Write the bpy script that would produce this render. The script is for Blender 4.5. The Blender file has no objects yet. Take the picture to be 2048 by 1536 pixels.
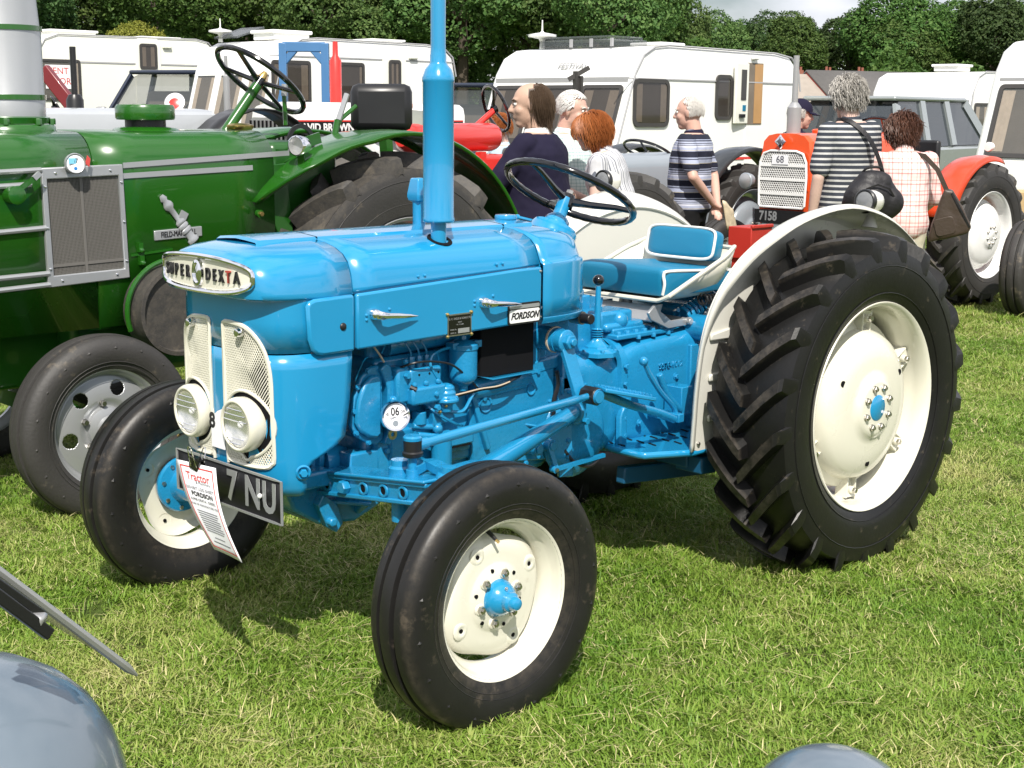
import bpy, bmesh, math, random
import numpy as np
from mathutils import Vector, Matrix, Quaternion, noise
R=math.radians; pi=math.pi; sin=math.sin; cos=math.cos
rnd=random.Random(7)
SC=bpy.context.scene; COL=SC.collection
# ---------------------------------------------------------------- camera, sky, sun, exposure
_c=bpy.data.cameras.new('camera'); CAM=bpy.data.objects.new('camera',_c); COL.objects.link(CAM)
_c.sensor_width=36; _c.lens=2853.99/2048*36; _c.clip_start=.05; _c.clip_end=900
_yaw,_pit,_rol=-.7646,.1894,.0081
_f=Vector((-sin(_yaw)*cos(_pit),cos(_yaw)*cos(_pit),-sin(_pit))); _r0=Vector((cos(_yaw),sin(_yaw),0)); _u0=_r0.cross(_f)
_r=_r0*cos(_rol)+_u0*sin(_rol); _u=_u0*cos(_rol)-_r0*sin(_rol)
CAM.matrix_world=Matrix((( _r.x,_u.x,-_f.x,-4.3187),(_r.y,_u.y,-_f.y,-3.4105),(_r.z,_u.z,-_f.z,1.5996),(0,0,0,1)))
SC.camera=CAM
SUN_DIR=Vector((.55,.68,-1)).normalized()          # the way the light travels
SUN_ELEV=math.asin(-SUN_DIR.z); SUN_AZ=math.atan2(-SUN_DIR.x,-SUN_DIR.y)
W=bpy.data.worlds.new('World'); SC.world=W; W.use_nodes=True
_n=W.node_tree; _n.nodes.clear(); _L=_n.links.new
def _N(t,**k):
    q=_n.nodes.new(t)
    for a,b in k.items(): setattr(q,a,b)
    return q
_sky=_N('ShaderNodeTexSky',sky_type='NISHITA',sun_disc=False,sun_elevation=SUN_ELEV,sun_rotation=SUN_AZ,altitude=50,air_density=1.0,dust_density=1.6)
_tc=_N('ShaderNodeTexCoord'); _map=_N('ShaderNodeMapping'); _map.inputs['Scale'].default_value=(1.0,1.0,2.6); _map.inputs['Location'].default_value=(.7,.2,.1)
_no=_N('ShaderNodeTexNoise'); _no.inputs['Scale'].default_value=2.1; _no.inputs['Detail'].default_value=7; _no.inputs['Roughness'].default_value=.56
_rmp=_N('ShaderNodeValToRGB'); _rmp.color_ramp.elements[0].position=.36; _rmp.color_ramp.elements[1].position=.54
_mix=_N('ShaderNodeMixRGB'); _mix.inputs[2].default_value=(12.2,12.4,13.4,1)
_bg=_N('ShaderNodeBackground'); _bg.inputs[1].default_value=.068; _out=_N('ShaderNodeOutputWorld')
_L(_tc.outputs['Generated'],_map.inputs[0]); _L(_map.outputs[0],_no.inputs['Vector']); _L(_no.outputs[0],_rmp.inputs[0])
_L(_rmp.outputs[0],_mix.inputs[0]); _L(_sky.outputs[0],_mix.inputs[1]); _L(_mix.outputs[0],_bg.inputs[0]); _L(_bg.outputs[0],_out.inputs[0])
_s=bpy.data.lights.new('sun','SUN'); _s.energy=5.0; _s.angle=R(.5); _s.color=(1,.95,.87)
SUN=bpy.data.objects.new('sun',_s); COL.objects.link(SUN); SUN.rotation_euler=SUN_DIR.to_track_quat('-Z','Y').to_euler(); SUN.location=(-20,-25,40)
SC.view_settings.view_transform='Standard'; SC.view_settings.look='None'; SC.view_settings.exposure=0.35; SC.view_settings.gamma=1
SC.view_settings.use_curve_mapping=False
SC.render.engine='CYCLES'; SC.cycles.use_denoising=True; SC.cycles.max_bounces=7; SC.cycles.transparent_max_bounces=8
SC.cycles.diffuse_bounces=3; SC.cycles.glossy_bounces=3; SC.cycles.sample_clamp_indirect=6

# ---------------------------------------------------------------- mesh helpers
V=Vector
def frame(n):
    n=V(n).normalized(); a=V((0,0,1)) if abs(n.z)<.9 else V((1,0,0))
    u=a.cross(n).normalized(); return u,n.cross(u),n
class MB:
    def __init__(s): s.v=[]; s.f=[]; s.mi=[]; s.cur=0
    def add(s,vs,fs):
        o=len(s.v); s.v+= [tuple(x) for x in vs]; s.f+=[tuple(i+o for i in q) for q in fs]; s.mi+=[s.cur]*len(fs); return s
    def grid(s,P,cu=False,cv=False,flip=False):
        nu,nv=len(P),len(P[0]); vs=[x for r in P for x in r]; fs=[]
        for i in range(nu if cu else nu-1):
            for j in range(nv if cv else nv-1):
                a,b,c,d=i*nv+j,((i+1)%nu)*nv+j,((i+1)%nu)*nv+(j+1)%nv,i*nv+(j+1)%nv
                fs.append((a,d,c,b) if flip else (a,b,c,d))
        return s.add(vs,fs)
    def box(s,c,d,M=None):
        x,y,z=(q/2 for q in d); vs=[V((a*x,b*y,e*z)) for a in(-1,1) for b in(-1,1) for e in(-1,1)]
        c=V(c); vs=[(M@q if M else q)+c for q in vs]
        return s.add(vs,[(0,1,3,2),(4,6,7,5),(0,4,5,1),(2,3,7,6),(0,2,6,4),(1,5,7,3)])
    def bar(s,a,b,w,h,up=(0,0,1)):
        a,b=V(a),V(b); n=(b-a).normalized(); u=V(up); r=n.cross(u)
        if r.length<1e-4: r=n.cross(V((1,0,0)))
        r.normalize(); u=r.cross(n)
        vs=[p+r*w/2*i+u*h/2*j for p in(a,b) for i,j in((-1,-1),(1,-1),(1,1),(-1,1))]
        return s.add(vs,[(3,2,1,0),(4,5,6,7),(0,1,5,4),(1,2,6,5),(2,3,7,6),(3,0,4,7)])
    def ribbon(s,pts,w,h,up=(0,0,1),closed=False):
        P=[V(p) for p in pts]; n=len(P); rows=[]
        for i,p in enumerate(P):
            t=((P[(i+1)%n]-P[i-1]) if closed else (P[min(i+1,n-1)]-P[max(i-1,0)])).normalized(); r=t.cross(V(up))
            if r.length<1e-4: r=t.cross(V((1,0,0)))
            r.normalize(); u=r.cross(t); rows.append([p+r*w/2*i2+u*h/2*j for i2,j in((-1,-1),(1,-1),(1,1),(-1,1))])
        s.grid(rows,cu=closed,cv=True,flip=True)
        if not closed: s.add(rows[0],[(0,1,2,3)]); s.add(rows[-1],[(3,2,1,0)])
        return s
    def tube(s,pts,r,n=8,closed=False,caps=True):
        P=[V(p) for p in pts]; m=len(P); rr=r if isinstance(r,(list,tuple)) else [r]*m; rows=[]; up=None
        for i,p in enumerate(P):
            t=((P[(i+1)%m]-P[i-1]) if closed else (P[min(i+1,m-1)]-P[max(i-1,0)])).normalized()
            if up is None: up=frame(t)[0]
            up=(up-t*up.dot(t)).normalized(); w=t.cross(up)
            rows.append([p+(up*cos(a)+w*sin(a))*rr[i] for a in (2*pi*k/n for k in range(n))])
        s.grid(rows,cu=closed,cv=True)
        if caps and not closed: s.add(rows[0],[tuple(range(n))]); s.add(rows[-1],[tuple(range(n))[::-1]])
        return s
    def cyl(s,a,b,r0,r1=None,n=16,caps=True):
        return s.lathe([(0,0),(r0,0),(r0 if r1 is None else r1,(V(b)-V(a)).length),(0,(V(b)-V(a)).length)] if caps else [(r0,0),(r0 if r1 is None else r1,(V(b)-V(a)).length)],a,V(b)-V(a),n)
    def lathe(s,prof,o,ax,n=24,a0=0,a1=2*pi,u=None):
        o=V(o); u0,v0,w=frame(ax)
        if u is not None: u0=V(u).normalized(); v0=w.cross(u0)
        full=abs(a1-a0)>6.28; P=[]
        for k in range(n if full else n+1):
            a=a0+(a1-a0)*k/n; d=u0*cos(a)+v0*sin(a); P.append([o+d*r+w*h for r,h in prof])
        return s.grid(P,cu=full)
    def hexa(s,c,ax,r,h,n=6): 
        ax=V(ax).normalized(); return s.lathe([(r,0),(r,h*.8),(r*.85,h),(0,h)],c,ax,n)
    def ext(s,poly,o,u,v,d):
        o,u,v=V(o),V(u),V(v); n=u.cross(v).normalized(); m=len(poly)
        A=[o+u*x+v*y for x,y in poly]; B=[q+n*d for q in A]
        return s.add(A+B,[tuple(range(m))[::-1],tuple(range(m,2*m))]+[(i,(i+1)%m,(i+1)%m+m,i+m) for i in range(m)])
    def ball(s,c,r,n=12,m=None):
        if not isinstance(r,(tuple,list)): r=(r,r,r)
        m=m or n; P=[]; c=V(c)
        for i in range(n):
            a=2*pi*i/n; P.append([c+V((r[0]*cos(a)*sin(b),r[1]*sin(a)*sin(b),-r[2]*cos(b))) for b in (pi*j/m for j in range(m+1))])
        return s.grid(P,cu=True)
    def xf(s,M,start=0): s.v=s.v[:start]+[tuple(M@V(q)) for q in s.v[start:]]; return s
    def mirror_y(s):
        n=len(s.v); s.v+=[(x,-y,z) for x,y,z in s.v]; s.f+=[tuple(i+n for i in q)[::-1] for q in s.f]; s.mi+=s.mi; return s
    def mesh(s,name,ang=38):
        me=bpy.data.meshes.new(name); me.from_pydata(s.v,[],s.f); bm=bmesh.new(); bm.from_mesh(me)
        bmesh.ops.remove_doubles(bm,verts=bm.verts,dist=1e-5); bmesh.ops.dissolve_degenerate(bm,dist=1e-6,edges=bm.edges)
        if s.fix: bmesh.ops.recalc_face_normals(bm,faces=bm.faces)
        bm.to_mesh(me); bm.free()
        if ang: me.polygons.foreach_set('use_smooth',[True]*len(me.polygons)); me.set_sharp_from_angle(angle=R(ang))
        me.update(); return me
    fix=True
    def build(s,name,mat,parent=None,ang=38,bev=0,sub=0,solid=0,loc=None):
        mats=mat if isinstance(mat,(list,tuple)) else [mat]
        if len(mats)>1:
            s.fix0=s.fix; me=bpy.data.meshes.new(name); me.from_pydata(s.v,[],s.f); me.polygons.foreach_set('material_index',s.mi)
            bm=bmesh.new(); bm.from_mesh(me); bmesh.ops.remove_doubles(bm,verts=bm.verts,dist=1e-5); bmesh.ops.recalc_face_normals(bm,faces=bm.faces); bm.to_mesh(me); bm.free()
            if ang: me.polygons.foreach_set('use_smooth',[True]*len(me.polygons)); me.set_sharp_from_angle(angle=R(ang))
        else: me=s.mesh(name,ang)
        for m in mats: me.materials.append(m)
        return link(name,me,parent,bev,sub,solid,loc)
def link(name,me,parent=None,bev=0,sub=0,solid=0,loc=None):
    o=bpy.data.objects.new(name,me); COL.objects.link(o)
    if parent is not None: o.parent=parent
    if loc: o.location=loc
    if solid: m=o.modifiers.new('solid','SOLIDIFY'); m.thickness=solid; m.offset=-1
    if sub: m=o.modifiers.new('sub','SUBSURF'); m.levels=m.render_levels=sub
    if bev: m=o.modifiers.new('bevel','BEVEL'); m.width=bev; m.segments=2; m.limit_method='ANGLE'; m.angle_limit=R(40)
    return o
def thing(name,label,cat,loc=(0,0,0),rz=0,group=None):
    o=bpy.data.objects.new(name,None); COL.objects.link(o); o.location=loc; o.rotation_euler=(0,0,rz); o.empty_display_size=.2
    return tag(o,label,cat,group)
def tag(o,label=None,cat=None,group=None,kind=None):
    for k,v in(('label',label),('category',cat),('group',group),('kind',kind)):
        if v: o[k]=v
    return o
def copy_tree(o,parent=None,loc=None):
    c=o.copy(); COL.objects.link(c)
    if parent is not None: c.parent=parent
    if loc is not None: c.location=loc
    for ch in list(o.children): copy_tree(ch,c)
    return c
def text_mesh(s,size,depth=.002,shear=0,bold=0,space=1.0):
    cu=bpy.data.curves.new('t','FONT'); cu.body=s; cu.size=size; cu.extrude=depth; cu.shear=shear; cu.offset=bold; cu.align_x='CENTER'; cu.align_y='CENTER'; cu.space_character=space; cu.resolution_u=3
    o=bpy.data.objects.new('t',cu); me=bpy.data.meshes.new_from_object(o); bpy.data.objects.remove(o); bpy.data.curves.remove(cu); return me
def text(name,s,size,mat,parent,o,u,v,depth=.001,sx=1.0,fn=None,**k):
    """flat lettering: origin o (text centre), u reading direction, v up; or fn(x,y,z) -> point"""
    me=text_mesh(s,size,depth,**k)
    if fn is None:
        o,u,v=V(o),V(u).normalized(),V(v).normalized(); n=u.cross(v); fn=lambda x,y,z:o+u*x+v*y+n*z
    for q in me.vertices: q.co=fn(q.co.x*sx,q.co.y,q.co.z)
    me.materials.append(mat); me.name=name; return link(name,me,parent)
def lerp(a,b,t): return a+(b-a)*t
def arc(c,u,v,r,a0,a1,n): c,u,v=V(c),V(u),V(v); return [c+u*(r*cos(lerp(a0,a1,i/n)))+v*(r*sin(lerp(a0,a1,i/n))) for i in range(n+1)]
def rrect(w,h,r,n=4):
    out=[]
    for cx,cy,a in((w/2-r,h/2-r,0),(-w/2+r,h/2-r,90),(-w/2+r,-h/2+r,180),(w/2-r,-h/2+r,270)):
        out+=[(cx+r*cos(R(a+90*i/n)),cy+r*sin(R(a+90*i/n))) for i in range(n+1)]
    return out
def smooth_path(pts,n=6):
    P=[V(p) for p in pts]; out=[]
    for i in range(len(P)-1):
        a,b,c,d=P[max(i-1,0)],P[i],P[i+1],P[min(i+2,len(P)-1)]
        for k in range(n):
            t=k/n; out.append(.5*((2*b)+(c-a)*t+(2*a-5*b+4*c-d)*t*t+(3*b-a-3*c+d)*t**3))
    out.append(P[-1]); return out
# ---------------------------------------------------------------- materials
def mat(name,col,rough=.5,metal=0,coat=0,var=.08,vs=6,bump=0,bs=60,rv=.06,dirt=None,spec=None,trans=0,sheen=0,emit=None):
    m=bpy.data.materials.new(name); m.use_nodes=True; t=m.node_tree; b=t.nodes['Principled BSDF']
    def N(k,**a):
        q=t.nodes.new(k)
        for x,y in a.items(): q.inputs[x].default_value=y
        return q
    L=t.links.new; tc=t.nodes.new('ShaderNodeTexCoord')
    b.inputs['Roughness'].default_value=rough; b.inputs['Metallic'].default_value=metal
    b.inputs['Coat Weight'].default_value=coat; b.inputs['Coat Roughness'].default_value=.04
    if spec is not None: b.inputs['Specular IOR Level'].default_value=spec
    if trans: b.inputs['Transmission Weight'].default_value=trans
    if sheen: b.inputs['Sheen Weight'].default_value=sheen
    c=(*col,1); b.inputs['Base Color'].default_value=c
    if var or dirt:
        no=N('ShaderNodeTexNoise',Scale=vs,Detail=5,Roughness=.6); L(tc.outputs['Object'],no.inputs['Vector'])
        mx=t.nodes.new('ShaderNodeMixRGB'); mx.inputs[1].default_value=(*[x*(1-var) for x in col],1); mx.inputs[2].default_value=(*[min(1,x*(1+var)) for x in col],1)
        L(no.outputs[0],mx.inputs[0]); last=mx.outputs[0]
        if dirt:
            dc,amt,ds=dirt; n2=N('ShaderNodeTexNoise',Scale=ds,Detail=8,Roughness=.7); L(tc.outputs['Object'],n2.inputs['Vector'])
            rp=t.nodes.new('ShaderNodeValToRGB'); rp.color_ramp.elements[0].position=.62-.25*amt; rp.color_ramp.elements[1].position=.80-.2*amt; L(n2.outputs[0],rp.inputs[0])
            m2=t.nodes.new('ShaderNodeMixRGB'); L(rp.outputs[0],m2.inputs[0]); L(last,m2.inputs[1]); m2.inputs[2].default_value=(*dc,1); last=m2.outputs[0]
        L(last,b.inputs['Base Color'])
        if rv:
            mr=t.nodes.new('ShaderNodeMapRange'); mr.inputs[3].default_value=max(0,rough-rv); mr.inputs[4].default_value=rough+rv; L(no.outputs[0],mr.inputs[0]); L(mr.outputs[0],b.inputs['Roughness'])
    if bump:
        nb=N('ShaderNodeTexNoise',Scale=bs,Detail=4); L(tc.outputs['Object'],nb.inputs['Vector']); bp=N('ShaderNodeBump',Strength=bump,Distance=.01); L(nb.outputs[0],bp.inputs['Height']); L(bp.outputs[0],b.inputs['Normal'])
    if emit: b.inputs['Emission Color'].default_value=c; b.inputs['Emission Strength'].default_value=emit
    return m
M={}
M['blue']=mat('blue_paint',(.012,.235,.46),.20,coat=.8,var=.05,vs=3,rv=.03)
M['bluecast']=mat('blue_cast_paint',(.011,.215,.43),.27,coat=.5,var=.14,vs=14,bump=.12,bs=120,dirt=((.006,.08,.17),.05,9))
M['blued']=mat('hub_blue_paint',(.010,.17,.50),.3,coat=.4)
M['cream']=mat('cream_paint',(.66,.64,.54),.28,coat=.4,var=.03,vs=4,dirt=((.47,.43,.33),-.05,13))
M['fcream']=mat('fender_paint',(.63,.62,.56),.28,coat=.45,var=.03,vs=4,dirt=((.48,.45,.37),-.05,9))
M['tyre']=mat('tyre_rubber',(.009,.0088,.0085),.36,var=.25,vs=9,bump=.05,bs=70,rv=.12,spec=.32,dirt=((.11,.09,.065),.06,20))
M['ftyre']=mat('front_tyre_rubber',(.013,.0125,.012),.40,var=.3,vs=9,bump=.05,bs=80,rv=.1,spec=.32,dirt=((.10,.08,.06),.16,14))
M['gtyre']=mat('grey_tyre_rubber',(.035,.033,.031),.60,var=.2,vs=9,bump=.15,bs=90,dirt=((.17,.14,.10),.15,9))
M['black']=mat('black_plastic',(.012,.012,.013),.35,var=.1)
M['blackg']=mat('black_gloss',(.006,.006,.007),.12,coat=.5,var=0)
M['dark']=mat('dark_cavity',(.005,.005,.006),.8,var=.1,spec=.15)
M['chrome']=mat('chrome',(.82,.82,.84),.08,metal=1,var=0)
M['reflector']=mat('lamp_reflector',(.80,.79,.73),.24,metal=1,var=0)
M['bluesh']=mat('shaded_blue_paint',(.006,.075,.16),.5,var=.2)  # drawbar blue, with the shade under the footplate put into the colour
M['lamplens']=mat('grey_lamp_glass',(.16,.165,.17),.14,coat=.6,var=.05)
M['guard']=mat('orange_red_paint',(.60,.058,.016),.3,coat=.5,var=.05)
M['steel']=mat('steel',(.50,.48,.44),.32,metal=1,var=.1)
M['alu']=mat('aluminium_paint',(.42,.42,.42),.34,metal=.55,var=.06)
M['brass']=mat('brass',(.65,.45,.16),.3,metal=1)
M['vinyl']=mat('turquoise_vinyl',(.007,.165,.30),.38,var=.05,vs=5,bump=.05,bs=300)
M['piping']=mat('white_piping',(.74,.73,.68),.45,var=.03)
M['white']=mat('white_paint',(.80,.80,.78),.35,coat=.3,var=.02)
M['paper']=mat('white_paper',(.78,.78,.80),.7,var=.02)
M['ink']=mat('black_ink',(.01,.01,.012),.6,var=0)
M['ink2']=mat('grey_ink',(.10,.10,.12),.6,var=0)
M['badgered']=mat('badge_red',(.36,.05,.04),.5,var=0)
M['redink']=mat('red_ink',(.55,.06,.05),.6,var=0)
M['red']=mat('red_paint',(.62,.030,.022),.3,coat=.5,var=.05)
M['orange']=mat('orange_paint',(.72,.085,.018),.3,coat=.5,var=.05)
M['green']=mat('green_paint',(.013,.092,.006),.26,coat=.6,var=.06,vs=3)
M['greend']=mat('green_dark_paint',(.012,.078,.008),.3,coat=.5,var=.06,vs=3)
M['silver']=mat('silver_paint',(.40,.41,.42),.36,metal=.5,coat=.2,var=.04)
M['grey']=mat('grey_tractor_paint',(.24,.27,.30),.3,coat=.5,var=.05)
M['wire']=mat('bare_wire',(.55,.45,.33),.5,var=.1)
def glass(name,col=(1,1,1),rough=.02,alpha=.25,tint=(.03,.035,.04)):
    m=bpy.data.materials.new(name); m.use_nodes=True; t=m.node_tree; b=t.nodes['Principled BSDF']
    b.inputs['Base Color'].default_value=(*tint,1); b.inputs['Roughness'].default_value=rough; b.inputs['Alpha'].default_value=alpha; b.inputs['Specular IOR Level'].default_value=.8
    return m
M['lens']=glass('lamp_lens',rough=.03,alpha=.10,tint=(.9,.92,.9))
M['tint']=glass('tinted_window',rough=.03,alpha=.62,tint=(.025,.022,.02))
M['tint2']=glass('car_window',rough=.03,alpha=.86,tint=(.045,.055,.065))
M['clear']=glass('clear_window',rough=.03,alpha=.38,tint=(.10,.115,.12))

def dust(m,kind,a,b,col,amt):
    """dry dust kept where a tyre is rubbed: a band across the width, or beyond a radius"""
    t=m.node_tree; L=t.links.new; bs=t.nodes['Principled BSDF']; src=bs.inputs['Base Color'].links[0].from_socket; tc=t.nodes.new('ShaderNodeTexCoord'); sx=t.nodes.new('ShaderNodeSeparateXYZ'); L(tc.outputs['Object'],sx.inputs[0])
    def mth(op,*i):
        q=t.nodes.new('ShaderNodeMath'); q.operation=op
        for k,v in enumerate(i):
            if isinstance(v,(int,float)): q.inputs[k].default_value=v
            else: L(v,q.inputs[k])
        return q.outputs[0]
    if kind=='band': d=mth('ABSOLUTE',mth('SUBTRACT',mth('ABSOLUTE',sx.outputs[1]),a)); f=mth('SUBTRACT',1,mth('MINIMUM',1,mth('DIVIDE',d,b)))
    else: rr=mth('SQRT',mth('ADD',mth('MULTIPLY',sx.outputs[0],sx.outputs[0]),mth('MULTIPLY',sx.outputs[2],sx.outputs[2]))); f=mth('MINIMUM',1,mth('MAXIMUM',0,mth('DIVIDE',mth('SUBTRACT',rr,a),b)))
    n=t.nodes.new('ShaderNodeTexNoise'); n.inputs['Scale'].default_value=26; n.inputs['Detail'].default_value=9; n.inputs['Roughness'].default_value=.75; L(tc.outputs['Object'],n.inputs['Vector']); rp=t.nodes.new('ShaderNodeValToRGB'); rp.color_ramp.elements[0].position=.38; rp.color_ramp.elements[1].position=.72; L(n.outputs[0],rp.inputs[0])
    k=mth('MULTIPLY',mth('MULTIPLY',f,rp.outputs[0]),amt); mx=t.nodes.new('ShaderNodeMixRGB'); L(k,mx.inputs[0]); L(src,mx.inputs[1]); mx.inputs[2].default_value=(*col,1); L(mx.outputs[0],bs.inputs['Base Color'])
dust(M['ftyre'],'band',.068,.014,(.115,.095,.070),.42); dust(M['tyre'],'radius',.596,.012,(.085,.072,.058),.8); dust(M['gtyre'],'radius',.59,.02,(.11,.095,.075),.6)

# ---------------------------------------------------------------- wheels (local: axis outwards = -Y, centre at origin)
AX=(0,-1,0)
def sub(name,parent,loc=(0,0,0),rz=0):
    o=bpy.data.objects.new(name,None); COL.objects.link(o); o.parent=parent; o.location=loc; o.rotation_euler=(0,0,rz); o.empty_display_size=.1; return o
def pol(a,r,h): return V((cos(a)*r,-h,sin(a)*r))
def front_tyre(R0,hw,rb,marks=18,n=88):
    k=R0/.359; q=hw/.085
    half=[(rb,.060*q),(rb+.016,.070*q),(.27*k,.083*q),(.30*k,.0865*q),(.320*k,.084*q),(.334*k,.077*q),(.3455*k,.068*q),(.351*k,.060*q),(.3535*k,.052*q),(.3545*k,.034*q),(.342*k,.031*q),(.342*k,.0215*q),(.3575*k,.0185*q),(.359*k,.012*q)]
    m=MB(); m.lathe([(r,-h) for r,h in half]+[(r,h) for r,h in half[::-1]],(0,0,0),AX,n,u=(1,0,0))
    for sd in(1,-1):
        for i in range(marks):
            a=2*pi*i/marks+.1*sd; r0=.314*k
            P=[pol(a-.028,r0,sd*.083*q),pol(a+.005,r0+.012,sd*.080*q),pol(a+.05,r0+.002,sd*.083*q),pol(a+.005,r0-.010,sd*.084*q)]; t=pol(a+.002,r0+.001,sd*.0885*q)
            m.add(P+[t],[(0,1,4),(1,2,4),(2,3,4),(3,0,4)])
    for r1 in(.262,.247): m.tube([pol(2*pi*i/48,r1*k,.0805*q if r1>.25 else .076*q) for i in range(48)],.0015,5,closed=True)
    return m
def rear_tyre(R0,hw,rb,nl,dirn=1,lug=.050,sweep=.26,wt=.040,n=84):
    s=hw/.155; k=R0/.6157; m=MB(); Rc=R0-lug
    half=[(rb,.124*s),(rb+.022,.142*s),(.43*k,.153*s),(.48*k,.156*s),(.52*k,.153*s),(.548*k,.146*s),(Rc-.014,.130*s),(Rc-.007,.10*s),(Rc-.002,.05*s),(Rc,0)]
    m.lathe([(r,-h) for r,h in half]+[(r,h) for r,h in half[-2::-1]],(0,0,0),AX,n,u=(1,0,0))
    for rr in(.405,.50): m.tube([pol(2*pi*i/56,rr*k,(.1485 if rr<.45 else .1555)*s) for i in range(56)],.002,5,closed=True)
    for sd in(1,-1):
        for i in range(nl):
            a0=2*pi*i/nl+(pi/nl if sd>0 else 0); rows=[]
            for t,h,top,base,w in((-.04,-.010,R0-.001,Rc-.004,.9),(.10,.012,R0,Rc-.004,1),(.36,.05,R0-.001,Rc-.008,1),(.66,.092,R0-.006,Rc-.014,1.05),(.96,.136,R0-.016,Rc-.02,1.1),(1.02,.147,R0-.026,Rc-.03,1.1),(1.08,.153,R0-.055,Rc-.05,.75),(1.12,.154,R0-.098,R0-.102,.25)):
                a=a0-dirn*sweep*t; ww=wt*w/R0; rows.append([pol(a-ww*.78,base,sd*h*s),pol(a-ww*.5,top,sd*h*s),pol(a+ww*.5,top,sd*h*s),pol(a+ww*.78,base,sd*h*s)])
            m.grid(rows); m.add(rows[0],[(0,1,2,3)])
    return m
def ring_holes(par,rad,h,n,r,a0=0,d=.002):
    for i in range(n): m=MB(); m.cyl(pol(a0+2*pi*i/n,rad,h-.004),pol(a0+2*pi*i/n,rad,h+d),r,n=12); m.build('bolt_hole',M['dark'],par)
def front_wheel(parent,loc,rz=0,tyre='ftyre',rimmat='cream',R0=.3588,hw=.085,rf=.222,style='lobed',inner=False):
    w=sub('front_wheel',parent,loc,rz); k=rf/.222
    rim=MB(); pr=[(.214,.058),(.2215,.061),(.222,.063),(.219,.0645),(.213,.061),(.206,.052),(.202,.036),(.197,.030),(.186,.018),(.181,.004),(.181,-.012),(.196,-.03),(.204,-.05),(.214,-.061),(.222,-.063),(.2215,-.060),(.214,-.058)]
    rim.lathe([(r*k,h) for r,h in pr],(0,0,0),AX,72); rim.build('rim',M[rimmat],w)
    front_tyre(R0,hw,rf-.010).build('tyre',M[tyre],w,ang=30)
    if style=='lobed':
        d=MB(); rings=[(.1745,-.004,.10),(.171,.004,.10),(.160,.016,.06),(.148,.0215,.03),(.120,.025,0),(.098,.024,0),(.090,.026,0),(.082,.0325,0),(.046,.034,0)]
        P=[]; n=72
        for i in range(n):
            a=2*pi*i/n; P.append([pol(a,r*(1+mo*(.35-abs(sin(2*(a-R(28))))**3.0)),h) for r,h,mo in rings])
        d.grid(P,cu=True)
        for i in range(4):
            c=pol(R(28)+pi/2*i,.138,.022); d.lathe([(.026,0),(.020,.0035),(.012,.004),(.007,.001)],c,AX,16)
        for i in range(6): d.lathe([(.017,0),(.014,.004),(0,.0045)],pol(R(15)+pi/3*i,.068,.0325),AX,12)
        d.build('disc',M[rimmat],w)
        ring_holes(w,.138,.0225,4,.006,R(28)); ring_holes(w,.080,.0325,6,.0055,R(45))
        hb=MB(); hb.lathe([(.052,.026),(.0515,.037),(.047,.050),(.038,.064),(.029,.071),(.0265,.073),(.026,.086),(.020,.092),(.0195,.099),(.015,.108),(.006,.112),(0,.112)],(0,0,0),AX,28); hb.build('hub_cap',M['blue'],w)
        g=MB(); g.ball(pol(R(100),.036,.071),.005,8); g.build('grease_nipple',M['chrome'],w)
        for i in range(6):
            q=MB(); c=pol(R(15)+pi/3*i,.068,.034); q.hexa(c,AX,.0115,.013); q.cyl(c+V((0,-.013,0)),c+V((0,-.018,0)),.005,n=8); q.build('wheel_nut',M['steel'],w)
        v=MB(); v.tube([pol(R(97),.186,.012),pol(R(97),.176,.03),pol(R(96),.165,.042)],[.007,.006,.005],8); v.build('valve',M['black'],w)
        vc=MB(); vc.cyl(pol(R(96),.165,.042),pol(R(95),.158,.050),.004,n=8); vc.build('valve_cap',M['brass'],w)
    ih=MB(); ih.lathe([(.0,.02),(.095,.016),(.097,.004),(.092,-.004),(.060,-.010),(.052,-.030),(.048,-.085),(.036,-.10),(.03,-.14)],(0,0,0),AX,32); ih.build('hub',M['bluecast' if rimmat=='cream' else 'silver'],w)
    if inner:
        for i in range(8):
            q=MB(); q.hexa(pol(2*pi*i/8+.2,.080,-.002),(0,1,0),.008,.010); q.build('hub_bolt',M['steel'],w)
    return w
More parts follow.
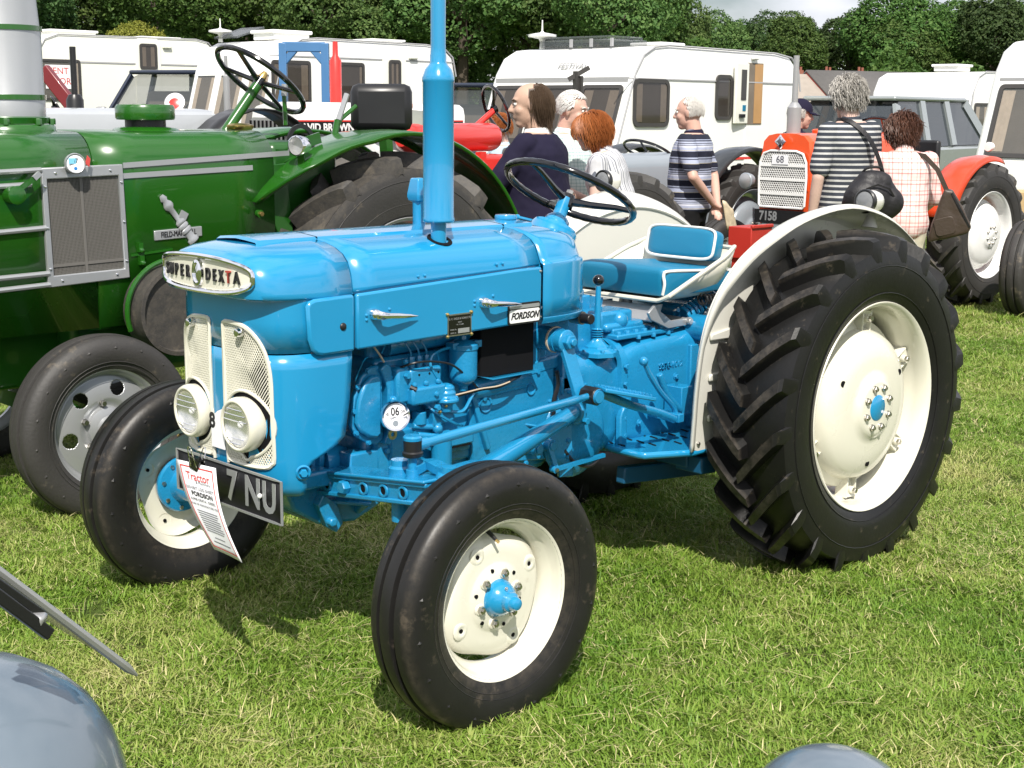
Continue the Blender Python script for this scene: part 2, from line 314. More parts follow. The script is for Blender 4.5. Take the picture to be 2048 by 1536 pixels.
def rear_wheel(parent,loc,dirn=1,rz=0,tyre='tyre',rimmat='cream',R0=.6157,hw=.155,rf=.372,nl=21,hubmat='blue',lug=.050,detail=True,sweep=.26,wt=.040):
    w=sub('rear_wheel',parent,loc,rz); k=rf/.372; s=hw/.155
    rim=MB(); pr=[(.362,.128),(.371,.133),(.3735,.137),(.371,.1405),(.364,.138),(.356,.128),(.350,.112),(.346,.090),(.345,.070),(.336,.055),(.333,.03),(.333,-.05),(.345,-.07),(.352,-.12),(.3735,-.137),(.371,-.14),(.362,-.128)]
    rim.lathe([(r*k,h*s) for r,h in pr],(0,0,0),AX,88); rim.build('rim',M[rimmat],w)
    rear_tyre(R0,hw,rf-.010,nl,dirn,lug,sweep,wt).build('tyre',M[tyre],w,ang=28)
    d=MB(); d.lathe([(r*k,h) for r,h in [(.305,.022),(.300,.036),(.285,.043),(.272,.052),(.266,.072),(.256,.093),(.238,.108),(.20,.1205),(.165,.1265),(.135,.1275),(.118,.130),(.106,.139),(.097,.1455),(.088,.1475),(.040,.148)]],(0,0,0),AX,72); d.build('disc',M[rimmat],w)
    if detail:
        for i in range(6):
            a=R(86)+pi/3*i; q=MB(); e=V((-sin(a),0,cos(a))); rr=V((cos(a),0,sin(a)))
            for sg in(-1,1): q.bar(pol(a,.262,.05)+e*.024*sg,pol(a,.337,.05)+e*.027*sg,.05,.006,up=e)
            q.bar(pol(a,.267,.045),pol(a,.335,.072),.052,.008,up=(0,-1,0)); q.lathe([(.0,.0),(.014,.0),(.014,.022),(.010,.026),(0,.026)],pol(a,.308,.058),AX,12); q.build('rim_clamp',M[rimmat],w,bev=.002)
            q=MB(); q.hexa(pol(a,.308,.083),AX,.011,.012); q.build('clamp_bolt',M['steel'],w)
        for a in(R(150),R(270),R(30)): h=MB(); h.cyl(pol(a,.205*k,.1165),pol(a,.205*k,.1205),.0115,n=16); h.build('inspection_hole',M['dark'],w)
    hc=MB(); hc.lathe([(.0,.152),(.042,.152),(.046,.149),(.047,.14)],(0,0,0),AX,28); hc.build('hub_plate',M[hubmat],w)
    for i in range(8):
        q=MB(); c=pol(R(20)+pi/4*i,.074*k,.147); q.lathe([(.013,0),(.013,.003),(0,.003)],c,AX,12); q.hexa(c,AX,.0115,.012); q.cyl(c+V((0,-.012,0)),c+V((0,-.016,0)),.006,n=8); q.build('wheel_nut',M['steel'],w)
    return w

# ---------------------------------------------------------------- the blue tractor (front towards -X, near side -Y)
BT=thing('blue_tractor','glossy sky blue vintage tractor with cream wheels and grille, standing nearest in the middle','tractor')
def bp(mb,name,m='blue',par=None,**k): return mb.build(name,M[m] if isinstance(m,str) else m,par or BT,**k)
front_wheel(BT,(-1.86,-.768,.339)); front_wheel(BT,(-1.86,.768,.339),pi,inner=True)
rear_wheel(BT,(0,-.613,.5853)); rear_wheel(BT,(0,.613,.5853),dirn=-1,rz=pi)
# bodywork: plan curves are super-ellipses round the nose
XS=-1.92
def plan(L,w,n,t,x0=XS,sg=-1):
    a=t*pi/2; return x0+sg*L*abs(cos(a))**(2/n),w*math.copysign(abs(sin(a))**(2/n),a)
TS=[math.copysign(abs(i/22)**.8,i) for i in range(-22,23)]
def shell(prof,n=2.6,x0=XS,sg=-1):
    P=[]
    for z,w,L,*e in prof:
        row=[]; n=e[0] if e else n
        for t in TS: x,y=plan(L,max(w,1e-4),n,t,x0,sg); row.append(V((x,y,z)))
        P.append(row)
    return P
SEC=[(1.100,.266),(1.112,.2655),(1.150,.259),(1.185,.244),(1.205,.223),(1.220,.190),(1.232,.14),(1.240,.07),(1.244,0)]
nose=[(.947,.266,.268,4.0),(1.03,.266,.270,4.0),(1.086,.266,.269,4.0),(1.0925,.266,.268,4.0),(1.0955,.2665,.303,5.0),(1.100,.267,.312,5.2),(1.112,.2665,.3155,5.2),(1.150,.259,.3165,5.2),(1.185,.244,.312,5.0),(1.205,.223,.302,4.0),(1.220,.190,.280,3.6),(1.232,.14,.226,3.2),(1.240,.07,.12,2.8),(1.244,.0,.001,2.6)]
m=MB(); m.grid(shell(nose)); bp(m,'nose_cowl',ang=50,solid=.004)
low=[(.535,.250,.215),(.545,.262,.240),(.565,.268,.254),(.62,.270,.262),(.78,.270,.268),(.90,.268,.268),(.942,.266,.268)]
# lower cowl: cut away behind (wheel-arch shaped) by stopping the plan curve earlier below z=.70
def cowl_rows():
    P=[]
    for z in [.530,.536,.548,.57,.60,.63,.645,.66,.68,.70,.74,.80,.86,.90,.943]:
        w,L=np.interp(z,[a[0] for a in low],[a[1] for a in low]),np.interp(z,[a[0] for a in low],[a[2] for a in low])
        xe=np.interp(z,[.53,.548,.60,.63,.645,.66,.68,.70,.80,.943],[-2.078,-2.080,-2.078,-2.072,-2.055,-2.02,-1.98,-1.953,-1.935,-1.921])
        if z<=.536: w-=.02*(1.3 if z<.532 else .4); L-=.025*(1.3 if z<.532 else .4)
        row=[]
        for sd in(-1,1):
            pts=[]
            for i in range(23):
                t=(i/22)**.8; x,y=plan(L,w,4.1,t); pts.append((x,y))
            # clip at xe by reparametrising
            xs=[q[0] for q in pts]; k=next((i for i in range(23) if xs[i]>xe),22)
            f=(xe-xs[k-1])/max(xs[k]-xs[k-1],1e-6); ye=pts[k-1][1]+(pts[k][1]-pts[k-1][1])*min(f,1)
            arcs=pts[:k]+[(xe,ye)]; d=[0]
            for a,b in zip(arcs,arcs[1:]): d.append(d[-1]+math.hypot(b[0]-a[0],b[1]-a[1]))
            rs=[]
            for i in range(21):
                q=d[-1]*i/20; rs.append(V((np.interp(q,d,[a[0] for a in arcs]),sd*np.interp(q,d,[a[1] for a in arcs]),z)))
            row=(rs[::-1] if sd<0 else row+rs[1:])
        P.append(row)
    return P
m=MB(); m.grid(cowl_rows()); bp(m,'front_cowl',ang=50,solid=.005)
# raised pad on each side of the nose, flush with the side panels
for sd in(-1,1):
    m=MB(); P=[(-1.921,.938),(-1.921,1.097),(-2.055,1.094),(-2.073,1.088),(-2.082,1.075),(-2.076,.985),(-2.066,.955),(-2.05,.942),(-2.03,.937)]
    m.ext(P if sd<0 else P[::-1],(0,sd*.262,0),(1,0,0),(0,0,1),.0) if 0 else m.ext([(x,z) for x,z in P],(0,.262 if sd>0 else -.281,0),(1,0,0),(0,0,1),-.019); bp(m,'cowl_pad',bev=.008)
    m=MB(); m.ball((-1.963,sd*.281,1.011),(.011,.006,.011),14); bp(m,'rubber_stop','black')
# main bonnet
def sect(x,k=0): 
    dz=np.interp(x,[-1.92,-.97],[0,.036]); f=np.interp(x,[-1.92,-.97],[1,.75])
    return [V((x,0 if w==0 else sd*w,1.244-(1.244-z)*1.0+ (0 if i>1 else dz*(1-i*.3)))) for sd in(-1,) for i,(z,w) in enumerate(SEC)]
def hood(x0,x1,n=8):
    P=[]
    for i in range(n+1):
        x=lerp(x0,x1,i/n); h=sect(x); P.append([V((q.x,q.y,q.z)) for q in h]+[V((q.x,-q.y,q.z)) for q in h[-2::-1]])
    return P
m=MB(); m.grid(hood(-1.915,-1.189)); bp(m,'bonnet_panel',ang=45,solid=.004)
m=MB(); m.grid([[V((q.x,q.y*.985,q.z-.006)) for q in r] for r in hood(-1.95,-1.15,3)]); bp(m,'bonnet_liner',ang=45)
rc=[(.957,.281,.300),(1.02,.281,.302),(1.125,.281,.302),(1.131,.280,.301),(1.136,.2675,.292),(1.150,.2615,.290),(1.185,.246,.284),(1.205,.225,.270),(1.220,.192,.235),(1.232,.142,.17),(1.240,.07,.09),(1.245,.0,.001)]
m=MB(); m.grid(shell(rc,3.0,-1.184,1)); bp(m,'rear_cowl',ang=50,solid=.004)
m=MB(); m.grid(shell([(.943,.275,.294),(.957,.2815,.304),(.962,.282,.304),(.965,.279,.300)],3.0,-1.184,1)); bp(m,'cowl_rim',ang=50)
for sd in(-1,1):
    m=MB(); P=[V((x,0,z)) for x,z in((-1.914,.940),(-1.190,.953),(-1.190,1.124),(-1.30,1.122),(-1.914,1.097))]
    m.ext([(p.x,p.z) for p in P],(0,-.281 if sd<0 else .262,0),(1,0,0),(0,0,1),-.019); bp(m,'side_panel',bev=.007)
# raised strip along the top
def topz(y): return np.interp(abs(y),[0,.07,.14,.19],[1.244,1.240,1.232,1.220])
for x0,x1 in((-2.12,-1.918),(-1.912,-1.19),(-1.183,-1.06)):
    m=MB(); P=[]
    for x in ([x0,x0+.012,x0+.04] if x0<-2 else [x0,x0+.002])+[x1-.002,x1]:
        e=.0 if (x==x0 and x0<-2) else 1; P.append([V((x,y,topz(y)-(.012 if abs(y)>.098 else 0)+(.0065*e if abs(y)<.098 else 0))) for y in(-.108,-.097,-.05,0,.05,.097,.108)])
    m.grid(P); bp(m,'bonnet_ridge',ang=25)
# rivets
for px in((-1.68,1.128),(-1.655,1.129),(-1.37,1.142),(-1.345,1.143)):
    m=MB(); m.ball((px[0],-.2655,px[1]),.0045,8); bp(m,'rivet')
for x,z in((-1.882,1.035),(-1.882,1.022),(-1.80,1.045),(-1.475,1.040),(-1.475,1.027),(-1.40,1.050)):
    m=MB(); m.ball((x,-.281,z),.005,8); bp(m,'rivet')
for x,z in((-1.198,1.11),(-1.198,.967)): m=MB(); m.ball((x,-.281,z),.005,8); bp(m,'panel_screw','steel')
# chrome handles
for x,z in((-1.868,1.036),(-1.453,1.034)):
    m=MB(); rows=[]
    for t,h,y,hh in((0,.010,.004,.010),(.04,.013,.022,.012),(.12,.012,.034,.011),(.25,.009,.033,.008),(.5,.0085,.026,.0075),(.8,.006,.017,.005),(1,.001,.011,.0015)):
        c=V((x+.165*t,-.281-y,z-.018*t)); rows.append([c+V((0,-hh*.6*cos(a),h*sin(a))) for a in (2*pi*k/10 for k in range(10))])
    m.grid(rows,cv=True); m.lathe([(.017,0),(.016,.012),(.012,.022),(0,.024)],(x+.012,-.281,z),AX,14); bp(m,'bonnet_handle','chrome',ang=60)
# dealer plate and maker's plate
dp=MB(); dp.box((-1.536,-.2825,.976),(.094,.003,.066)); o=bp(dp,'dealer_plate','steel')
q=MB(); q.box((-1.536,-.2844,.976),(.086,.001,.058)); q.build('plate_face',M['blackg'],o)
for s,z,sz in(('G. C. OGLE & SONS LTD',.9945,.0082),('RIPLEY',.9835,.005),('TEL 377 2488',.9765,.005),('MODEL No',.9625,.005),('SERIAL No',.9525,.005)):
    text('plate_lettering',s,sz,M['silver'],o,(-1.536 if z>.97 else -1.562,-.2850,z),(1,0,0),(0,0,1),.0003)
q=MB(); q.box((-1.521,-.2850,.9575),(.045,.0006,.014)); q.build('number_panel',M['silver'],o)
for dx in(-.047,.047):
    for dz in(-.033,.033): q=MB(); q.ball((-1.536+dx,-.283,.976+dz),.006,8); q.build('plate_rivet',M['brass'],o)
mp=MB(); mp.ext([(x,z) for x,z in rrect(.135,.062,.009)],(-1.268,-.281,.988),(1,0,0),(0,0,1),-.003); o=bp(mp,'maker_plate','blackg') if 0 else None
mp=MB(); mp.ext(rrect(.138,.066,.009),(-1.270,-.2815,.986),(1,0,0),(0,0,1),.004); o=bp(mp,'maker_plate','black')
q=MB(); q.ext(rrect(.128,.040,.006),(-1.270,-.2856,.9785),(1,0,0),(0,0,1),.0012); q.build('plate_face',M['white'],o)
q=MB(); q.ext(rrect(.128,.011,.003),(-1.270,-.2856,1.0075),(1,0,0),(0,0,1),.0012); q.build('plate_strip',M['silver'],o)
text('maker_lettering','FORDSON',.0285,M['ink'],o,(-1.270,-.2870,.9785),(1,0,0),(0,0,1),.0006,shear=.35,bold=.0011,sx=.88)
# nose badge
def nosept(y,z,off=0,L=.3158,w=.2665,n=5.2):
    yy=max(-.262,min(.262,y)); x=XS-L*(1-abs(yy/w)**n)**(1/n); e=1e-3; x2=XS-L*(1-min(.999,abs((yy+e)/w))**n)**(1/n)
    nn=V((-e,x2-x,0)).normalized() if False else V((e,-(x2-x),0)); nn=V((-abs(nn.x),nn.y*(1),0)).normalized(); nn=V((-1/math.hypot(1,(x2-x)/e),((x2-x)/e)/math.hypot(1,(x2-x)/e),0))
    return V((x,yy,z))+nn*off
def badge_outline(w,h,n=60):
    out=[]
    for i in range(n):
        a=2*pi*i/n; cx=math.copysign(abs(cos(a))**.6,cos(a))*w; out.append((cx,math.copysign(abs(sin(a))**.55,sin(a))*h*(1-.12*(abs(cos(a))))))
    return out
BZ=1.1555
bo=badge_outline(.216,.045)
m=MB(); P=[]
for f in(1,.8,.6,.4,.2,0.001): P.append([nosept(y*f,BZ+z*f,.004) for y,z in bo])
m.grid(P,cv=True); badge=bp(m,'name_badge','cream',ang=0)
m=MB(); m.tube([nosept(y*1.012,BZ+z*1.05,.006) for y,z in bo],.0072,8,closed=True); m.build('badge_rim',M['chrome'],badge)
def bend(cy,cz): return lambda x,y,z: nosept(cy-x,cz+y,.0065+z)
for ch,cy in zip('SUPER',(.168,.141,.113,.084,.053)): text('badge_letter',ch,.048,M['ink'],badge,0,0,0,.003,sx=.62,fn=(lambda cy:lambda x,y,z: nosept(cy-x,BZ-.001+y,.0070+z))(cy),bold=.0004)
for ch,cy in zip('DEXTA',(-.050,-.082,-.114,-.145,-.176)): text('badge_letter',ch,.048,M['badgered'] if ch=='T' else M['ink'],badge,0,0,0,.003,sx=.66,fn=(lambda cy:lambda x,y,z: nosept(cy-x,BZ-.001+y,.0070+z))(cy),bold=.0004)
m=MB(); P=[]
for f,o2 in((1,.004),(.95,.013),(.75,.015),(.68,.010),(.4,.012),(.01,.014)): P.append([nosept(-.001+.026*f*cos(a),BZ+.001+.038*f*sin(a),o2) for a in (2*pi*k/24 for k in range(24))])
m.grid(P,cv=True); m.build('badge_medallion',M['chrome'],badge)
# grilles
def cowlpt(y,z,off=0):
    L=np.interp(z,[a[0] for a in low],[a[2] for a in low]); w=.268
    return nosept(y,z,off,L,w,4.1)
def gr_out(sd):
    pts=[(.036,1.012),(.045,1.022),(.10,1.021),(.135,1.016),(.165,1.000),(.19,.972),(.205,.935),(.213,.88),(.2145,.80),(.2145,.66),(.208,.640),(.19,.628),(.12,.626),(.055,.628),(.042,.636),(.036,.65)]
    return [(sd*y,z) for y,z in pts]
def inside(poly,y,z):
    c=False; n=len(poly)
    for i in range(n):
        (y1,z1),(y2,z2)=poly[i],poly[i-1]
        if (z1>z)!=(z2>z) and y<(y2-y1)*(z-z1)/(z2-z1)+y1: c=not c
    return c
for sd in(1,-1):
    op=gr_out(sd); lc=(sd*.126,.744); cut=.094
    def ok(y,z): return inside(op,y,z) and math.hypot(y-lc[0],z-lc[1])>cut-.003 and not (abs(y-lc[0])<.022*(1-(.70-z)/.09)+.002 and .615<z<.70)
    fr=MB(); fr.tube([cowlpt(y,z,.003) for y,z in smooth_path([V((a,b,0)) for a,b in op]+[V((*op[0],0))],3) ] if 0 else [cowlpt(q.x,q.y,.003) for q in smooth_path([V((a,b,0)) for a,b in op]+[V((op[0][0],op[0][1],0))],3)[:-1]],.0062,6,closed=True)
    ring=[(lc[0]+cut*sin(a),lc[1]+cut*cos(a)) for a in (R(-152+304*k/30) for k in range(31))]; tip=[(lc[0]+.018,.652),(lc[0]+.008,.643),(lc[0],.641),(lc[0]-.008,.643),(lc[0]-.018,.652)]
    fr.tube([cowlpt(y,z,.003) for y,z in ring+tip],.0048,6,closed=True); g=bp(fr,'grille','cream')
    bk=MB(); P=[]
    cy,cz=sd*.125,.82
    for f in(1,.85,.7,.55,.4,.25,.12,.01): P.append([cowlpt(cy+(y-cy)*f,cz+(z-cz)*f,.0008) for y,z in op])
    bk.grid(P,cv=True); bk.build('grille_backing',M['dark'],g,ang=0)
    br=MB(); st=.0076; slope=1.75
    for dg in(1,-1):
        c=-1.2
        while c<1.2:
            # line z = dg*slope*(y-sd*.125)+.82+c
            run=[]
            for k in range(0,92):
                y=sd*.125-.092+k*.002; z=dg*slope*(y-sd*.125)+.82+c
                if ok(y,z): run.append((y,z))
                else:
                    if len(run)>1: br.ribbon([cowlpt(*run[0],.0015),cowlpt(*run[len(run)//2],.0015),cowlpt(*run[-1],.0015)],.0027,.0020,up=(-1,0,0))
                    run=[]
            if len(run)>1: br.ribbon([cowlpt(*run[0],.0015),cowlpt(*run[len(run)//2],.0015),cowlpt(*run[-1],.0015)],.0027,.0020,up=(-1,0,0))
            c+=st*slope
    tag(br.build('grille_mesh',M['cream'],g,ang=0),kind='stuff')
    m=MB(); m.lathe([(.009,0),(.013,.006),(.0135,.016),(.011,.023),(0,.026)],cowlpt(sd*.125,1.000,.0),(-1,0,0),14); m.build('grille_knob',M['chrome'],g)
    # headlamp
    hx=-2.200; c=V((hx,sd*.126,.744)); a=V((-1,sd*.02,-.03)).normalized()
    m=MB(); LS=.88; sc_=lambda pr: [(r*LS,h) for r,h in pr]; m.lathe(sc_([(.020,-.11),(.055,-.085),(.078,-.05),(.086,-.02),(.0885,0),(.0875,.010),(.0835,.018),(.077,.0215),(.0725,.0195),(.0715,.015)]),c,a,48); h=bp(m,'headlamp','cream',ang=60)
    m=MB(); m.lathe(sc_([(.0715,.013),(.066,.004),(.05,-.005),(.03,-.010),(.012,-.012),(0,-.012)]),c,a,40); m.build('reflector',M['reflector'],h,ang=60)
    m=MB(); m.lathe(sc_([(.0718,.0155),(.06,.0195),(.04,.0225),(.02,.0240),(0,.0245)]),c,a,40); m.build('lens',M['lens'],h,ang=60)
    m=MB(); u2,v2,_=frame(a)
    for z in(.045,.030,.014,-.035,-.05): 
        hw=math.sqrt(max(.0001,(.066*LS)**2-z*z)); m.tube([c+V((-.019-.003*(1-(t*hw/.07)**2),t*hw,z)) for t in(-1,-.5,0,.5,1)],.0016,5)
    m.build('lens_rib',M['lens'] if 0 else M['chrome'],h)
    m=MB(); m.ball(c+a*.002,(.009,.009,.011),10); m.build('bulb',M['white'],h)
# radiator core behind the grilles, dark
m=MB(); m.box((-2.105,0,.84),(.04,.42,.40)); bp(m,'radiator','dark'); m=MB(); m.box((-2.055,0,.86),(.04,.46,.36)); bp(m,'fan_shroud')
m=MB(); m.ext([(y,z) for y,z in((.0,.80),(.036,.745),(.036,.66),(.0,.69),(-.036,.66),(-.036,.745))] if 0 else [(-.034,.738),(-.034,.60+.055),(.034,.655),(.034,.775),(.0,.762)],(-2.1945,0,0),(0,-1,0),(0,0,1),.0015); st=bp(m,'number_sticker','paper')
text('sticker_digit','8',.060,M['ink'],st,(-2.1965,.028,.730),(0,-1,0),(0,0,1),.0004,bold=.002)
for sd in(-1,1):
    m=MB(); c=V((-2.092,sd*.262,.615)); m.lathe([(.022,.0),(.018,.004),(.014,.0)],c,(-.45,sd,0),16); m.hexa(c,(-.45,sd,0),.012,.014); bp(m,'cowl_bolt')
# number plate (slightly bent at its far end)
PX=-2.205
def plp(y,z): return V((PX-.30*max(0,y-.10)**1.5 if y>.1 else PX+ (.0)*y,y-.020,z-.012+.03*max(0,y-.08)))
m=MB(); ys=[-.302+.512*i/14 for i in range(15)]
for z0,z1,off in((.512,.632,0),): m.grid([[plp(y,z0)+V((off,0,0)) for y in ys],[plp(y,z1) for y in ys]])
np_=bp(m,'number_plate',mat('plate_black',(.008,.008,.009),.45,var=0,spec=.3),solid=.003)
m=MB(); edge=[plp(y,.512) for y in ys]+[plp(y,.632) for y in ys[::-1]]; m.ribbon([e+V((-.002,0,0)) for e in edge],.006,.005,up=(-1,0,0),closed=True); m.build('plate_border',M['silver'],np_)
PLY=lambda cy:(lambda x,y,z: plp(cy-x,.572+y)+V((-.003-z,0,0)))
for ch,cy,sx in(('7',-.062,.84),('N',-.165,.86),('U',-.245,.80)): text('plate_character',ch,.118,M['silver'],np_,0,0,0,.001,sx=sx,fn=PLY(cy),bold=.0035)
m=MB(); m.ball(plp(-.205,.575)+V((-.006,0,0)),.007,10); m.build('plate_screw',M['white'],np_)
# exhaust, pre-cleaner, filler cap
EX=(-1.537,-.19)
m=MB(); m.lathe([(.0,1.16),(.0235,1.16),(.0235,1.271),(.0445,1.273),(.0475,1.277),(.0475,1.285),(.0458,1.289),(.0458,1.678),(.0475,1.681),(.0475,1.690),(.045,1.697),(.039,1.715),(.028,1.728),(.024,1.735),(.024,1.755),(.023,1.758),(.022,1.778),(.0225,2.50),(.020,2.50)],(EX[0],EX[1],0),(0,0,1),32); bp(m,'exhaust_stack',ang=30)
m=MB(); m.lathe([(.039,0),(.039,.003),(.026,.004)],(EX[0]+.004,EX[1],1.2185),(0,-.42,1),24); bp(m,'stack_opening','dark')
ac=V((-1.36,0.11,1.316)); 
m=MB(); m.lathe([(.021,-.26),(.021,.0)],ac,(0,0,1),20); m.lathe([(.02,-.02),(.036,-.012),(.040,-.002),(.040,.008),(.030,.052),(.027,.058),(0,.060)],ac,(0,0,1),4,u=(1,1,0)); m.xf(Matrix.Translation((0,0,.012))); bp(m,'air_precleaner',bev=.004)
fc=V((-1.082,0,1.21)); fc.z=1.236
m=MB(); m.lathe([(.026,0),(.026,.012),(.036,.014),(.037,.022),(.034,.028),(0,.030)],fc,(0,0,1),24); bp(m,'filler_cap')
# steering column and wheel
SW=V((-.78,0,1.325)); ta=.50; sn=V((sin(ta),0,cos(ta))); su=V((cos(ta),0,-sin(ta)))
base=SW-sn*.13
m=MB(); m.lathe([(.085,-.06),(.083,-.01),(.075,.004),(.045,.012),(.042,.03),(.030,.042),(.024,.045),(.024,.11)],base+V((-.01,0,0)),sn,28); bp(m,'steering_column')
m=MB(); pts=[SW+su*(.228*cos(a))+V((0,.228*sin(a),0)) for a in (2*pi*k/72 for k in range(72))]; m.tube(pts,[.0125+.0012*(k%2) for k in range(72)],10,closed=True)
sw=bp(m,'steering_wheel','blackg')
m=MB()
for a in(R(62),R(182),R(302)):
    d=su*cos(a)+V((0,sin(a),0)); m.tube([SW-sn*.03+d*.02,SW-sn*.022+d*.08,SW-sn*.004+d*.17,SW+d*.222],[.015,.012,.010,.009],8)
m.lathe([(.026,-.055),(.028,-.02),(.022,-.008),(0,-.004)],SW,sn,18); m.build('wheel_spoke',M['blackg'],sw)
m=MB(); m.hexa(SW-sn*.006,sn,.013,.014); m.build('centre_nut',M['steel'],sw)
m=MB(); m.tube([base+V((-.01,0,.02)),(-0.811,0.1,1.217),(-0.835,0.2,1.233)],.0055,8); m.ball((-0.835,0.2,1.233),.010,8); bp(m,'throttle_lever')

# ---------------------------------------------------------------- blue tractor: engine, gearbox, steering, axle
def cast(mb,name='casting',m='bluecast',par=None,**k): return bp(mb,name,m,par,**k)
m=MB(); m.box((-1.40,0,.70),(.72,.32,.36)); m.box((-1.40,.02,.91),(.70,.26,.10)); eng=cast(m,'engine_block',bev=.012)
m=MB(); m.ext([(-1.79,.52),(-1.79,.66),(-1.02,.60),(-.98,.54),(-1.02,.43),(-1.35,.40),(-1.72,.44)],(0,.14,0),(1,0,0),(0,0,1),.28); cast(m,'sump',bev=.02)
m=MB(); m.cyl((-1.35,-.02,.945),(-1.35,-.02,.97),.03); m.box((-1.40,.0,.965),(.62,.22,.05)); cast(m,'rocker_cover',bev=.015)
# water pump, fan and pulley behind the cowl
m=MB(); 
for k in range(6):
    a=k*pi/3; m.bar((-1.975,cos(a)*.03,.80+sin(a)*.03),(-1.965,cos(a)*.17,.80+sin(a)*.17),.07,.004,up=(1,.5,0))
bp(m,'fan'); 
m=MB(); m.lathe([(0,0),(.085,0),(.085,.012),(.07,.02),(.085,.028),(.085,.045),(0,.05)],(-1.95,-.02,.60),(1,0,0),28); m.lathe([(0,0),(.06,0),(.06,.03),(.03,.10)],(-1.90,-.06,.58),(1,0,0),24); bp(m,'crank_pulley')
m=MB(); m.tube([(-1.955,-.10,.60),(-1.955,-.07,.80),(-1.955,.05,.82)],.009,6); bp(m,'fan_belt','black')
# timing case: flanged cover with raised panel
tc=[(-1.862,.700),(-1.850,.780),(-1.822,.838),(-1.790,.862),(-1.757,.866),(-1.742,.85),(-1.742,.64),(-1.765,.626),(-1.80,.636),(-1.84,.662)]
m=MB(); m.ext(tc,(0,-.155,0),(1,0,0),(0,0,1),.022) ; cast(m,'timing_case',bev=.006)
m=MB(); m.ext([(x*.80+-1.80*.20-.006,z*.80+.745*.20) for x,z in tc],(0,-.177,0),(1,0,0),(0,0,1),.018); cast(m,'timing_cover',bev=.010)
m=MB(); m.ext([(-1.762,.855),(-1.74,.872),(-1.722,.862),(-1.708,.80),(-1.708,.65),(-1.728,.622),(-1.75,.630),(-1.735,.66),(-1.735,.80)],(0,-.15,0),(1,0,0),(0,0,1),.042); cast(m,'timing_flange',bev=.005)
for x,z in((-1.853,.74),(-1.838,.81),(-1.80,.853),(-1.845,.675),(-1.80,.640),(-1.757,.73),(-1.757,.66),(-1.76,.80)):
    q=MB(); q.lathe([(.009,0),(.009,.002),(0,.002)],(x,-.177,z),AX,10); q.hexa((x,-.178,z),AX,.0075,.008); cast(q,'cover_bolt')
# tax-disc holder
m=MB(); c=V((-1.748,-.238,.722)); dn=V((-.30,-1,.12)).normalized(); m.lathe([(.0,-.006),(.044,-.006),(.046,.002),(.0435,.010),(.038,.009),(.036,.004)],c,dn,36); td=bp(m,'licence_disc_holder','chrome',ang=50)
m=MB(); m.lathe([(.0365,.003),(0,.003)],c,dn,36); m.build('licence_disc',M['paper'],td)
du=V((1,-.30,0)).normalized(); dv=dn.cross(du).normalized(); dv=dv if dv.z>0 else -dv
text('disc_month','06',.034,M['ink'],td,c+dn*.0036+dv*.012,du,dv,.0002,sx=.8,bold=.0006)
text('disc_year','09',.014,M['ink'],td,c+dn*.0036+dv*.010+du*.024,du,dv,.0002); text('disc_mark','e',.018,M['ink'],td,c+dn*.0036+dv*.008-du*.024,du,dv,.0002)
m=MB(); m.box(c+dn*.0036-dv*.004,(.04,.0004,.002),None); m.build('disc_print',M['ink2'],td)
m=MB(); m.lathe([(.009,0),(.009,.0008),(0,.0008)],c+dn*.0032-dv*.022,dn,14); m.build('disc_seal',M['grey'],td)
m=MB(); m.tube([c+dn*.012+du*.022,c+dn*.013+du*.038+dv*.007],.002,5); m.build('disc_clip',M['black'],td)
m=MB(); m.lathe([(.007,.0),(.016,0),(.016,.004),(.007,.004)],(-1.740,-.215,.662),AX,16); m.build('disc_bracket',M['brass'],td)
m=MB(); m.bar((-1.745,-.16,.70),(-1.745,-.232,.70),.03,.03); cast(m,'disc_stay')
# injection pump
m=MB(); m.box((-1.612,-.185,.815),(.125,.07,.065)); m.box((-1.607,-.19,.765),(.135,.085,.055)); m.box((-1.69,-.18,.80),(.05,.06,.11)); m.box((-1.70,-.175,.745),(.06,.06,.05)); ip=cast(m,'injection_pump',bev=.009)
for i,x in enumerate((-1.645,-1.615,-1.585)):
    q=MB(); q.cyl((x,-.19,.84),(x,-.19,.858),.011,n=12); q.hexa((x,-.19,.858),(0,0,1),.011,.022); q.build('pipe_union',M['bluecast'],ip)
    q=MB(); q.tube(smooth_path([(x,-.19,.875),(x-.005,-.19,.90),(x-.02,-.17,.935),(x-.03,-.12,.97)],4),.003,6); q.build('injector_pipe',M['bluecast'],ip)
for x,z in((-1.660,.80),(-1.615,.80),(-1.568,.80),(-1.585,.765)): q=MB(); q.lathe([(.009,0),(.007,.006),(0,.009)],(x,-.222 if z>.78 else -.234,z),AX,10); q.build('plug',M['bluecast'],ip)
for x in(-1.64,-1.60,-1.565): q=MB(); q.cyl((x,-.2195,.828),(x,-.2215,.828),.0035,n=8); q.build('screw_hole',M['dark'],ip)
q=MB(); q.tube([(-1.682,-.205,.845),(-1.684,-.21,.868)],.006,8); q.ball((-1.684,-.21,.872),.009,8); q.hexa((-1.683,-.212,.83),AX,.010,.014); q.build('bleed_screw',M['bluecast'],ip)
q=MB(); q.tube([(-1.672,-.218,.795),(-1.66,-.232,.787)],.008,8); q.build('stop_cable_end',M['black'],ip)
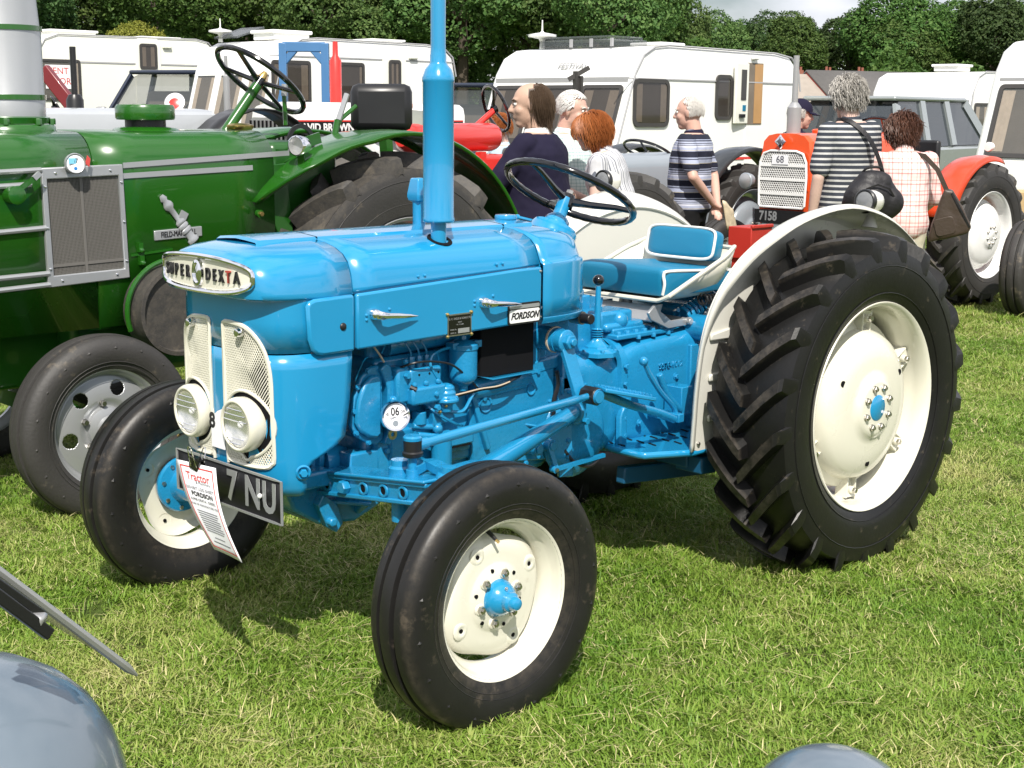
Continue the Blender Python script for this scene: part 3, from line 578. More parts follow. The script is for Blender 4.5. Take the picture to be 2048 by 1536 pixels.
# lift pump
m=MB(); c=V((-1.530,-.215,.745)); m.lathe([(0,-.045),(.018,-.045),(.022,-.02),(.036,-.015),(.040,-.010),(.040,-.002),(.036,.0),(.030,.006),(.031,.018),(.026,.022),(.027,.032),(.018,.040),(.007,.044),(0,.044)],c,(0,0,1),20); m.bar(c+V((-.06,.03,-.02)),c+V((.0,.01,-.02)),.035,.02); m.bar(c+V((-.05,.02,-.06)),c+V((.03,.02,-.05)),.04,.05); lp=cast(m,'lift_pump',bev=.004)
for k in range(6): a=k*pi/3; q=MB(); q.ball(c+V((.034*cos(a),.034*sin(a),.002)),.005,6); q.build('pump_screw',M['bluecast'],lp)
q=MB(); q.hexa(c+V((-.055,-.02,-.02)),AX,.010,.012); q.build('pump_bolt',M['bluecast'],lp)
# oil filter group below
m=MB(); m.box((-1.585,-.165,.655),(.10,.05,.06)); m.tube([(-1.64,-.19,.668),(-1.56,-.205,.655)],.010,8); m.ball((-1.56,-.21,.652),.017,10); m.tube([(-1.63,-.20,.64),(-1.57,-.215,.628),(-1.51,-.205,.632)],.011,8); m.cyl((-1.615,-.19,.67),(-1.615,-.19,.71),.022,n=14); m.cyl((-1.535,-.20,.46),(-1.535,-.20,.63),.032,n=20); cast(m,'oil_filter',bev=.003)
m=MB(); m.box((-1.455,-.175,.60),(.10,.06,.035)); m.box((-1.45,-.168,.575),(.09,.04,.03)); cast(m,'side_bracket',bev=.006)
m=MB(); m.box((-1.455,-.178,.583),(.075,.05,.010)); cast(m,'bracket_gap','dark')
m=MB(); m.box((-1.66,-.155,.60),(.10,.03,.12)); m.box((-1.80,-.13,.56),(.11,.06,.10)); cast(m,'front_support',bev=.008)
# fuel filter
fc=V((-1.452,-.205,.882)); m=MB(); m.lathe([(0,-.128),(.014,-.128),(.016,-.112),(.034,-.100),(.043,-.088),(.044,-.075),(.044,.0),(.047,.002),(.047,.018),(.043,.020),(.03,.028),(.012,.032),(0,.032)],fc,(0,0,1),28); m.box(fc+V((.035,0,.014)),(.06,.03,.022)); m.box(fc+V((-.03,.0,.016)),(.05,.035,.02)); m.hexa(fc+V((.0,0,.03)),(0,0,1),.012,.016); cast(m,'fuel_filter',bev=.003)
m=MB(); m.tube(smooth_path([fc+V((-.055,0,.014)),(-1.719,-0.205,0.905),(-1.565,-0.21,0.89),(-1.591,-0.215,0.863),(-1.582,-0.22,0.828),(-1.558,-0.22,0.795),(-1.544,-0.22,0.774),(-1.562,-0.22,0.761)],5)[18:] if 0 else smooth_path([fc+V((-.05,0,.012)),(-1.545,-0.21,0.891),(-1.585,-0.215,0.878),(-1.595,-0.22,0.852),(-1.574,-0.22,0.816),(-1.544,-0.22,0.778),(-1.566,-0.22,0.76)],5),.0045,6); bp(m,'fuel_pipe')
m=MB(); m.tube(smooth_path([(-1.554,-0.2,0.888),(-1.541,-0.2,0.836),(-1.547,-0.2,0.806),(-1.572,-0.2,0.829)],4),.0035,6); bp(m,'fuel_pipe')
m=MB(); m.tube(smooth_path([(-1.52,-0.22,0.748),(-1.542,-0.22,0.733),(-1.546,-0.22,0.712),(-1.502,-0.22,0.696),(-1.461,-0.22,0.697),(-1.426,-0.22,0.739),(-1.392,-0.21,0.752)],5),.0055,7); bp(m,'fuel_pipe')
m=MB(); m.tube(smooth_path([(-1.558,-0.22,0.759),(-1.532,-0.22,0.75),(-1.512,-0.22,0.756)],3),.006,7); bp(m,'fuel_pipe')
m=MB(); m.tube(smooth_path([(-1.696,-0.2,0.854),(-1.668,-0.235,0.869),(-1.614,-0.24,0.868),(-1.536,-0.24,0.851),(-1.481,-0.235,0.818),(-1.429,-0.23,0.775),(-1.397,-0.22,0.751)],5),.0035,6); bp(m,'stop_cable','black')
m=MB(); m.tube(smooth_path([(-1.532,-0.22,0.742),(-1.462,-0.225,0.749),(-1.395,-0.225,0.753),(-1.315,-0.225,0.752),(-1.256,-0.22,0.765),(-1.204,-0.2,0.771),(-1.171,-0.17,0.788)],5),.0050,6); bp(m,'wiring_loom','black')
m=MB(); m.tube(smooth_path([(-1.529,-0.232,0.75),(-1.47,-0.234,0.754),(-1.404,-0.234,0.758),(-1.334,-0.234,0.757),(-1.275,-0.228,0.763)],5),.0022,5); bp(m,'brown_wire','wire')
m=MB(); m.tube(smooth_path([(-1.782,-0.18,0.928),(-1.758,-0.18,0.899),(-1.74,-0.18,0.873)],3),.003,5); bp(m,'thin_wire','wire')
m=MB(); m.ball((-1.543,-0.23,0.722),.006,8); m.ball((-1.567,-0.23,0.707),.006,8); bp(m,'copper_end','brass')
# battery and tray
m=MB(); m.box((-1.268,-.10,.875),(.23,.22,.185)); bp(m,'battery','dark',bev=.004)
m=MB(); m.ext([(-1.40,.793),(-1.385,.789),(-1.345,.7765),(-1.143,.7795),(-1.138,.784),(-1.342,.782)],(0,.0,0),(1,0,0),(0,0,1),.225); bp(m,'battery_tray')
m=MB(); m.cyl((-1.39,-.155,.745),(-1.16,-.155,.755),.042,n=24); cast(m,'dynamo')
m=MB(); m.box((-1.115,-.10,.86),(.07,.14,.20)); m.box((-1.03,-.13,.875),(.20,.05,.17)); m.ext([(-1.15,.752),(-1.15,.80),(-.99,.812),(-.99,.768)],(0,-.10,0),(1,0,0),(0,0,1),.075); cast(m,'steering_box',bev=.008)
# engine side panel with plugs and the clutch housing flange
m=MB(); m.ext([(-1.405,.74),(-1.36,.735),(-1.30,.765),(-1.02,.775),(-1.02,.46),(-1.38,.50)],(0,-.145,0),(1,0,0),(0,0,1),.028); cast(m,'block_side',bev=.006)
m=MB(); m.bar((-1.395,-.178,.735),(-1.325,-.178,.545),.018,.022,up=AX); cast(m,'block_rib',bev=.004)
for x,z,r in((-1.330,.690,.026),(-1.205,.752,.020),(-1.13,.712,.018)):
    q=MB(); q.lathe([(0,.001),(r*.72,.001),(r*.78,.005),(r,.006),(r,-.01)],(x,-.173,z),AX,24); cast(q,'core_plug')
for p in((-1.336,-0.175,0.709),(-1.357,-0.175,0.643),(-1.396,-0.175,0.699)): q=MB(); q.lathe([(.010,0),(.008,.006),(0,.008)],p,AX,10); cast(q,'side_stud')
m=MB(); m.box((-.985,0,.625),(.045,.40,.37)); cast(m,'clutch_flange',bev=.006)
# gearbox
def loftx(secs):
    m=MB(); m.grid([[V((x,y,z)) for y,z in s] for x,s in secs],cv=True); m.add([V((secs[0][0],y,z)) for y,z in secs[0][1]],[tuple(range(len(secs[0][1])))]); m.add([V((secs[-1][0],y,z)) for y,z in secs[-1][1]],[tuple(range(len(secs[-1][1])))[::-1]]); return m
def rr_sec(w,z0,z1,r,n=5): return [(y,z+(z0+z1)/2) for y,z in rrect(2*w,z1-z0,r,n)]
m=loftx([(-.965,rr_sec(.195,.43,.79,.05)),(-.90,rr_sec(.20,.42,.80,.06)),(-.82,rr_sec(.197,.425,.80,.07)),(-.735,rr_sec(.185,.44,.80,.08)),(-.70,rr_sec(.182,.45,.80,.08))]); gb=cast(m,'clutch_housing',ang=40)
m=MB(); m.lathe([(0,.018),(.10,.016),(.135,.004),(.150,-.012)],(-.925,-.188,.535),AX,36); cast(m,'housing_bulge')
m=MB(); m.grid([[V((x,y,z)) for y,z in rr_sec(w,.43,.83,.09)] for x,w in((-.725,.182),(-.722,.203),(-.692,.203),(-.689,.182))],cv=True); cast(m,'housing_flange',ang=30)
m=loftx([(-.69,rr_sec(.178,.45,.795,.06)),(-.62,rr_sec(.185,.45,.815,.05)),(-.45,rr_sec(.19,.43,.825,.05)),(-.30,rr_sec(.20,.40,.84,.06)),(-.22,rr_sec(.21,.36,.86,.08)),(.16,rr_sec(.21,.36,.86,.08))]); cast(m,'gearbox',ang=40)
m=MB(); m.box((-.56,-.02,.835),(.30,.30,.018)); m.box((-.60,-.02,.850),(.20,.24,.022)); cast(m,'gearbox_cover',bev=.005)
for i in range(7):
    q=MB(); q.hexa((-.69+.045*i,-.155,.842),(0,0,1),.011,.012); cast(q,'cover_bolt')
m=MB(); m.box((-.66,-.06,.885),(.17,.12,.07)); m.box((-.63,-.05,.865),(.20,.17,.03)); m.cyl((-.77,-.06,.88),(-.72,-.06,.88),.030,n=20); m.cyl((-.74,-.0,.87),(-.74,-.0,.965),.022,n=16); m.ball((-.64,-.11,.885),.033,14); cast(m,'selector_housing',bev=.012)
m=MB(); m.box((-.70,.03,.935),(.07,.06,.06)); m.cyl((-.70,.03,.96),(-.70,.03,.985),.02); cast(m,'start_switch_box',bev=.006)
for x,z in((-.905,.70),(-.695,.62),(-.695,.74),(-.42,.67),(-.395,.60),(-.70,.53),(-.62,.53)):
    q=MB(); q.lathe([(.014,0),(.013,.004),(0,.004)],(x,-.198 if x<-.6 else -.190,z),AX,12); q.hexa((x,-.200 if x<-.6 else -.192,z),AX,.0095,.010); cast(q,'case_bolt')
m=MB(); m.ext([(-.735,.44),(-.735,.57),(-.718,.60),(-.70,.60),(-.70,.44)],(0,-.19,0),(1,0,0),(0,0,1),.025); cast(m,'casting_rib',bev=.005); m=MB(); m.box((-.335,-.196,.63),(.05,.03,.30)); cast(m,'casting_rib',bev=.005)
text('casting_letters','957E-1012',.030,M['bluecast'],BT,(-.45,-.1925,.715),(1,0,0),(0,0,1),.003,shear=.1)
# hydraulic cover and rear axle trumpet
m=MB(); m.lathe([(0,0),(.17,0),(.16,.06),(.13,.10),(.05,.12),(0,.12)],(-.05,0,.83),(0,0,1),32); m.box((-.12,0,.86),(.36,.30,.10)); cast(m,'hydraulic_cover',bev=.02)
for sd in(1,-1):
    m=MB(); m.lathe([(.17,-.0),(.165,.05),(.12,.11),(.075,.17),(.062,.20),(.060,.38),(.09,.385),(.09,.40),(.05,.40),(.05,.56)],(0,-sd*.19,.5853),(0,-sd,0),36); m.cyl((-.30,-sd*.17,.835),(-.30,-sd*.30,.835),.048,n=24); cast(m,'axle_trumpet')
# gear lever with rubber gaiter
m=MB(); m.lathe([(.075,-.02),(.075,-.006),(.06,.002),(.046,.006),(.044,.012),(.033,.018),(.018,.034),(.017,.04)],(-.80,-.158,.806),(0,0,1),8); 
for k in range(4): m.lathe([(.010,.042+.008*k),(.0205,.045+.008*k),(.010,.049+.008*k)],(-.80,-.158,.806),(0,0,1),16)
m.tube(smooth_path([(-.80,-.158,.83),(-.80,-.158,.93),(-0.799,-0.158,1.021)],3),[.0125,.0122,.012,.0115,.0105,.0095,.009],10); gl=bp(m,'gear_lever')
q=MB(); q.ball((-0.799,-0.158,1.041),(.0195,.0195,.0185),16); q.build('knob',M['blackg'],gl)
for k in range(6): q=MB(); a=k*pi/3; q.hexa((-.80+.062*cos(a),-.158+.062*sin(a),.801),(0,0,1),.008,.010); q.build('gaiter_bolt',M['bluecast'],gl)
# steering support bracket, drop arm, links
m=MB(); sp=[(-1.064,-0.135,0.928),(-0.887,-0.135,0.931),(-0.813,-0.135,0.925),(-0.795,-0.135,0.885),(-0.791,-0.135,0.816),(-0.828,-0.135,0.746),(-0.882,-0.135,0.72),(-0.907,-0.135,0.74),(-0.95,-0.135,0.757),(-0.984,-0.135,0.795),(-1.039,-0.135,0.843)]
m.ext([(p[0],p[2]) for p in sp],(0,-.07,0),(1,0,0),(0,0,1),.06); m.ext([(p[0]+.012,p[2]) for p in sp[2:7]]+[(p[0]-.012,p[2]) for p in sp[2:7]][::-1],(0,-.128,0),(1,0,0),(0,0,1),.025); m.box((-.955,-.15,.71),(.12,.10,.06)); cast(m,'steering_bracket',bev=.006)
m=MB(); m.cyl((-.955,-.19,.935),(-.955,-.235,.935),.022,n=16); o=bp(m,'steering_stop','steel'); q=MB(); q.cyl((-.955,-.23,.935),(-.955,-.275,.935),.017,n=14); q.build('rubber_buffer',M['black'],o,bev=.003)
da=V((-1.075,-.27,.876)); db=V((-1.055,-.325,.700))
m=MB(); m.cyl(da+V((0,.10,0)),da+V((0,.02,0)),.040,n=24); cast(m,'sector_shaft'); m=MB(); m.cyl(da+V((0,.045,0)),da+V((0,.038,0)),.043,n=24); bp(m,'shaft_seal','wire')
m=MB(); m.lathe([(0,-.02),(.036,-.02),(.038,.012),(.030,.016),(0,.016)],da,AX,24); m.ribbon([da+V((0,0,0)),lerp(da,db,.5),db],.050,.018,up=AX); m.hexa(da+V((0,-.016,0)),AX,.026,.020); m.cyl(da+V((0,-.03,0)),da+V((0,-.046,0)),.012); cast(m,'drop_arm',bev=.004)
jb=V((-1.045,-.365,.7085)); 
m=MB(); m.lathe([(.0,-.03),(.030,-.03),(.030,.026),(.026,.030)],jb,AX,8); m.lathe([(.02,.0),(.027,.008),(.027,.024),(.022,.032)],(jb.x,jb.y,jb.z),(0,1,0),14); o=bp(m,'link_joint','black',bev=.002); q=MB(); q.lathe([(.022,.0305),(.020,.036),(0,.037)],jb,AX,20); q.lathe([(.025,.030),(.0235,.033),(.0225,.030)],jb,AX,20); q.build('joint_cap',M['bluecast'],o)
ja=V((-1.899,-0.5,0.701))
m=MB(); m.lathe([(0,-.028),(.026,-.028),(.029,-.024),(.029,-.016),(.025,-.012),(.025,.020),(.022,.022)],ja,(0,0,1),22); o=bp(m,'link_joint','black'); q=MB(); q.lathe([(.026,.018),(.0265,.026),(.022,.031),(0,.031)],ja,(0,0,1),22); q.build('joint_cap',M['bluecast'],o)
d=(jb-ja).normalized()
m=MB(); m.tube([ja+d*.02,ja+d*.055,ja+d*.056,lerp(ja,jb,.16),lerp(ja,jb,.17),jb-d*.085,jb-d*.08,jb-d*.02],[.017,.017,.0135,.0135,.0145,.0145,.012,.012],14); bp(m,'drag_link')
ra=V((-1.87,-.56,.555)); rb=V((-.985,-.235,.628))
m=MB(); m.tube([ra,lerp(ra,rb,.5),lerp(ra,rb,.93),rb],[.036,.031,.026,.024],18); bp(m,'radius_rod')
m=MB(); m.lathe([(0,0),(.036,0),(.036,.016),(.02,.03)],rb-(rb-ra).normalized()*.012,rb-ra,18); m.box(rb+V((.035,.03,.0)),(.06,.05,.10)); cast(m,'rod_mount',bev=.012)
for dx,dz in((.045,.035),(.05,-.04),(.03,.07)): q=MB(); q.hexa(rb+V((dx,.0,dz)),AX,.012,.014); cast(q,'mount_bolt')
m=MB(); m.bar((-.995,-.19,.70),(-.985,-.195,.40),.022,.05); cast(m,'side_stay',bev=.003)
m=MB(); m.tube(smooth_path([(-1.048,-0.21,0.767),(-1.04,-0.21,0.72),(-1.058,-0.21,0.672),(-1.059,-0.21,0.597)],4),.0075,8); bp(m,'rubber_hose','black')
m=MB(); m.tube(smooth_path([(-0.997,-0.2,0.493),(-0.964,-0.22,0.448),(-0.912,-0.24,0.431),(-0.851,-0.24,0.456)],4),.006,7); bp(m,'rubber_hose','black')
for px in((-1.143,-0.21,0.523),(-1.081,-0.21,0.525)): m=MB(); px=V(px); m.cyl(px+V((0,.05,0)),px+V((0,-.02,0)),.021,n=16); m.cyl(px+V((0,-.02,0)),px+V((0,-.026,0)),.015,n=14); cast(m,'brake_pivot',bev=.002)
m=MB(); m.bar((-1.093,-0.225,0.524),(-1.07,-0.235,0.447),.018,.012,up=AX); m.bar((-1.075,-0.24,0.448),(-0.844,-0.24,0.458),.012,.014,up=AX); q=V((-1.085,-0.25,0.449)); m.cyl(q+V((0,.02,0)),q,.012,n=10); cast(m,'brake_rod')
m=MB(); m.cyl(q,q+V((0,-.008,0)),.007,n=8); bp(m,'rod_pin','steel')
# front axle
m=MB()
for sd in(-1,1):
    a=V((-1.895,0,.512)); b=V((-1.895,sd*.60,.590)); m.bar(a,b,.072,.068)
    m.bar(a+V((-.039,0,.026)),b+V((-.039,0,.026)),.010,.014); m.bar(a+V((-.039,0,-.026)),b+V((-.039,0,-.026)),.010,.014); m.bar(a+V((.0,0,.036)),b+V((.0,0,.036)),.10,.010)
cast(m,'front_axle',bev=.004)
for i,y in enumerate((.155,.245,.325,.415,.50)):
    for sd in(-1,1):
        q=MB(); c=V((-1.9325,sd*y,.512+.13*y)); 
        if i==1: q.hexa(c,(-1,0,0),.020,.022); cast(q,'axle_bolt')
        else: q.lathe([(.0205,0),(.0185,.005),(.013,.005),(.012,.001),(0,.001)],c,(-1,0,0),16); cast(q,'hole_boss'); q=MB(); q.lathe([(.0118,.0016),(0,.0016)],c,(-1,0,0),14); bp(q,'axle_hole','dark')
for sd in(-1,1):
    m=MB(); k=V((-1.865,sd*.605,.585)); m.lathe([(0,-.17),(.034,-.165),(.036,.045),(.030,.055),(.022,.058),(.020,.075),(0,.078)],k,(.0,sd*.08,1),20); m.tube([k+V((0,sd*.0,-.10)),V((-1.86,sd*.70,.36)),V((-1.86,sd*.768,.339))],[.04,.034,.03],14); cast(m,'kingpin')
m=MB(); k=V((-1.865,-.605,.645)); m.ribbon(smooth_path([k+V((.13,.02,-.005)),k+V((.07,.0,.0)),k,k+V((.02,.10,.0)),V((ja.x,ja.y,ja.z-.065))],3),.040,.022); m.cyl((ja.x,ja.y,ja.z-.08),(ja.x,ja.y,ja.z-.02),.012,n=12); m.cyl((ja.x,ja.y,ja.z-.085),(ja.x,ja.y,ja.z-.065),.019,n=12); cast(m,'steering_arm',bev=.004)
m=MB(); m.lathe([(0,0),(.034,0),(.034,.028),(.027,.034),(.026,.05),(0,.052)],(-1.885,-.43,.60),(0,0,1),20); cast(m,'axle_clamp'); m=MB(); m.lathe([(0,0),(.026,0),(.026,-.06),(0,-.06)],(-1.885,-.43,.535),(0,0,1),16); cast(m,'clamp_end')
# pivot casting below the nose
m=MB(); m.ext([(-.21,.545),(.21,.545),(.20,.47),(.12,.41),(.0,.385),(-.12,.41),(-.20,.47)],(-1.80,0,0),(0,1,0),(0,0,1),.02); m.box((-2.00,0,.555),(.16,.34,.05)); m.ext([(-2.05,.53),(-1.75,.55),(-1.66,.50),(-1.70,.42),(-1.80,.385),(-1.93,.40),(-2.02,.46)],(0,.11,0),(1,0,0),(0,0,1),.22); pc=cast(m,'pivot_casting',bev=.010)
m=MB(); m.ext([(-1.935,.50),(-1.955,.47),(-1.925,.40),(-1.89,.375),(-1.865,.40),(-1.885,.46)],(0,-.11,0),(1,0,0),(0,0,1),.03); m.hexa((-1.915,-.14,.415),AX,.015,.022); m.bar((-1.90,-.10,.47),(-1.80,-.19,.46),.05,.012); cast(m,'pivot_bracket',bev=.004)
# footplates and pedals
for sd in(-1,1):
    m=MB(); P=[(-.742,.115),(-.775,.20),(-.775,.325),(-.765,.352),(-.735,.368),(-.61,.435),(-.30,.435),(-.30,.20),(-.55,.115)]
    m.ext([(x,sd*y) for x,y in (P if sd>0 else P[::-1])],(0,0,.448),(1,0,0),(0,1,0),.024); fp=bp(m,'footplate',bev=.009)
    for r in range(5):
        for k in range(2+min(r,3)):
            x=-.735+.085*r+.0*k; y=.165+.055*k+.012*(r%2)
            if y<.40: q=MB(); q.ext([(a,b) for a,b in rrect(.0105,.044,.005,3)],(x,sd*y,.4725),(1,-.25*sd,0),(.25,1,0),.0012); q.build('slot',M['dark'],fp)
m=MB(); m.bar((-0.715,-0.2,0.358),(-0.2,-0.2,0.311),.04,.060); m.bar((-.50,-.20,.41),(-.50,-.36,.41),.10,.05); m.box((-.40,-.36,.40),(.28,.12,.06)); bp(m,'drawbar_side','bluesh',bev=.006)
pa,pb,pe=V((-0.977,-0.36,0.714)),V((-0.8,-0.4,0.671)),V((-0.592,-0.33,0.561))
m=MB(); m.bar(pa+V((-.005,.02,.006)),pb+V((.0,0,.004)),.085,.014); pd=bp(m,'clutch_pedal','bluecast',bev=.004)
m=MB(); m.tube(smooth_path([pa+V((.0,.02,-.01)),lerp(pa,pe,.35)+V((0,0,-.012)),lerp(pa,pe,.75),pe],4),.015,10); m.build('pedal_arm',M['bluecast'],pd)
m=MB()
for i in range(9):
    for j in range(4): m.ball(lerp(pa+V((-.005,.02,.006)),pb+V((0,0,.004)),(i+.7)/9.6)+V((.4*(j-1.5)*.008,(j-1.5)*.018,.0085)),.005,5,4)
m.build('pedal_grip',M['bluecast'],pd)
m=MB(); m.tube(smooth_path([(-0.719,-0.3,0.771),(-0.687,-0.3,0.722),(-0.627,-0.3,0.654),(-0.555,-0.3,0.591),(-0.542,-0.3,0.545)],4),[.0085]*4+[.010]*13,8); m.ball((-0.722,-0.3,0.774),.016,12); bp(m,'parking_lever','bluecast')
m=MB(); m.tube(smooth_path([(-0.616,-0.28,0.714),(-0.568,-0.28,0.634),(-0.497,-0.28,0.571)],4),.013,8); m.bar((-.56,-.20,.56),(-.56,-.34,.56),.03,.03); m.box((-.46,-.24,.60),(.06,.08,.10)); bp(m,'brake_pedal_arm','bluecast',bev=.003)
# seat
def seat_pt(u,v):   # u 0 front..1 rear, v -1..1 across
    x=-.535+.40*u; w=lerp(.245,.238,u); s=abs(v)
    lift=max((0 if s<.80 else ((s-.80)/.2)**1.2)*(.020+.135*u),.150*max(0,(u-.74)/.26)**1.4)
    return V((x+.03*(1-s**2)*u,-w*v*(1-.10*max(0,u-.8)/.2*s**2),.952+.012*u+lift))
m=MB(); m.grid([[seat_pt(u/12,-1+2*k/28) for k in range(29)] for u in range(13)]); pan=bp(m,'seat','cream',solid=.006,ang=60)
m=MB(); ed=[seat_pt(0,-1+2*k/28) for k in range(29)]+[seat_pt(u/12,1) for u in range(1,13)]+[seat_pt(1,1-2*k/28) for k in range(1,29)]+[seat_pt(1-u/12,-1) for u in range(1,12)]; m.tube(ed,.008,7,closed=True); m.build('seat_rim',M['cream'],pan)
def cushion(cx,cy,cz,lx,ly,lz,M3,r=.03):
    m=MB(); n=14; P=[]
    for i in range(n+1):
        row=[]
        for j in range(24):
            a=2*pi*j/24; ca=math.copysign(abs(cos(a))**.35,cos(a)); sa=math.copysign(abs(sin(a))**.35,sin(a))
            t=i/n; b=-pi/2+pi*t; k=abs(cos(b))**.28; zz=math.copysign(abs(sin(b))**.5,sin(b)); row.append(V((cx,cy,cz))+M3@V((lx/2*ca*k,ly/2*sa*k,lz/2*zz)))
        P.append(row)
    m.grid(P,cv=True); return m
m=MB(); P=[]; n=8
for z,k in((.966,.985),(.972,1.0),(1.04,1.0),(1.052,.992),(1.060,.965),(1.066,.85),(1.069,.5),(1.070,.02)):
    P.append([V((-.325+(-.185+.02*(z-.97)/.1*0 if 0 else 0)+k*x*1.0,k*y,z-.06*(x+.19)*(z-.966)/.1*1.0)) for x,y in rrect(.39,.425,.035,5)])
m.grid(P,cv=True); cs=m.build('seat_cushion',M['vinyl'],pan,ang=60)
def pipeloop(cx,cy,cz,lx,ly,M3,off,parent,k=.97,r=.0055):
    m=MB(); P=[]
    for j in range(40):
        a=2*pi*j/40; ca=math.copysign(abs(cos(a))**.35,cos(a)); sa=math.copysign(abs(sin(a))**.35,sin(a)); P.append(V((cx,cy,cz))+M3@V((lx/2*ca*k,ly/2*sa*k,off)))
    m.tube(P,r,6,closed=True); m.build('piping',M['piping'],parent)
Rs=Matrix.Rotation(R(4),3,'Y')
for sd in(-1,1): m=MB(); m.tube(smooth_path([V((-.520,sd*.205,.972)),V((-.521,sd*.2135,1.01)),V((-.517,sd*.2055,1.043)),V((-.49,sd*.210,1.053)),V((-.30,sd*.211,1.043)),V((-.14,sd*.208,1.033))],4),.0055,6); m.build('piping',M['piping'],pan)
Rb=Matrix.Rotation(R(-90-14)+pi,3,'Y'); Rb=Matrix(((sin(R(12)),0,-cos(R(12))),(0,1,0),(cos(R(12)),0,sin(R(12))))) 
bc=(-.155,0.0,1.118); m=cushion(*bc,.118,.325,.075,Rb); bk=m.build('backrest',M['vinyl'],pan,ang=60)
pipeloop(*bc,.118,.325,Rb,.030,pan,k=.985)
# seat suspension under the pan
m=MB(); 
for sd in(-.17,.17): m.ribbon([(-.53,sd,.93),(-.56,sd,.905),(-.545,sd,.885),(-.44,sd,.845),(-.25,sd,.845),(-.17,sd,.88),(-.16,sd,.93)],.012,.05,up=(1,0,0)) if 0 else m.ext([(-.53,.935),(-.565,.91),(-.55,.885),(-.455,.845),(-.24,.85),(-.18,.90),(-.19,.935),(-.25,.875),(-.44,.872),(-.50,.91),(-.49,.935)],(0,sd,0),(1,0,0),(0,0,1),.012)
m.box((-.52,0,.90),(.012,.34,.06),Matrix.Rotation(R(35),3,'Y')); m.cyl((-.35,-.20,.862),(-.35,.20,.862),.012,n=10); bp(m,'seat_bracket',M['silver'],bev=.002)
m=MB(); 
sp0,sp1=V((-.33,-.13,.865)),V((-.10,-.13,.93)); m.tube([lerp(sp0,sp1,i/80)+V((-.35,0,1)).normalized()*.032*cos(i*.785*1.0)+V((0,1,0))*.032*sin(i*.785) for i in range(81)],.008,6); bp(m,'seat_spring')
m=MB(); sp0,sp1=V((-.30,-.20,.935)),V((-.12,-.20,.925)); m.tube([lerp(sp0,sp1,i/72)+V((0,0,1))*.018*cos(i*.785)+V((0,1,0))*.018*sin(i*.785) for i in range(73)],.005,6); bp(m,'damper_spring','black')
m=MB(); m.bar((-.62,.05,.83),(-.60,.05,.95),.05,.05); bp(m,'lift_post','bluecast'); m=MB(); m.tube(smooth_path([(-0.485,0.25,0.906),(-0.375,0.25,0.902),(-0.296,0.25,0.89),(-0.261,0.25,0.864),(-0.232,0.25,0.855)],4),.006,7); bp(m,'lift_control','bluecast'); m=MB(); m.box((-0.378,0.2,0.873),(.05,.04,.07)); bp(m,'lift_valve','bluecast')
m=MB(); m.lathe([(0,0),(.10,0),(.07,.02),(.03,.035),(.02,.14),(0,.14)],(-0.37,0.1,0.821),(0,0,1),16); bp(m,'lift_quadrant','silver')
# mudguards: inner panel and crown flange
FO=[(-.612,.470),(-.606,.56),(-.600,.66),(-.585,.78),(-.560,.88),(-.525,.955),(-.475,1.02),(-.40,1.09),(-.32,1.14),(-.22,1.185),(-.10,1.215),(.02,1.227),(.14,1.218),(.27,1.185),(.39,1.13),(.50,1.05),(.58,.95),(.63,.84)]
def guard(sd):
    P=[V((x,0,z)) for x,z in FO]; P=smooth_path(P,3); n=len(P); c0=V((0,0,.5853)); rows=[]; 
    for i,p in enumerate(P):
        t=i/(n-1); d=(p-c0).normalized(); w=np.interp(t,[0,.2,.33,.5,.66,1],[.012,.018,.045,.11,.15,.17]); up=np.interp(t,[0,.25,.5,.66,1],[.002,.008,.030,.045,.045])
        row=[]
        for q in(0,.12,.3,.5,.7,.88,1): row.append(V((p.x,0,p.z))+d*(up*sin(min(1,q*1.15)*pi/2)+.012*min(1,q*4)-(.014 if q==1 else 0))+V((0,sd*(.43+w*q),0)))
        rows.append([V((p.x,sd*.428,p.z))-d*.012]+row)
    m=MB(); m.grid(rows); return m,P
for sd in(-1,1):
    m,P=guard(sd); fd=bp(m,'mudguard','fcream',solid=.004,ang=50)
    m=MB(); yy=sd*.430; cen=[(-.02,.60),(.45,.60)]
    P2=[(q.x*.99,q.z*.99+.006) for q in P]; m.ext([(x,z) for x,z in P2]+[(.55,.52),(.0,.42),(-.45,.43)],(0,yy,0),(1,0,0),(0,0,1),.004); m.build('inner_panel',M['fcream'],fd)
    for z in(.60,.74,.88): q=MB(); q.ext([(-.545-.0*z,-.012),(-.545,.012),(-.44,.02),(-.40,.012),(-.40,-.012),(-.44,-.02)],(0,yy-(.004 if sd<0 else -.004),z),(1,0,.05),(0,0,1),.012 if sd<0 else -.012); q.build('pressed_rib',M['fcream'],fd,bev=.006)
    m=MB(); m.tube([V((q.x,sd*.424,q.z))-V((q.x,0,q.z-.5853)).normalized()*.006 for q in P],.007,6); m.build('rolled_edge',M['fcream'],fd)
    for x in(-.585,-.46): q=MB(); q.ball((x,sd*.436,.49),.008,8); q.build('panel_bolt',M['steel'],fd)
    # side lamp on the crown
    lc=V((0.277,-0.515,1.282)) if sd<0 else V((.06,.585,1.318))
    m=MB(); m.lathe([(0,-.045),(.022,-.043),(.037,-.030),(.041,-.01),(.042,.030)],lc,(-1,0,.05),28); m.lathe([(.020,0),(.016,-.04),(.03,-.075)],lc+V((.01,0,-.02)),(.15,0,1),14); sl=m.build('side_lamp',M['fcream'],fd)
    m=MB(); m.lathe([(.0425,.026),(.0445,.032),(.0445,.044),(.041,.048),(.036,.046)],lc,(-1,0,.05),28); m.build('lamp_rim',M['black'],sl)
    m=MB(); m.lathe([(.038,.043),(.03,.049),(.015,.052),(0,.0525)],lc,(-1,0,.05),24); m.build('lens',M['lamplens'],sl)
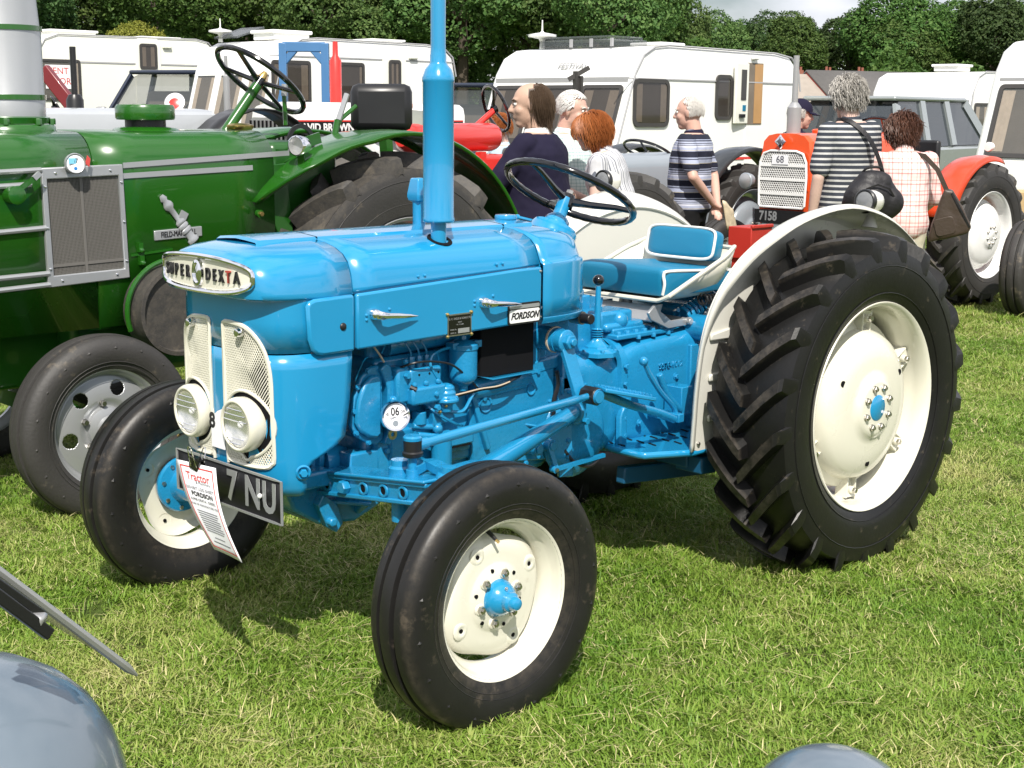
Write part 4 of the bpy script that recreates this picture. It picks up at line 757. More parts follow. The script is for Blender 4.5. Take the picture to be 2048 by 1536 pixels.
# the hanging information sheet and its clip
SH=[V((-2.255,0.133,0.608)),V((-2.262,-0.088,0.624)),V((-2.285,-0.104,0.4)),V((-2.3,-0.266,0.403))]
def shp(x,y):   # x -.5..5 across, y 0 top .. 1 bottom (curled paper)
    t=x+.5; p=lerp(lerp(SH[0],SH[1],t),lerp(SH[2],SH[3],t),y); return p+V((-1,-.4,.3))*(.016*sin(pi*y)*1.0-.02*(t*(1-t))*y)+V((0,.012*sin(pi*y),0))
m=MB(); m.grid([[shp(-.5+i/8,j/12) for i in range(9)] for j in range(13)]); sheet=m.build('information_sheet',M['paper'],None,solid=.0008)
tag(sheet,'white printed sheet with a red border clipped to the number plate','paper sheet')
fwn=V((-1,-.25,.25)).normalized()
def shl(x0,y0,x1,y1,name,mt,off=.0012):
    m=MB(); nx,ny=max(1,int(abs(x1-x0)*8)),max(1,int(abs(y1-y0)*12)); m.grid([[shp(lerp(x0,x1,i/nx),lerp(y0,y1,j/ny))+fwn*off for i in range(nx+1)] for j in range(ny+1)]); m.build(name,M[mt],sheet)
shl(-.42,.045,.42,.062,'border_line','redink'); shl(-.42,.945,.42,.957,'border_line','redink'); shl(-.42,.045,-.395,.957,'border_line','redink'); shl(.395,.045,.42,.957,'border_line','redink')
def stext(s,size,x,y,mt,sx=1,**k): text('sheet_lettering',s,size,M[mt],sheet,0,0,0,.0001,sx=sx,fn=lambda a,b,c: shp(x+a/.165,y-b/.30)+fwn*(.0016+c),**k)
stext('Tractor',.040,0,.165,'redink',.8,bold=.0004); stext('& Machinery',.013,.12,.225,'ink2'); stext('EXHIBIT LOG SHEET',.0145,0,.30,'ink2',.95); stext('FORDSON',.021,.02,.365,'ink',bold=.0006); stext('SUPER DEXTA - DIESEL',.0115,.0,.43,'ink'); stext('YEAR OF MANUFACTURE 1962',.0095,.0,.485,'ink2')
for i in range(9): shl(-.30,.55+.027*i,.30-.05*(i%3==2),.558+.027*i,'print_line','ink2')
shl(-.16,.83,.18,.838,'print_line','ink2'); shl(-.28,.88,.28,.89,'print_line','ink2')
m=MB(); c=shp(.02,-.01); fw=fwn; m.ext([(-.02,-.02),(.02,-.02),(.03,.012),(-.03,.012)],c+fw*.006,(0,-1,-.2),(0,-.15,1),.004); m.ext([(-.02,-.02),(.02,-.02),(.03,.012),(-.03,.012)],c-fw*.014,(0,-1,-.2),(0,-.15,1),.004); m.box(c+V((.004,0,.012)),(.022,.06,.005)); clip=m.build('bulldog_clip',M['blackg'],None)
tag(clip,'black spring clip with wire handles gripping the top of the white sheet','clip')
for o2 in(.012,-.014): 
    m=MB(); m.tube(smooth_path([c+fw*o2+V((0,.012,-.012)),c+fw*o2*2.2+V((0,.006,.035)),c+fw*o2*2.4+V((0,-.004,.046)),c+fw*o2*2.2+V((0,-.012,.035)),c+fw*o2+V((0,-.018,-.012))],4),.0016,5); m.build('wire_handle',M['chrome'],clip)

# more bolts, studs and clips on the castings
for x,y,z in ([(-.985+.0,-.203,.47+.055*k) for k in range(6)]+[(-.7075,-.2065,.50+.06*k) for k in range(5)]):
    q=MB(); q.hexa((x,y,z),AX,.0085,.010); cast(q,'flange_bolt')
for x,z in((-1.385,.50),(-1.27,.478),(-1.15,.47),(-1.05,.475),(-1.045,.56),(-1.04,.66),(-1.29,.752),(-1.10,.765)):
    q=MB(); q.hexa((x,-.173,z),AX,.008,.009); cast(q,'block_bolt')
for x,z in((-1.72,.60),(-1.66,.575),(-1.60,.565),(-1.53,.565)):
    q=MB(); q.hexa((x,-.162,z),AX,.009,.010); cast(q,'sump_bolt')
for x in(-1.66,-1.52): q=MB(); q.cyl((x,-.14,.90),(x,-.145,.955),.014,n=12); q.hexa((x,-.145,.955),(0,0,1),.016,.014); cast(q,'head_stud')
m=MB(); m.cyl((-1.70,-.135,.91),(-1.12,-.135,.93),.030,n=16); cast(m,'inlet_pipe')
m=MB(); m.tube(smooth_path([(-1.60,-.19,.735),(-1.57,-.225,.70),(-1.50,-.225,.66),(-1.44,-.19,.64)],5),.0045,6); bp(m,'oil_pipe','bluecast')
m=MB(); m.tube(smooth_path([(-1.16,-.165,.60),(-1.08,-.20,.585),(-1.00,-.215,.60),(-.93,-.212,.66)],5),.005,6); bp(m,'brake_pipe','bluecast')
for x in(-.60,-.52,-.44): q=MB(); q.hexa((x,-.168,.822),(0,0,1),.010,.014); cast(q,'top_bolt')

# ---------------------------------------------------------------- the dark green tractor behind on the left
GT=thing('green_tractor','dark green vintage tractor with a fat silver chimney, just behind the blue tractor','tractor')
def gp(mb,name,m='green',par=None,**k): return mb.build(name,M[m] if isinstance(m,str) else m,par or GT,**k)
# front wheel, silver disc with round holes
w=front_wheel(GT,(-1.64,1.74,.347),0,tyre='gtyre',rimmat='silver',R0=.372,hw=.088,rf=.248,style='holes')
d=MB(); n=264; RR=[(.222,.0),(.216,.012),(.208,.020)]+[(.204-.0021*i,.022+.016*sin(i/40*pi/2)) for i in range(41)]+[(.116,.0365),(.108,.034),(.098,.026),(.090,.024),(.060,.026)]
P=[[pol(2*pi*i/n,r,h) for r,h in RR] for i in range(n)]; vs=[q for r in P for q in r]; fs=[]; nv=len(RR)
for i in range(n):
    for j in range(nv-1):
        a=2*pi*(i+.5)/n; r=(RR[j][0]+RR[j+1][0])/2; x,z=r*cos(a),r*sin(a)
        if any(math.hypot(x-.163*cos(b),z-.163*sin(b))<.0305 for b in (R(12)+k*pi/3 for k in range(6))): continue
        fs.append((i*nv+j,((i+1)%n)*nv+j,((i+1)%n)*nv+j+1,i*nv+j+1))
d.add(vs,fs); d.build('disc',M['silver'],w,solid=.004)
d=MB(); d.lathe([(.088,.022),(.082,.040),(.060,.050),(.052,.052),(.048,.075),(.030,.082),(0,.083)],(0,0,0),AX,32); d.build('hub_cap',M['silver'],w)
for i in range(6): q=MB(); q.lathe([(.014,0),(.013,.006),(0,.007)],pol(R(40)+pi/3*i,.103,.03),AX,12); q.hexa(pol(R(40)+pi/3*i,.103,.035),AX,.012,.018); q.build('wheel_nut',M['steel'],w)
front_wheel(GT,(-1.64,2.95,.347),pi,tyre='gtyre',rimmat='silver',R0=.372,hw=.088,rf=.248,style='none')
for sd,y in((1,1.98),(-1,2.80)):
    rear_wheel(GT,(.02,y,.70),dirn=sd,rz=0 if sd>0 else pi,tyre='gtyre',rimmat='silver',R0=.705,hw=.185,rf=.40,nl=14,hubmat='green',lug=.070,detail=False,sweep=.30,wt=.060)
GY=2.0
# bonnet: rounded section extruded along x
def gsec(x): 
    pts=[(GY,.70),(GY,1.36)]+[(GY+.14-.14*cos(R(a)),1.36+.14*sin(R(a))) for a in range(10,91,10)]+[(2.40,1.505)]
    return [V((x,y,z)) for y,z in pts]+[V((x,4.8-y,z)) for y,z in pts[::-1]]
for x0,x1 in((-2.75,-1.503),(-1.497,-.62)):
    m=MB(); m.grid([gsec(lerp(x0,x1,i/4)) for i in range(5)]); gp(m,'bonnet',solid=.004)
m=MB(); m.grid([[V((q.x,q.y+(.008 if q.y<2.4 else -.008),q.z-.008)) for q in gsec(x)] for x in(-1.55,-1.45)]); gp(m,'bonnet_liner')
m=MB(); m.ext([(-2.70,.45),(-2.70,.72),(-1.0,.72),(-1.0,.45)],(0,2.62,0),(1,0,0),(0,0,1),.44); gp(m,'frame',bev=.02)
m=MB(); m.box((-1.0,2.4,.75),(1.2,.70,.55)); m.box((-.2,2.4,.8),(1.0,.5,.6)); gp(m,'gearbox','greend',bev=.03)
m=MB(); m.bar((-1.64,1.80,.347),(-1.64,2.95,.347),.07,.07); gp(m,'front_axle')
# scuttle wedge behind the bonnet
m=MB(); e=[(-0.732,2,1.342),(-0.545,2,1.358),(-0.512,2,1.032),(-0.594,2,1.036)]; m.ext([(p[0],p[2]) for p in e][::-1],(0,2.01,0),(1,0,0),(0,0,1),-.02); gp(m,'scuttle_panel','greend',bev=.004)
m=MB(); m.box((-.42,2.4,1.15),(.38,.72,.60)); gp(m,'scuttle','greend',bev=.03)
# stripes and ribs
for a,b in(((-1.365,1.997,1.364),(-0.538,1.997,1.403)),((-1.367,1.997,1.321),(-0.734,1.997,1.342))): m=MB(); m.bar(a,b,.022,.004,up=AX) ; gp(m,'silver_stripe','silver')
for a,b in(((-2.012,1.99,1.345),(-1.726,1.99,1.354)),((-2.016,1.99,1.29),(-1.77,1.99,1.298)),((-2.027,1.99,1.112),(-1.718,1.99,1.125)),((-2.039,1.99,0.935),(-1.715,1.99,0.943)),((-2.042,1.99,0.887),(-1.714,1.99,0.898))): m=MB(); m.tube([a,b],.011,8); gp(m,'side_bar','silver')
# radiator panel
fr=[V(q) for q in((-1.726,1.985,1.362),(-1.373,1.985,1.37),(-1.361,1.985,0.899),(-1.721,1.985,0.885))]; inn=[V(q) for q in((-1.705,1.985,1.316),(-1.393,1.985,1.324),(-1.382,1.985,0.94),(-1.697,1.985,0.932))]
m=MB(); m.add(fr+inn+[p+V((0,.03,0)) for p in fr]+[p+V((0,.02,0)) for p in inn],[(0,1,5,4),(1,2,6,5),(2,3,7,6),(3,0,4,7),(0,8,9,1),(1,9,10,2),(2,10,11,3),(3,11,8,0),(4,5,13,12),(5,6,14,13),(6,7,15,14),(7,4,12,15)]); rf=gp(m,'radiator_frame','silver',bev=.004)
mm=mat('mesh_screen',(.125,.118,.108),.7,var=.1)
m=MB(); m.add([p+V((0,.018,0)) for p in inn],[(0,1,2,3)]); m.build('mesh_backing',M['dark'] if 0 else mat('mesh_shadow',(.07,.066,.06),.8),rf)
m=MB()
for i in range(1,54): a,b=lerp(inn[0],inn[1],i/54),lerp(inn[3],inn[2],i/54); m.bar(a+V((0,.012,0)),b+V((0,.012,0)),.0028,.0028,up=AX)
for j in range(1,64): a,b=lerp(inn[0],inn[3],j/64),lerp(inn[1],inn[2],j/64); m.bar(a+V((0,.014,0)),b+V((0,.014,0)),.0028,.0028,up=AX)
tag(m.build('mesh_screen',mm,rf,ang=0),kind='stuff')
m=MB(); a,b=lerp(inn[0],inn[1],.47),lerp(inn[3],inn[2],.47); m.bar(a+V((0,.008,0)),b+V((0,.008,0)),.012,.003,up=AX); a,b=lerp(inn[0],inn[3],.90),lerp(inn[1],inn[2],.90); m.bar(a+V((0,.009,0)),b+V((0,.009,0)),.012,.003,up=AX); m.build('mesh_stay',mm,rf)
for i in range(4):
    for t in(.12,.5,.88) if i%2 else(.14,.86): q=MB(); q.ball(lerp(lerp(fr[i],inn[i],.5),lerp(fr[(i+1)%4],inn[(i+1)%4],.5),t),.006,8); q.build('frame_screw',M['chrome'],rf)
c=V((-1.6,1.95,1.378)); m=MB(); m.lathe([(.0,-.02),(.040,-.02),(.042,.0),(.038,.008),(.034,.005)],c,(-.25,-1,.05),32); td=gp(m,'licence_disc_holder','silver'); dn=V((-.25,-1,.05)).normalized(); du=V((1,-.25,0)).normalized(); dv=V((0,.05,1))
m=MB(); m.lathe([(.035,.004),(0,.004)],c,dn,28); m.build('licence_disc',M['paper'],td); m=MB(); m.box(c+dn*.0048+dv*.010,(.055,.0008,.022)); m.build('disc_band',mat('disc_blue',(.20,.55,.75),.6),td); text('disc_month','07',.026,M['ink'],td,c+dn*.0056+dv*.010,du,dv,.0003,sx=.85); m=MB(); m.lathe([(.007,.0045),(0,.0045)],c-dv*.02,dn,12); m.build('disc_seal',M['blued'],td)
m=MB(); m.ext([(0,0),(.016,-.012),(.022,.02),(.010,.034)],(-1.552,1.96,1.375),(1,0,0),(0,0,1),.004); gp(m,'red_tab','redink')
c=V((-1.852,1.97,1.261)); m=MB(); m.lathe([(0,-.03),(.036,-.03),(.036,.03),(.026,.034),(0,.034)],c,AX,24); m.ribbon([c+V((.01,-.02,.02)),(-1.786,1.955,1.314),(-1.752,1.955,1.34)],.018,.012,up=AX); o=gp(m,'crank_handle'); q=MB(); q.bar((-1.776,1.95,1.323),(-1.75,1.95,1.344),.02,.014,up=AX); q.build('handle_end',M['silver'],o)
# emblem: cast name bar with a baton
a,b,c2,d2=V((-1.234,1.993,1.088)),V((-1.003,1.993,1.097)),V((-1.002,1.993,1.054)),V((-1.233,1.993,1.046))
m=MB(); m.add([a,b,c2,d2]+[p+V((0,.016,0)) for p in(a,b,c2,d2)],[(0,1,2,3),(0,4,5,1),(1,5,6,2),(2,6,7,3),(3,7,4,0)]); nb=gp(m,'name_bar','silver',bev=.003)
u=(b-a).normalized(); v=(a-d2).normalized(); text('name_lettering','FIELD-MARSHALL',.034,M['dark'],nb,(a+b+c2+d2)/4+V((0,-.001,0)),u,v,.0015,sx=.66)
p0,p1=V((-1.196,1.985,1.234)),V((-1.068,1.985,1.067)); ax=p1-p0
m=MB(); m.lathe([(0,0),(.010,.0),(.018,.02),(.012,.03),(.022,.045),(.024,.06),(.013,.075),(.012,.13),(.024,.14),(.024,.15),(.018,.154),(.026,.16),(.026,.172),(.018,.176),(.027,.182),(.027,.195),(.018,.20),(.020,.23),(.028,.236),(.028,.25),(.016,.256),(0,.258)],p0,ax,14); m.box(lerp(p0,p1,.62)+V((.02,0,.01)),(.035,.02,.05),Matrix.Rotation(R(30),3,'Y')); m.xf(Matrix.Translation((0,1.993,0))@Matrix.Scale(.45,4,(0,1,0))@Matrix.Translation((0,-1.985,0))); gp(m,'baton_emblem','silver')
# chimney
ch=V((-1.683,2.35,1.5)); 
m=MB(); m.lathe([(.19,.0),(.185,.02),(.175,.028),(.0,.028)],(ch.x,ch.y,1.50),(0,0,1),40); m.lathe([(.16,.03),(.165,.055),(.15,.06)],(ch.x,ch.y,1.50),(0,0,1),40); gp(m,'chimney_flange'); 
for k in range(8): q=MB(); a=k*pi/4+.3; q.hexa((ch.x+.172*cos(a),ch.y+.172*sin(a),1.527),(0,0,1),.014,.025); gp(q,'flange_bolt')
m=MB(); m.lathe([(.150,.055),(.150,.13),(.148,.135),(.146,.40),(.142,.42),(.120,.72),(.118,1.4),(.0,1.4)],(ch.x,ch.y,1.50),(0,0,1),48); cm=gp(m,'chimney','silver')
for z,r in((.125,.152),(.40,.148)): m=MB(); m.lathe([(r-.01,z),(r+.003,z+.002),(r+.003,z+.022),(r-.01,z+.024)],(ch.x,ch.y,1.50),(0,0,1),48); m.build('green_band',M['green'],cm)
# filler cap, steering wheel, levers
fc=V((-1.082,2.3,1.52)); fc.z=1.5
m=MB(); m.lathe([(.15,.0),(.13,.012),(.09,.018)],fc,(0,0,1),32); m.lathe([(.085,.045),(.123,.047),(.128,.056),(.128,.10),(.120,.112),(0,.115)],fc,(0,0,1),36); o=gp(m,'filler_cap'); m=MB(); m.lathe([(.088,.012),(.088,.05)],fc,(0,0,1),28); m.build('cap_neck',M['black'],o)
c=V((-0.563,2.35,1.534)); c.z=1.50; m=MB(); m.lathe([(.0,0),(.055,0),(.062,.012),(.062,.022),(.04,.030),(0,.032)],c,(0,0,1),24); gp(m,'brass_cap','brass')
sc=V((-0.41,2.4,1.731)); n1=V((.62,-.05,.78)).normalized(); s1=n1.cross(V((0,1,0))).normalized(); s2=n1.cross(s1)
m=MB(); m.tube([sc+s1*.235*cos(a)+s2*.235*sin(a) for a in (2*pi*k/56 for k in range(56))],.0135,9,closed=True); o=gp(m,'steering_wheel','blackg'); m=MB()
for a in(R(20),R(110),R(200),R(290)): m.tube([sc-n1*.012,sc+(s1*cos(a)+s2*sin(a))*.12-n1*.006,sc+(s1*cos(a)+s2*sin(a))*.232],[.013,.011,.010],8)
m.lathe([(0,-.03),(.026,-.03),(.026,.008),(0,.014)],sc,n1,14); m.build('wheel_spoke',M['blackg'],o)
m=MB(); m.tube([sc-n1*.02,sc-n1*.45],.026,12); gp(m,'steering_column'); m=MB(); m.lathe([(.018,0),(.02,.02),(.012,.045),(0,.05)],sc,n1,14); gp(m,'wheel_nut','brass')
m=MB(); m.tube([(-0.342,2.3,1.523),(-0.347,2.3,1.674)],.011,8); o=gp(m,'throttle_lever'); m=MB(); m.tube([(-0.347,2.3,1.658),(-0.343,2.3,1.713)],.014,8); m.build('grip',M['silver'],o)
m=MB(); m.tube([(-0.133,2.2,1.465),(-0.096,2.2,1.548),(0.001,2.2,1.615)],.011,8); m.tube([(-0.133,2.2,1.465),(-0.111,2.2,1.548)],.016,8); o=gp(m,'brake_lever'); m=MB(); m.tube([(-0.105,2.2,1.548),(-0.052,2.2,1.671)],.014,8); m.build('grip',M['silver'],o)
m=MB(); m.ext([(cos(R(a))*.075,sin(R(a))*.075) for a in range(0,181,15)]+[(cos(R(a))*.055,sin(R(a))*.055) for a in range(180,-1,-15)],(-0.332,2.2,1.455),(1,0,0),(0,0,1),.012); gp(m,'lever_quadrant','black')
# headlamp
c=V((-0.562,1.9,1.437)); a=V((-1,-.35,0)).normalized(); m=MB(); m.lathe([(0,-.08),(.025,-.075),(.040,-.05),(.046,-.015),(.0475,.0),(.045,.010),(.040,.012)],c,a,28); hl=gp(m,'headlamp','chrome'); m=MB(); m.lathe([(.040,.010),(.02,.015),(0,.016)],c,a,24); m.build('lens',M['lens'],hl); m=MB(); m.lathe([(.040,.006),(.03,-.015),(0,-.022)],c,a,24); m.build('reflector',M['alu'],hl); m=MB(); m.bar(c+V((.02,0,-.04)),c+V((.04,.02,-.12)),.03,.02); m.build('lamp_bracket',M['green'],hl)
# mudguard over the big tyre and the seat back
for y0 in(1.80,2.62):
    m=MB(); rows=[]
    for i in range(29):
        a=R(lerp(147,22,i/28)); r=lerp(.90,.80,min(1,i/9)) if i<9 else .80; ew=min(1,i/5+.12)
        row=[]
        for k,(dy,dr) in enumerate(((0,-.022),(.0,-.006),(.008,0),(.20,.008),(.40,.0),(.41,-.02))): row.append(V((.02+cos(a)*(r+dr),y0+.205+(dy-.205)*ew,.70+sin(a)*(r+dr)))) 
        rows.append(row)
    m.grid(rows); gp(m,'mudguard',solid=.006,ang=45)
m=MB(); a=V((0.278,2.35,1.609)); m.box(a,(.10,.31,.235),Matrix.Rotation(R(52),3,'Z')); gp(m,'seat_back','black',bev=.04)
m=MB(); m.bar(a+V((.02,0,-.1)),a+V((.05,0,-.45)),.06,.04); gp(m,'seat_post')
# belt pulley, small fittings
c=V((-1.228,1.86,0.765)); m=MB(); m.lathe([(0,-.10),(.185,-.10),(.19,-.05),(.19,.0),(.187,.05),(.17,.052),(.165,.03),(0,.03)],c,AX,40); gp(m,'belt_pulley','gtyre')
m=MB(); m.tube([c+V((-.21*cos(R(t)),.02,.21*sin(R(t)))) for t in range(-20,100,8)],.011,8); gp(m,'pulley_guard')
for px in((-1.306,1.99,1.023),(-1.302,1.99,0.97)): q=MB(); q.bar(V(px)+V((0,0,.02)),V(px)+V((0,0,-.02)),.02,.02); q.ball(V(px)+V((.0,-.012,-.012)),.012,8); gp(q,'panel_catch')
m=MB(); m.bar((-1.346,1.997,0.991),(-1.149,1.997,1.006),.010,.004,up=AX); gp(m,'panel_seam'); m=MB(); m.bar((-1.361,1.985,0.806),(-1.272,1.985,0.807),.03,.03,up=AX); gp(m,'foot_bracket',bev=.006)
c=V((-0.716,1.99,1.139)); m=MB(); m.lathe([(.018,0),(.018,.02),(0,.02)],c,AX,12); o=gp(m,'cap_nut'); m=MB(); m.hexa(c+V((0,-.02,0)),AX,.012,.014); m.build('brass_bolt',M['brass'],o)
m=MB(); m.bar((-0.502,2,1.434),(-0.362,2,1.471),.05,.01,up=AX); gp(m,'hood_edge','greend')

# ---------------------------------------------------------------- other tractors, parallel to the first
def rbox(m,c,d,r=.05,n=4):   # box rounded along x
    c=V(c); P=[[c+V((x,y,z)) for y,z in rrect(d[1],d[2],r,n)] for x in(-d[0]/2,d[0]/2)]; m.grid(P,cv=True); k=len(P[0]); m.add(P[0],[tuple(range(k))]); m.add(P[1],[tuple(range(k))[::-1]]); return m
def swheel(c,n1,r,name,par,mt='blackg',th=.012,sp=3,a0=.3):
    n1=V(n1).normalized(); s1=n1.cross(V((0,1,0))).normalized(); s2=n1.cross(s1); c=V(c)
    m=MB(); m.tube([c+s1*r*cos(a)+s2*r*sin(a) for a in (2*pi*k/48 for k in range(48))],th,8,closed=True); o=m.build(name,M[mt],par); m=MB()
    for k in range(sp): a=a0+2*pi*k/sp; m.tube([c-n1*.02,c+(s1*cos(a)+s2*sin(a))*r],[.011,.008],7)
    m.lathe([(0,-.03),(.03,-.03),(.03,.0),(0,.006)],c,n1,14); m.build('wheel_spoke',M[mt],o); return o
# --- orange tractor
og=V((5.036,3.276,1.061)); OX,OY=og.x,og.y
OT=thing('orange_tractor','bright orange tractor with white grille and a card numbered 68, behind the couple','tractor',(OX,OY,0))
def op(mb,name,m='orange',par=None,**k): return mb.build(name,M[m] if isinstance(m,str) else m,par or OT,**k)
def osec(k,x,w=.24): return [V((x,y,z)) for y,z in [(-w*k,1.0),(-w*k,1.30),(-(w-.012)*k,1.38-.05*(1-k)),(-(w-.06)*k,1.425-.04*(1-k)),(-.10*k,1.44-.03*(1-k)),(0,1.443-.03*(1-k)),(.10*k,1.44-.03*(1-k)),((w-.06)*k,1.425-.04*(1-k)),((w-.012)*k,1.38-.05*(1-k)),(w*k,1.30),(w*k,1.0)]]
m=MB(); m.grid([osec(.93,.005),osec(.98,.025),osec(1,.06),osec(1,.6),osec(1,1.25)]); m.add(osec(.93,.005),[tuple(range(11))]); op(m,'bonnet',ang=35)
m=MB(); m.box((.62,0,.85),(1.2,.40,.45)); op(m,'engine','dark'); m=MB(); rbox(m,(.04,0,1.02),(.06,.47,.62),.06); op(m,'nose_panel')
gz0,gz1=.865,1.305
def gout(): return [(-.215,.885),(-.223,1.10),(-.215,1.22),(-.185,1.285),(-.12,1.305),(.12,1.305),(.185,1.285),(.215,1.22),(.223,1.10),(.215,.885),(.20,.868),(-.20,.868)]
m=MB(); m.tube([V((-.025,y,z)) for y,z in gout()],.010,7,closed=True)
for z in(1.195,1.085,.975): m.bar((-.028,-.215,z),(-.028,.215,z),.008,.022)
gr=op(m,'grille','white'); m=MB(); m.add([V((-.012,y,z)) for y,z in gout()],[tuple(range(12))]); m.build('grille_backing',M['dark'],gr)
m=MB(); st=.021
for dg in(1,-1):
    for k in range(-60,60):
        run=[]
        for q in range(0,46):
            y=-.22+.01*q; z=1.085+dg*1.6*y+k*st*1.6
            if inside(gout(),y,z): run.append((y,z))
        if len(run)>1: m.bar((-.024,*run[0]),(-.024,*run[-1]),.005,.004,up=(-1,0,0))
tag(m.build('grille_mesh',M['white'],gr,ang=0),kind='stuff')
m=MB(); m.box((-.036,.02,1.238),(.003,.155,.072)); cd=m.build('number_card',M['paper'],gr)
text('card_number','68',.075,M['ink2'],cd,(-.038,.02,1.238),(0,-1,0),(0,0,1),.0006,bold=.001)
m=MB(); m.lathe([(0,0),(.055,0),(.055,.012),(.04,.018),(0,.02)],(-.035,.02,1.375),(-1,0,.25),4,u=(0,0,1)); o=op(m,'badge','chrome'); m=MB(); m.lathe([(.028,.0185),(.02,.022),(0,.022)],(-.035,.02,1.375),(-1,0,.25),4,u=(0,0,1)); m.build('badge_face',M['ink2'],o)
m=MB(); m.box((-.05,-.02,.795),(.01,.50,.105)); npl=op(m,'number_plate','black')
text('plate_characters','7158',.10,M['silver'],npl,(-.0565,.10,.795),(0,-1,0),(0,0,1),.001,sx=.85,bold=.003)
m=MB(); m.cyl((.18,.06,1.44),(.18,.06,1.64),.055,.055,n=20); m.lathe([(.055,.20),(.030,.235),(.024,.24),(.022,.60),(0,.60)],(.18,.06,1.44),(0,0,1),20); op(m,'exhaust_stack','alu')
m=MB(); m.lathe([(0,0),(.04,0),(.045,.02),(.03,.03),(0,.032)],(.42,0,1.443),(0,0,1),18); op(m,'filler_cap')
for sd in(1,-1):
    m=MB(); m.lathe([(0,.07),(.055,.06),(.065,.02),(.066,0),(.06,-.008),(0,-.012)],(-.02,sd*.36,1.06),(1,0,0),22); hl=op(m,'headlamp','grey'); m=MB(); m.lathe([(.058,0),(.03,.012),(0,.016)],(-.03,sd*.36,1.06),(-1,0,0),20); m.build('lens',M['alu'],hl)
    front_wheel(OT,(.12,-sd*.66,.37),0 if sd>0 else pi,tyre='gtyre',rimmat='white',R0=.37,hw=.09,rf=.23)
m=MB(); m.bar((.10,-.6,.50),(.10,.6,.50),.09,.09); m.box((.05,0,.62),(.20,.34,.30)); op(m,'front_axle','grey',bev=.01)
RX,rw_y=1.88,-.64
for sd in(1,-1):
    rear_wheel(OT,(RX,rw_y if sd>0 else -rw_y,.60),dirn=sd,rz=0 if sd>0 else pi,tyre='gtyre',rimmat='white',R0=.605,hw=.155,rf=.365,nl=19,hubmat='white',detail=False,lug=.045,sweep=.26,wt=.036)
    m=MB(); rows=[]
    for i in range(19):
        a=R(lerp(165,72,i/18)); row=[V((RX+cos(a)*(.645+dr),sd*(rw_y+dy),.60+sin(a)*(.645+dr))) for dy,dr in((.17,-.25),(.17,-.02),(.14,0),(0,.02),(-.10,.01),(-.13,-.03))]; rows.append(row)
    m.grid(rows); o=op(m,'mudguard','guard',solid=.006,ang=45)
    m=MB(); yy=sd*rw_y; m.lathe([(0,.05),(.035,.045),(.04,0),(.036,-.01),(0,-.012)],(RX+.12,yy,1.33),(1,0,0),18); m.build('side_lamp',M['white'],o)
m=MB(); m.box((1.7,0,.85),(1.2,.40,.5)); op(m,'rear_body','orange',bev=.04); m=MB(); m.tube([(RX,-.6,.66),(RX,.6,.66)],.09,14); op(m,'axle_tube','orange')
m=MB(); rbox(m,(RX-.1,0,1.12),(.40,.44,.10),.04); m.box((RX+.1,0,1.25),(.06,.40,.25)); op(m,'seat','black',bev=.02)
swheel((1.42,.0,1.46),(.5,0,.86),.21,'steering_wheel',OT); m=MB(); m.tube([(1.42,0,1.46),(1.22,0,1.25)],.022,10); op(m,'steering_column')
# --- grey tractor with the dark mudguard
g0=V((3.825,4.47,1.182))
FT=thing('grey_tractor','small grey vintage tractor behind the man in the striped polo shirt, before the caravan','tractor',(g0.x,g0.y,0))
def fp2(mb,name,m='grey',par=None,**k): return mb.build(name,M[m] if isinstance(m,str) else m,par or FT,**k)
def fsec(x,w,zt): return [V((x,y,z)) for y,z in [(-w,zt-.30),(-w,zt-.11),(-w*.9,zt-.05),(-w*.6,zt-.012),(0,zt),(w*.6,zt-.012),(w*.9,zt-.05),(w,zt-.11),(w,zt-.30)]]
m=MB(); m.grid([fsec(-.10,.16,1.20),fsec(.0,.21,1.24),fsec(.5,.23,1.265),fsec(1.25,.24,1.27)]); m.add(fsec(-.10,.16,1.20),[tuple(range(9))]); fp2(m,'bonnet',ang=50)
m=MB(); m.box((.55,0,.80),(.95,.30,.44)); m.box((.35,-.17,.86),(.16,.07,.20)); m.cyl((.25,-.20,.75),(.70,-.20,.75),.05); m.cyl((.80,-.20,.95),(.80,-.20,.75),.045); m.box((.1,0,.62),(.3,.34,.3)); fp2(m,'engine','bluecast' if 0 else mat('grimy_grey',(.07,.075,.08),.5,var=.3,vs=12),bev=.01)
for k in range(4): m=MB(); m.tube(smooth_path([(.32+.10*k,-.20,.98),(.34+.09*k,-.25,.86),(.50,-.23,.78)],4),.006,6); fp2(m,'plug_lead','wire')
m=MB(); m.ext([(-.02,.0),(.60,0),(.60,.035),(-.02,.03)],(.0,-.215,.95),(1,0,0),(0,0,1),.05); fp2(m,'bonnet_lip')
swheel(V((4.913,4.578,1.27))-V((g0.x,g0.y,0)),(.45,0,.9),.215,'steering_wheel',FT); sc=V((4.913,4.578,1.27))-V((g0.x,g0.y,0)); m=MB(); m.tube([sc,sc+V((-.20,0,-.35))],.02,8); fp2(m,'steering_column','dark')
t0=V((5.895,4.333,0.709))-V((g0.x,g0.y,0))
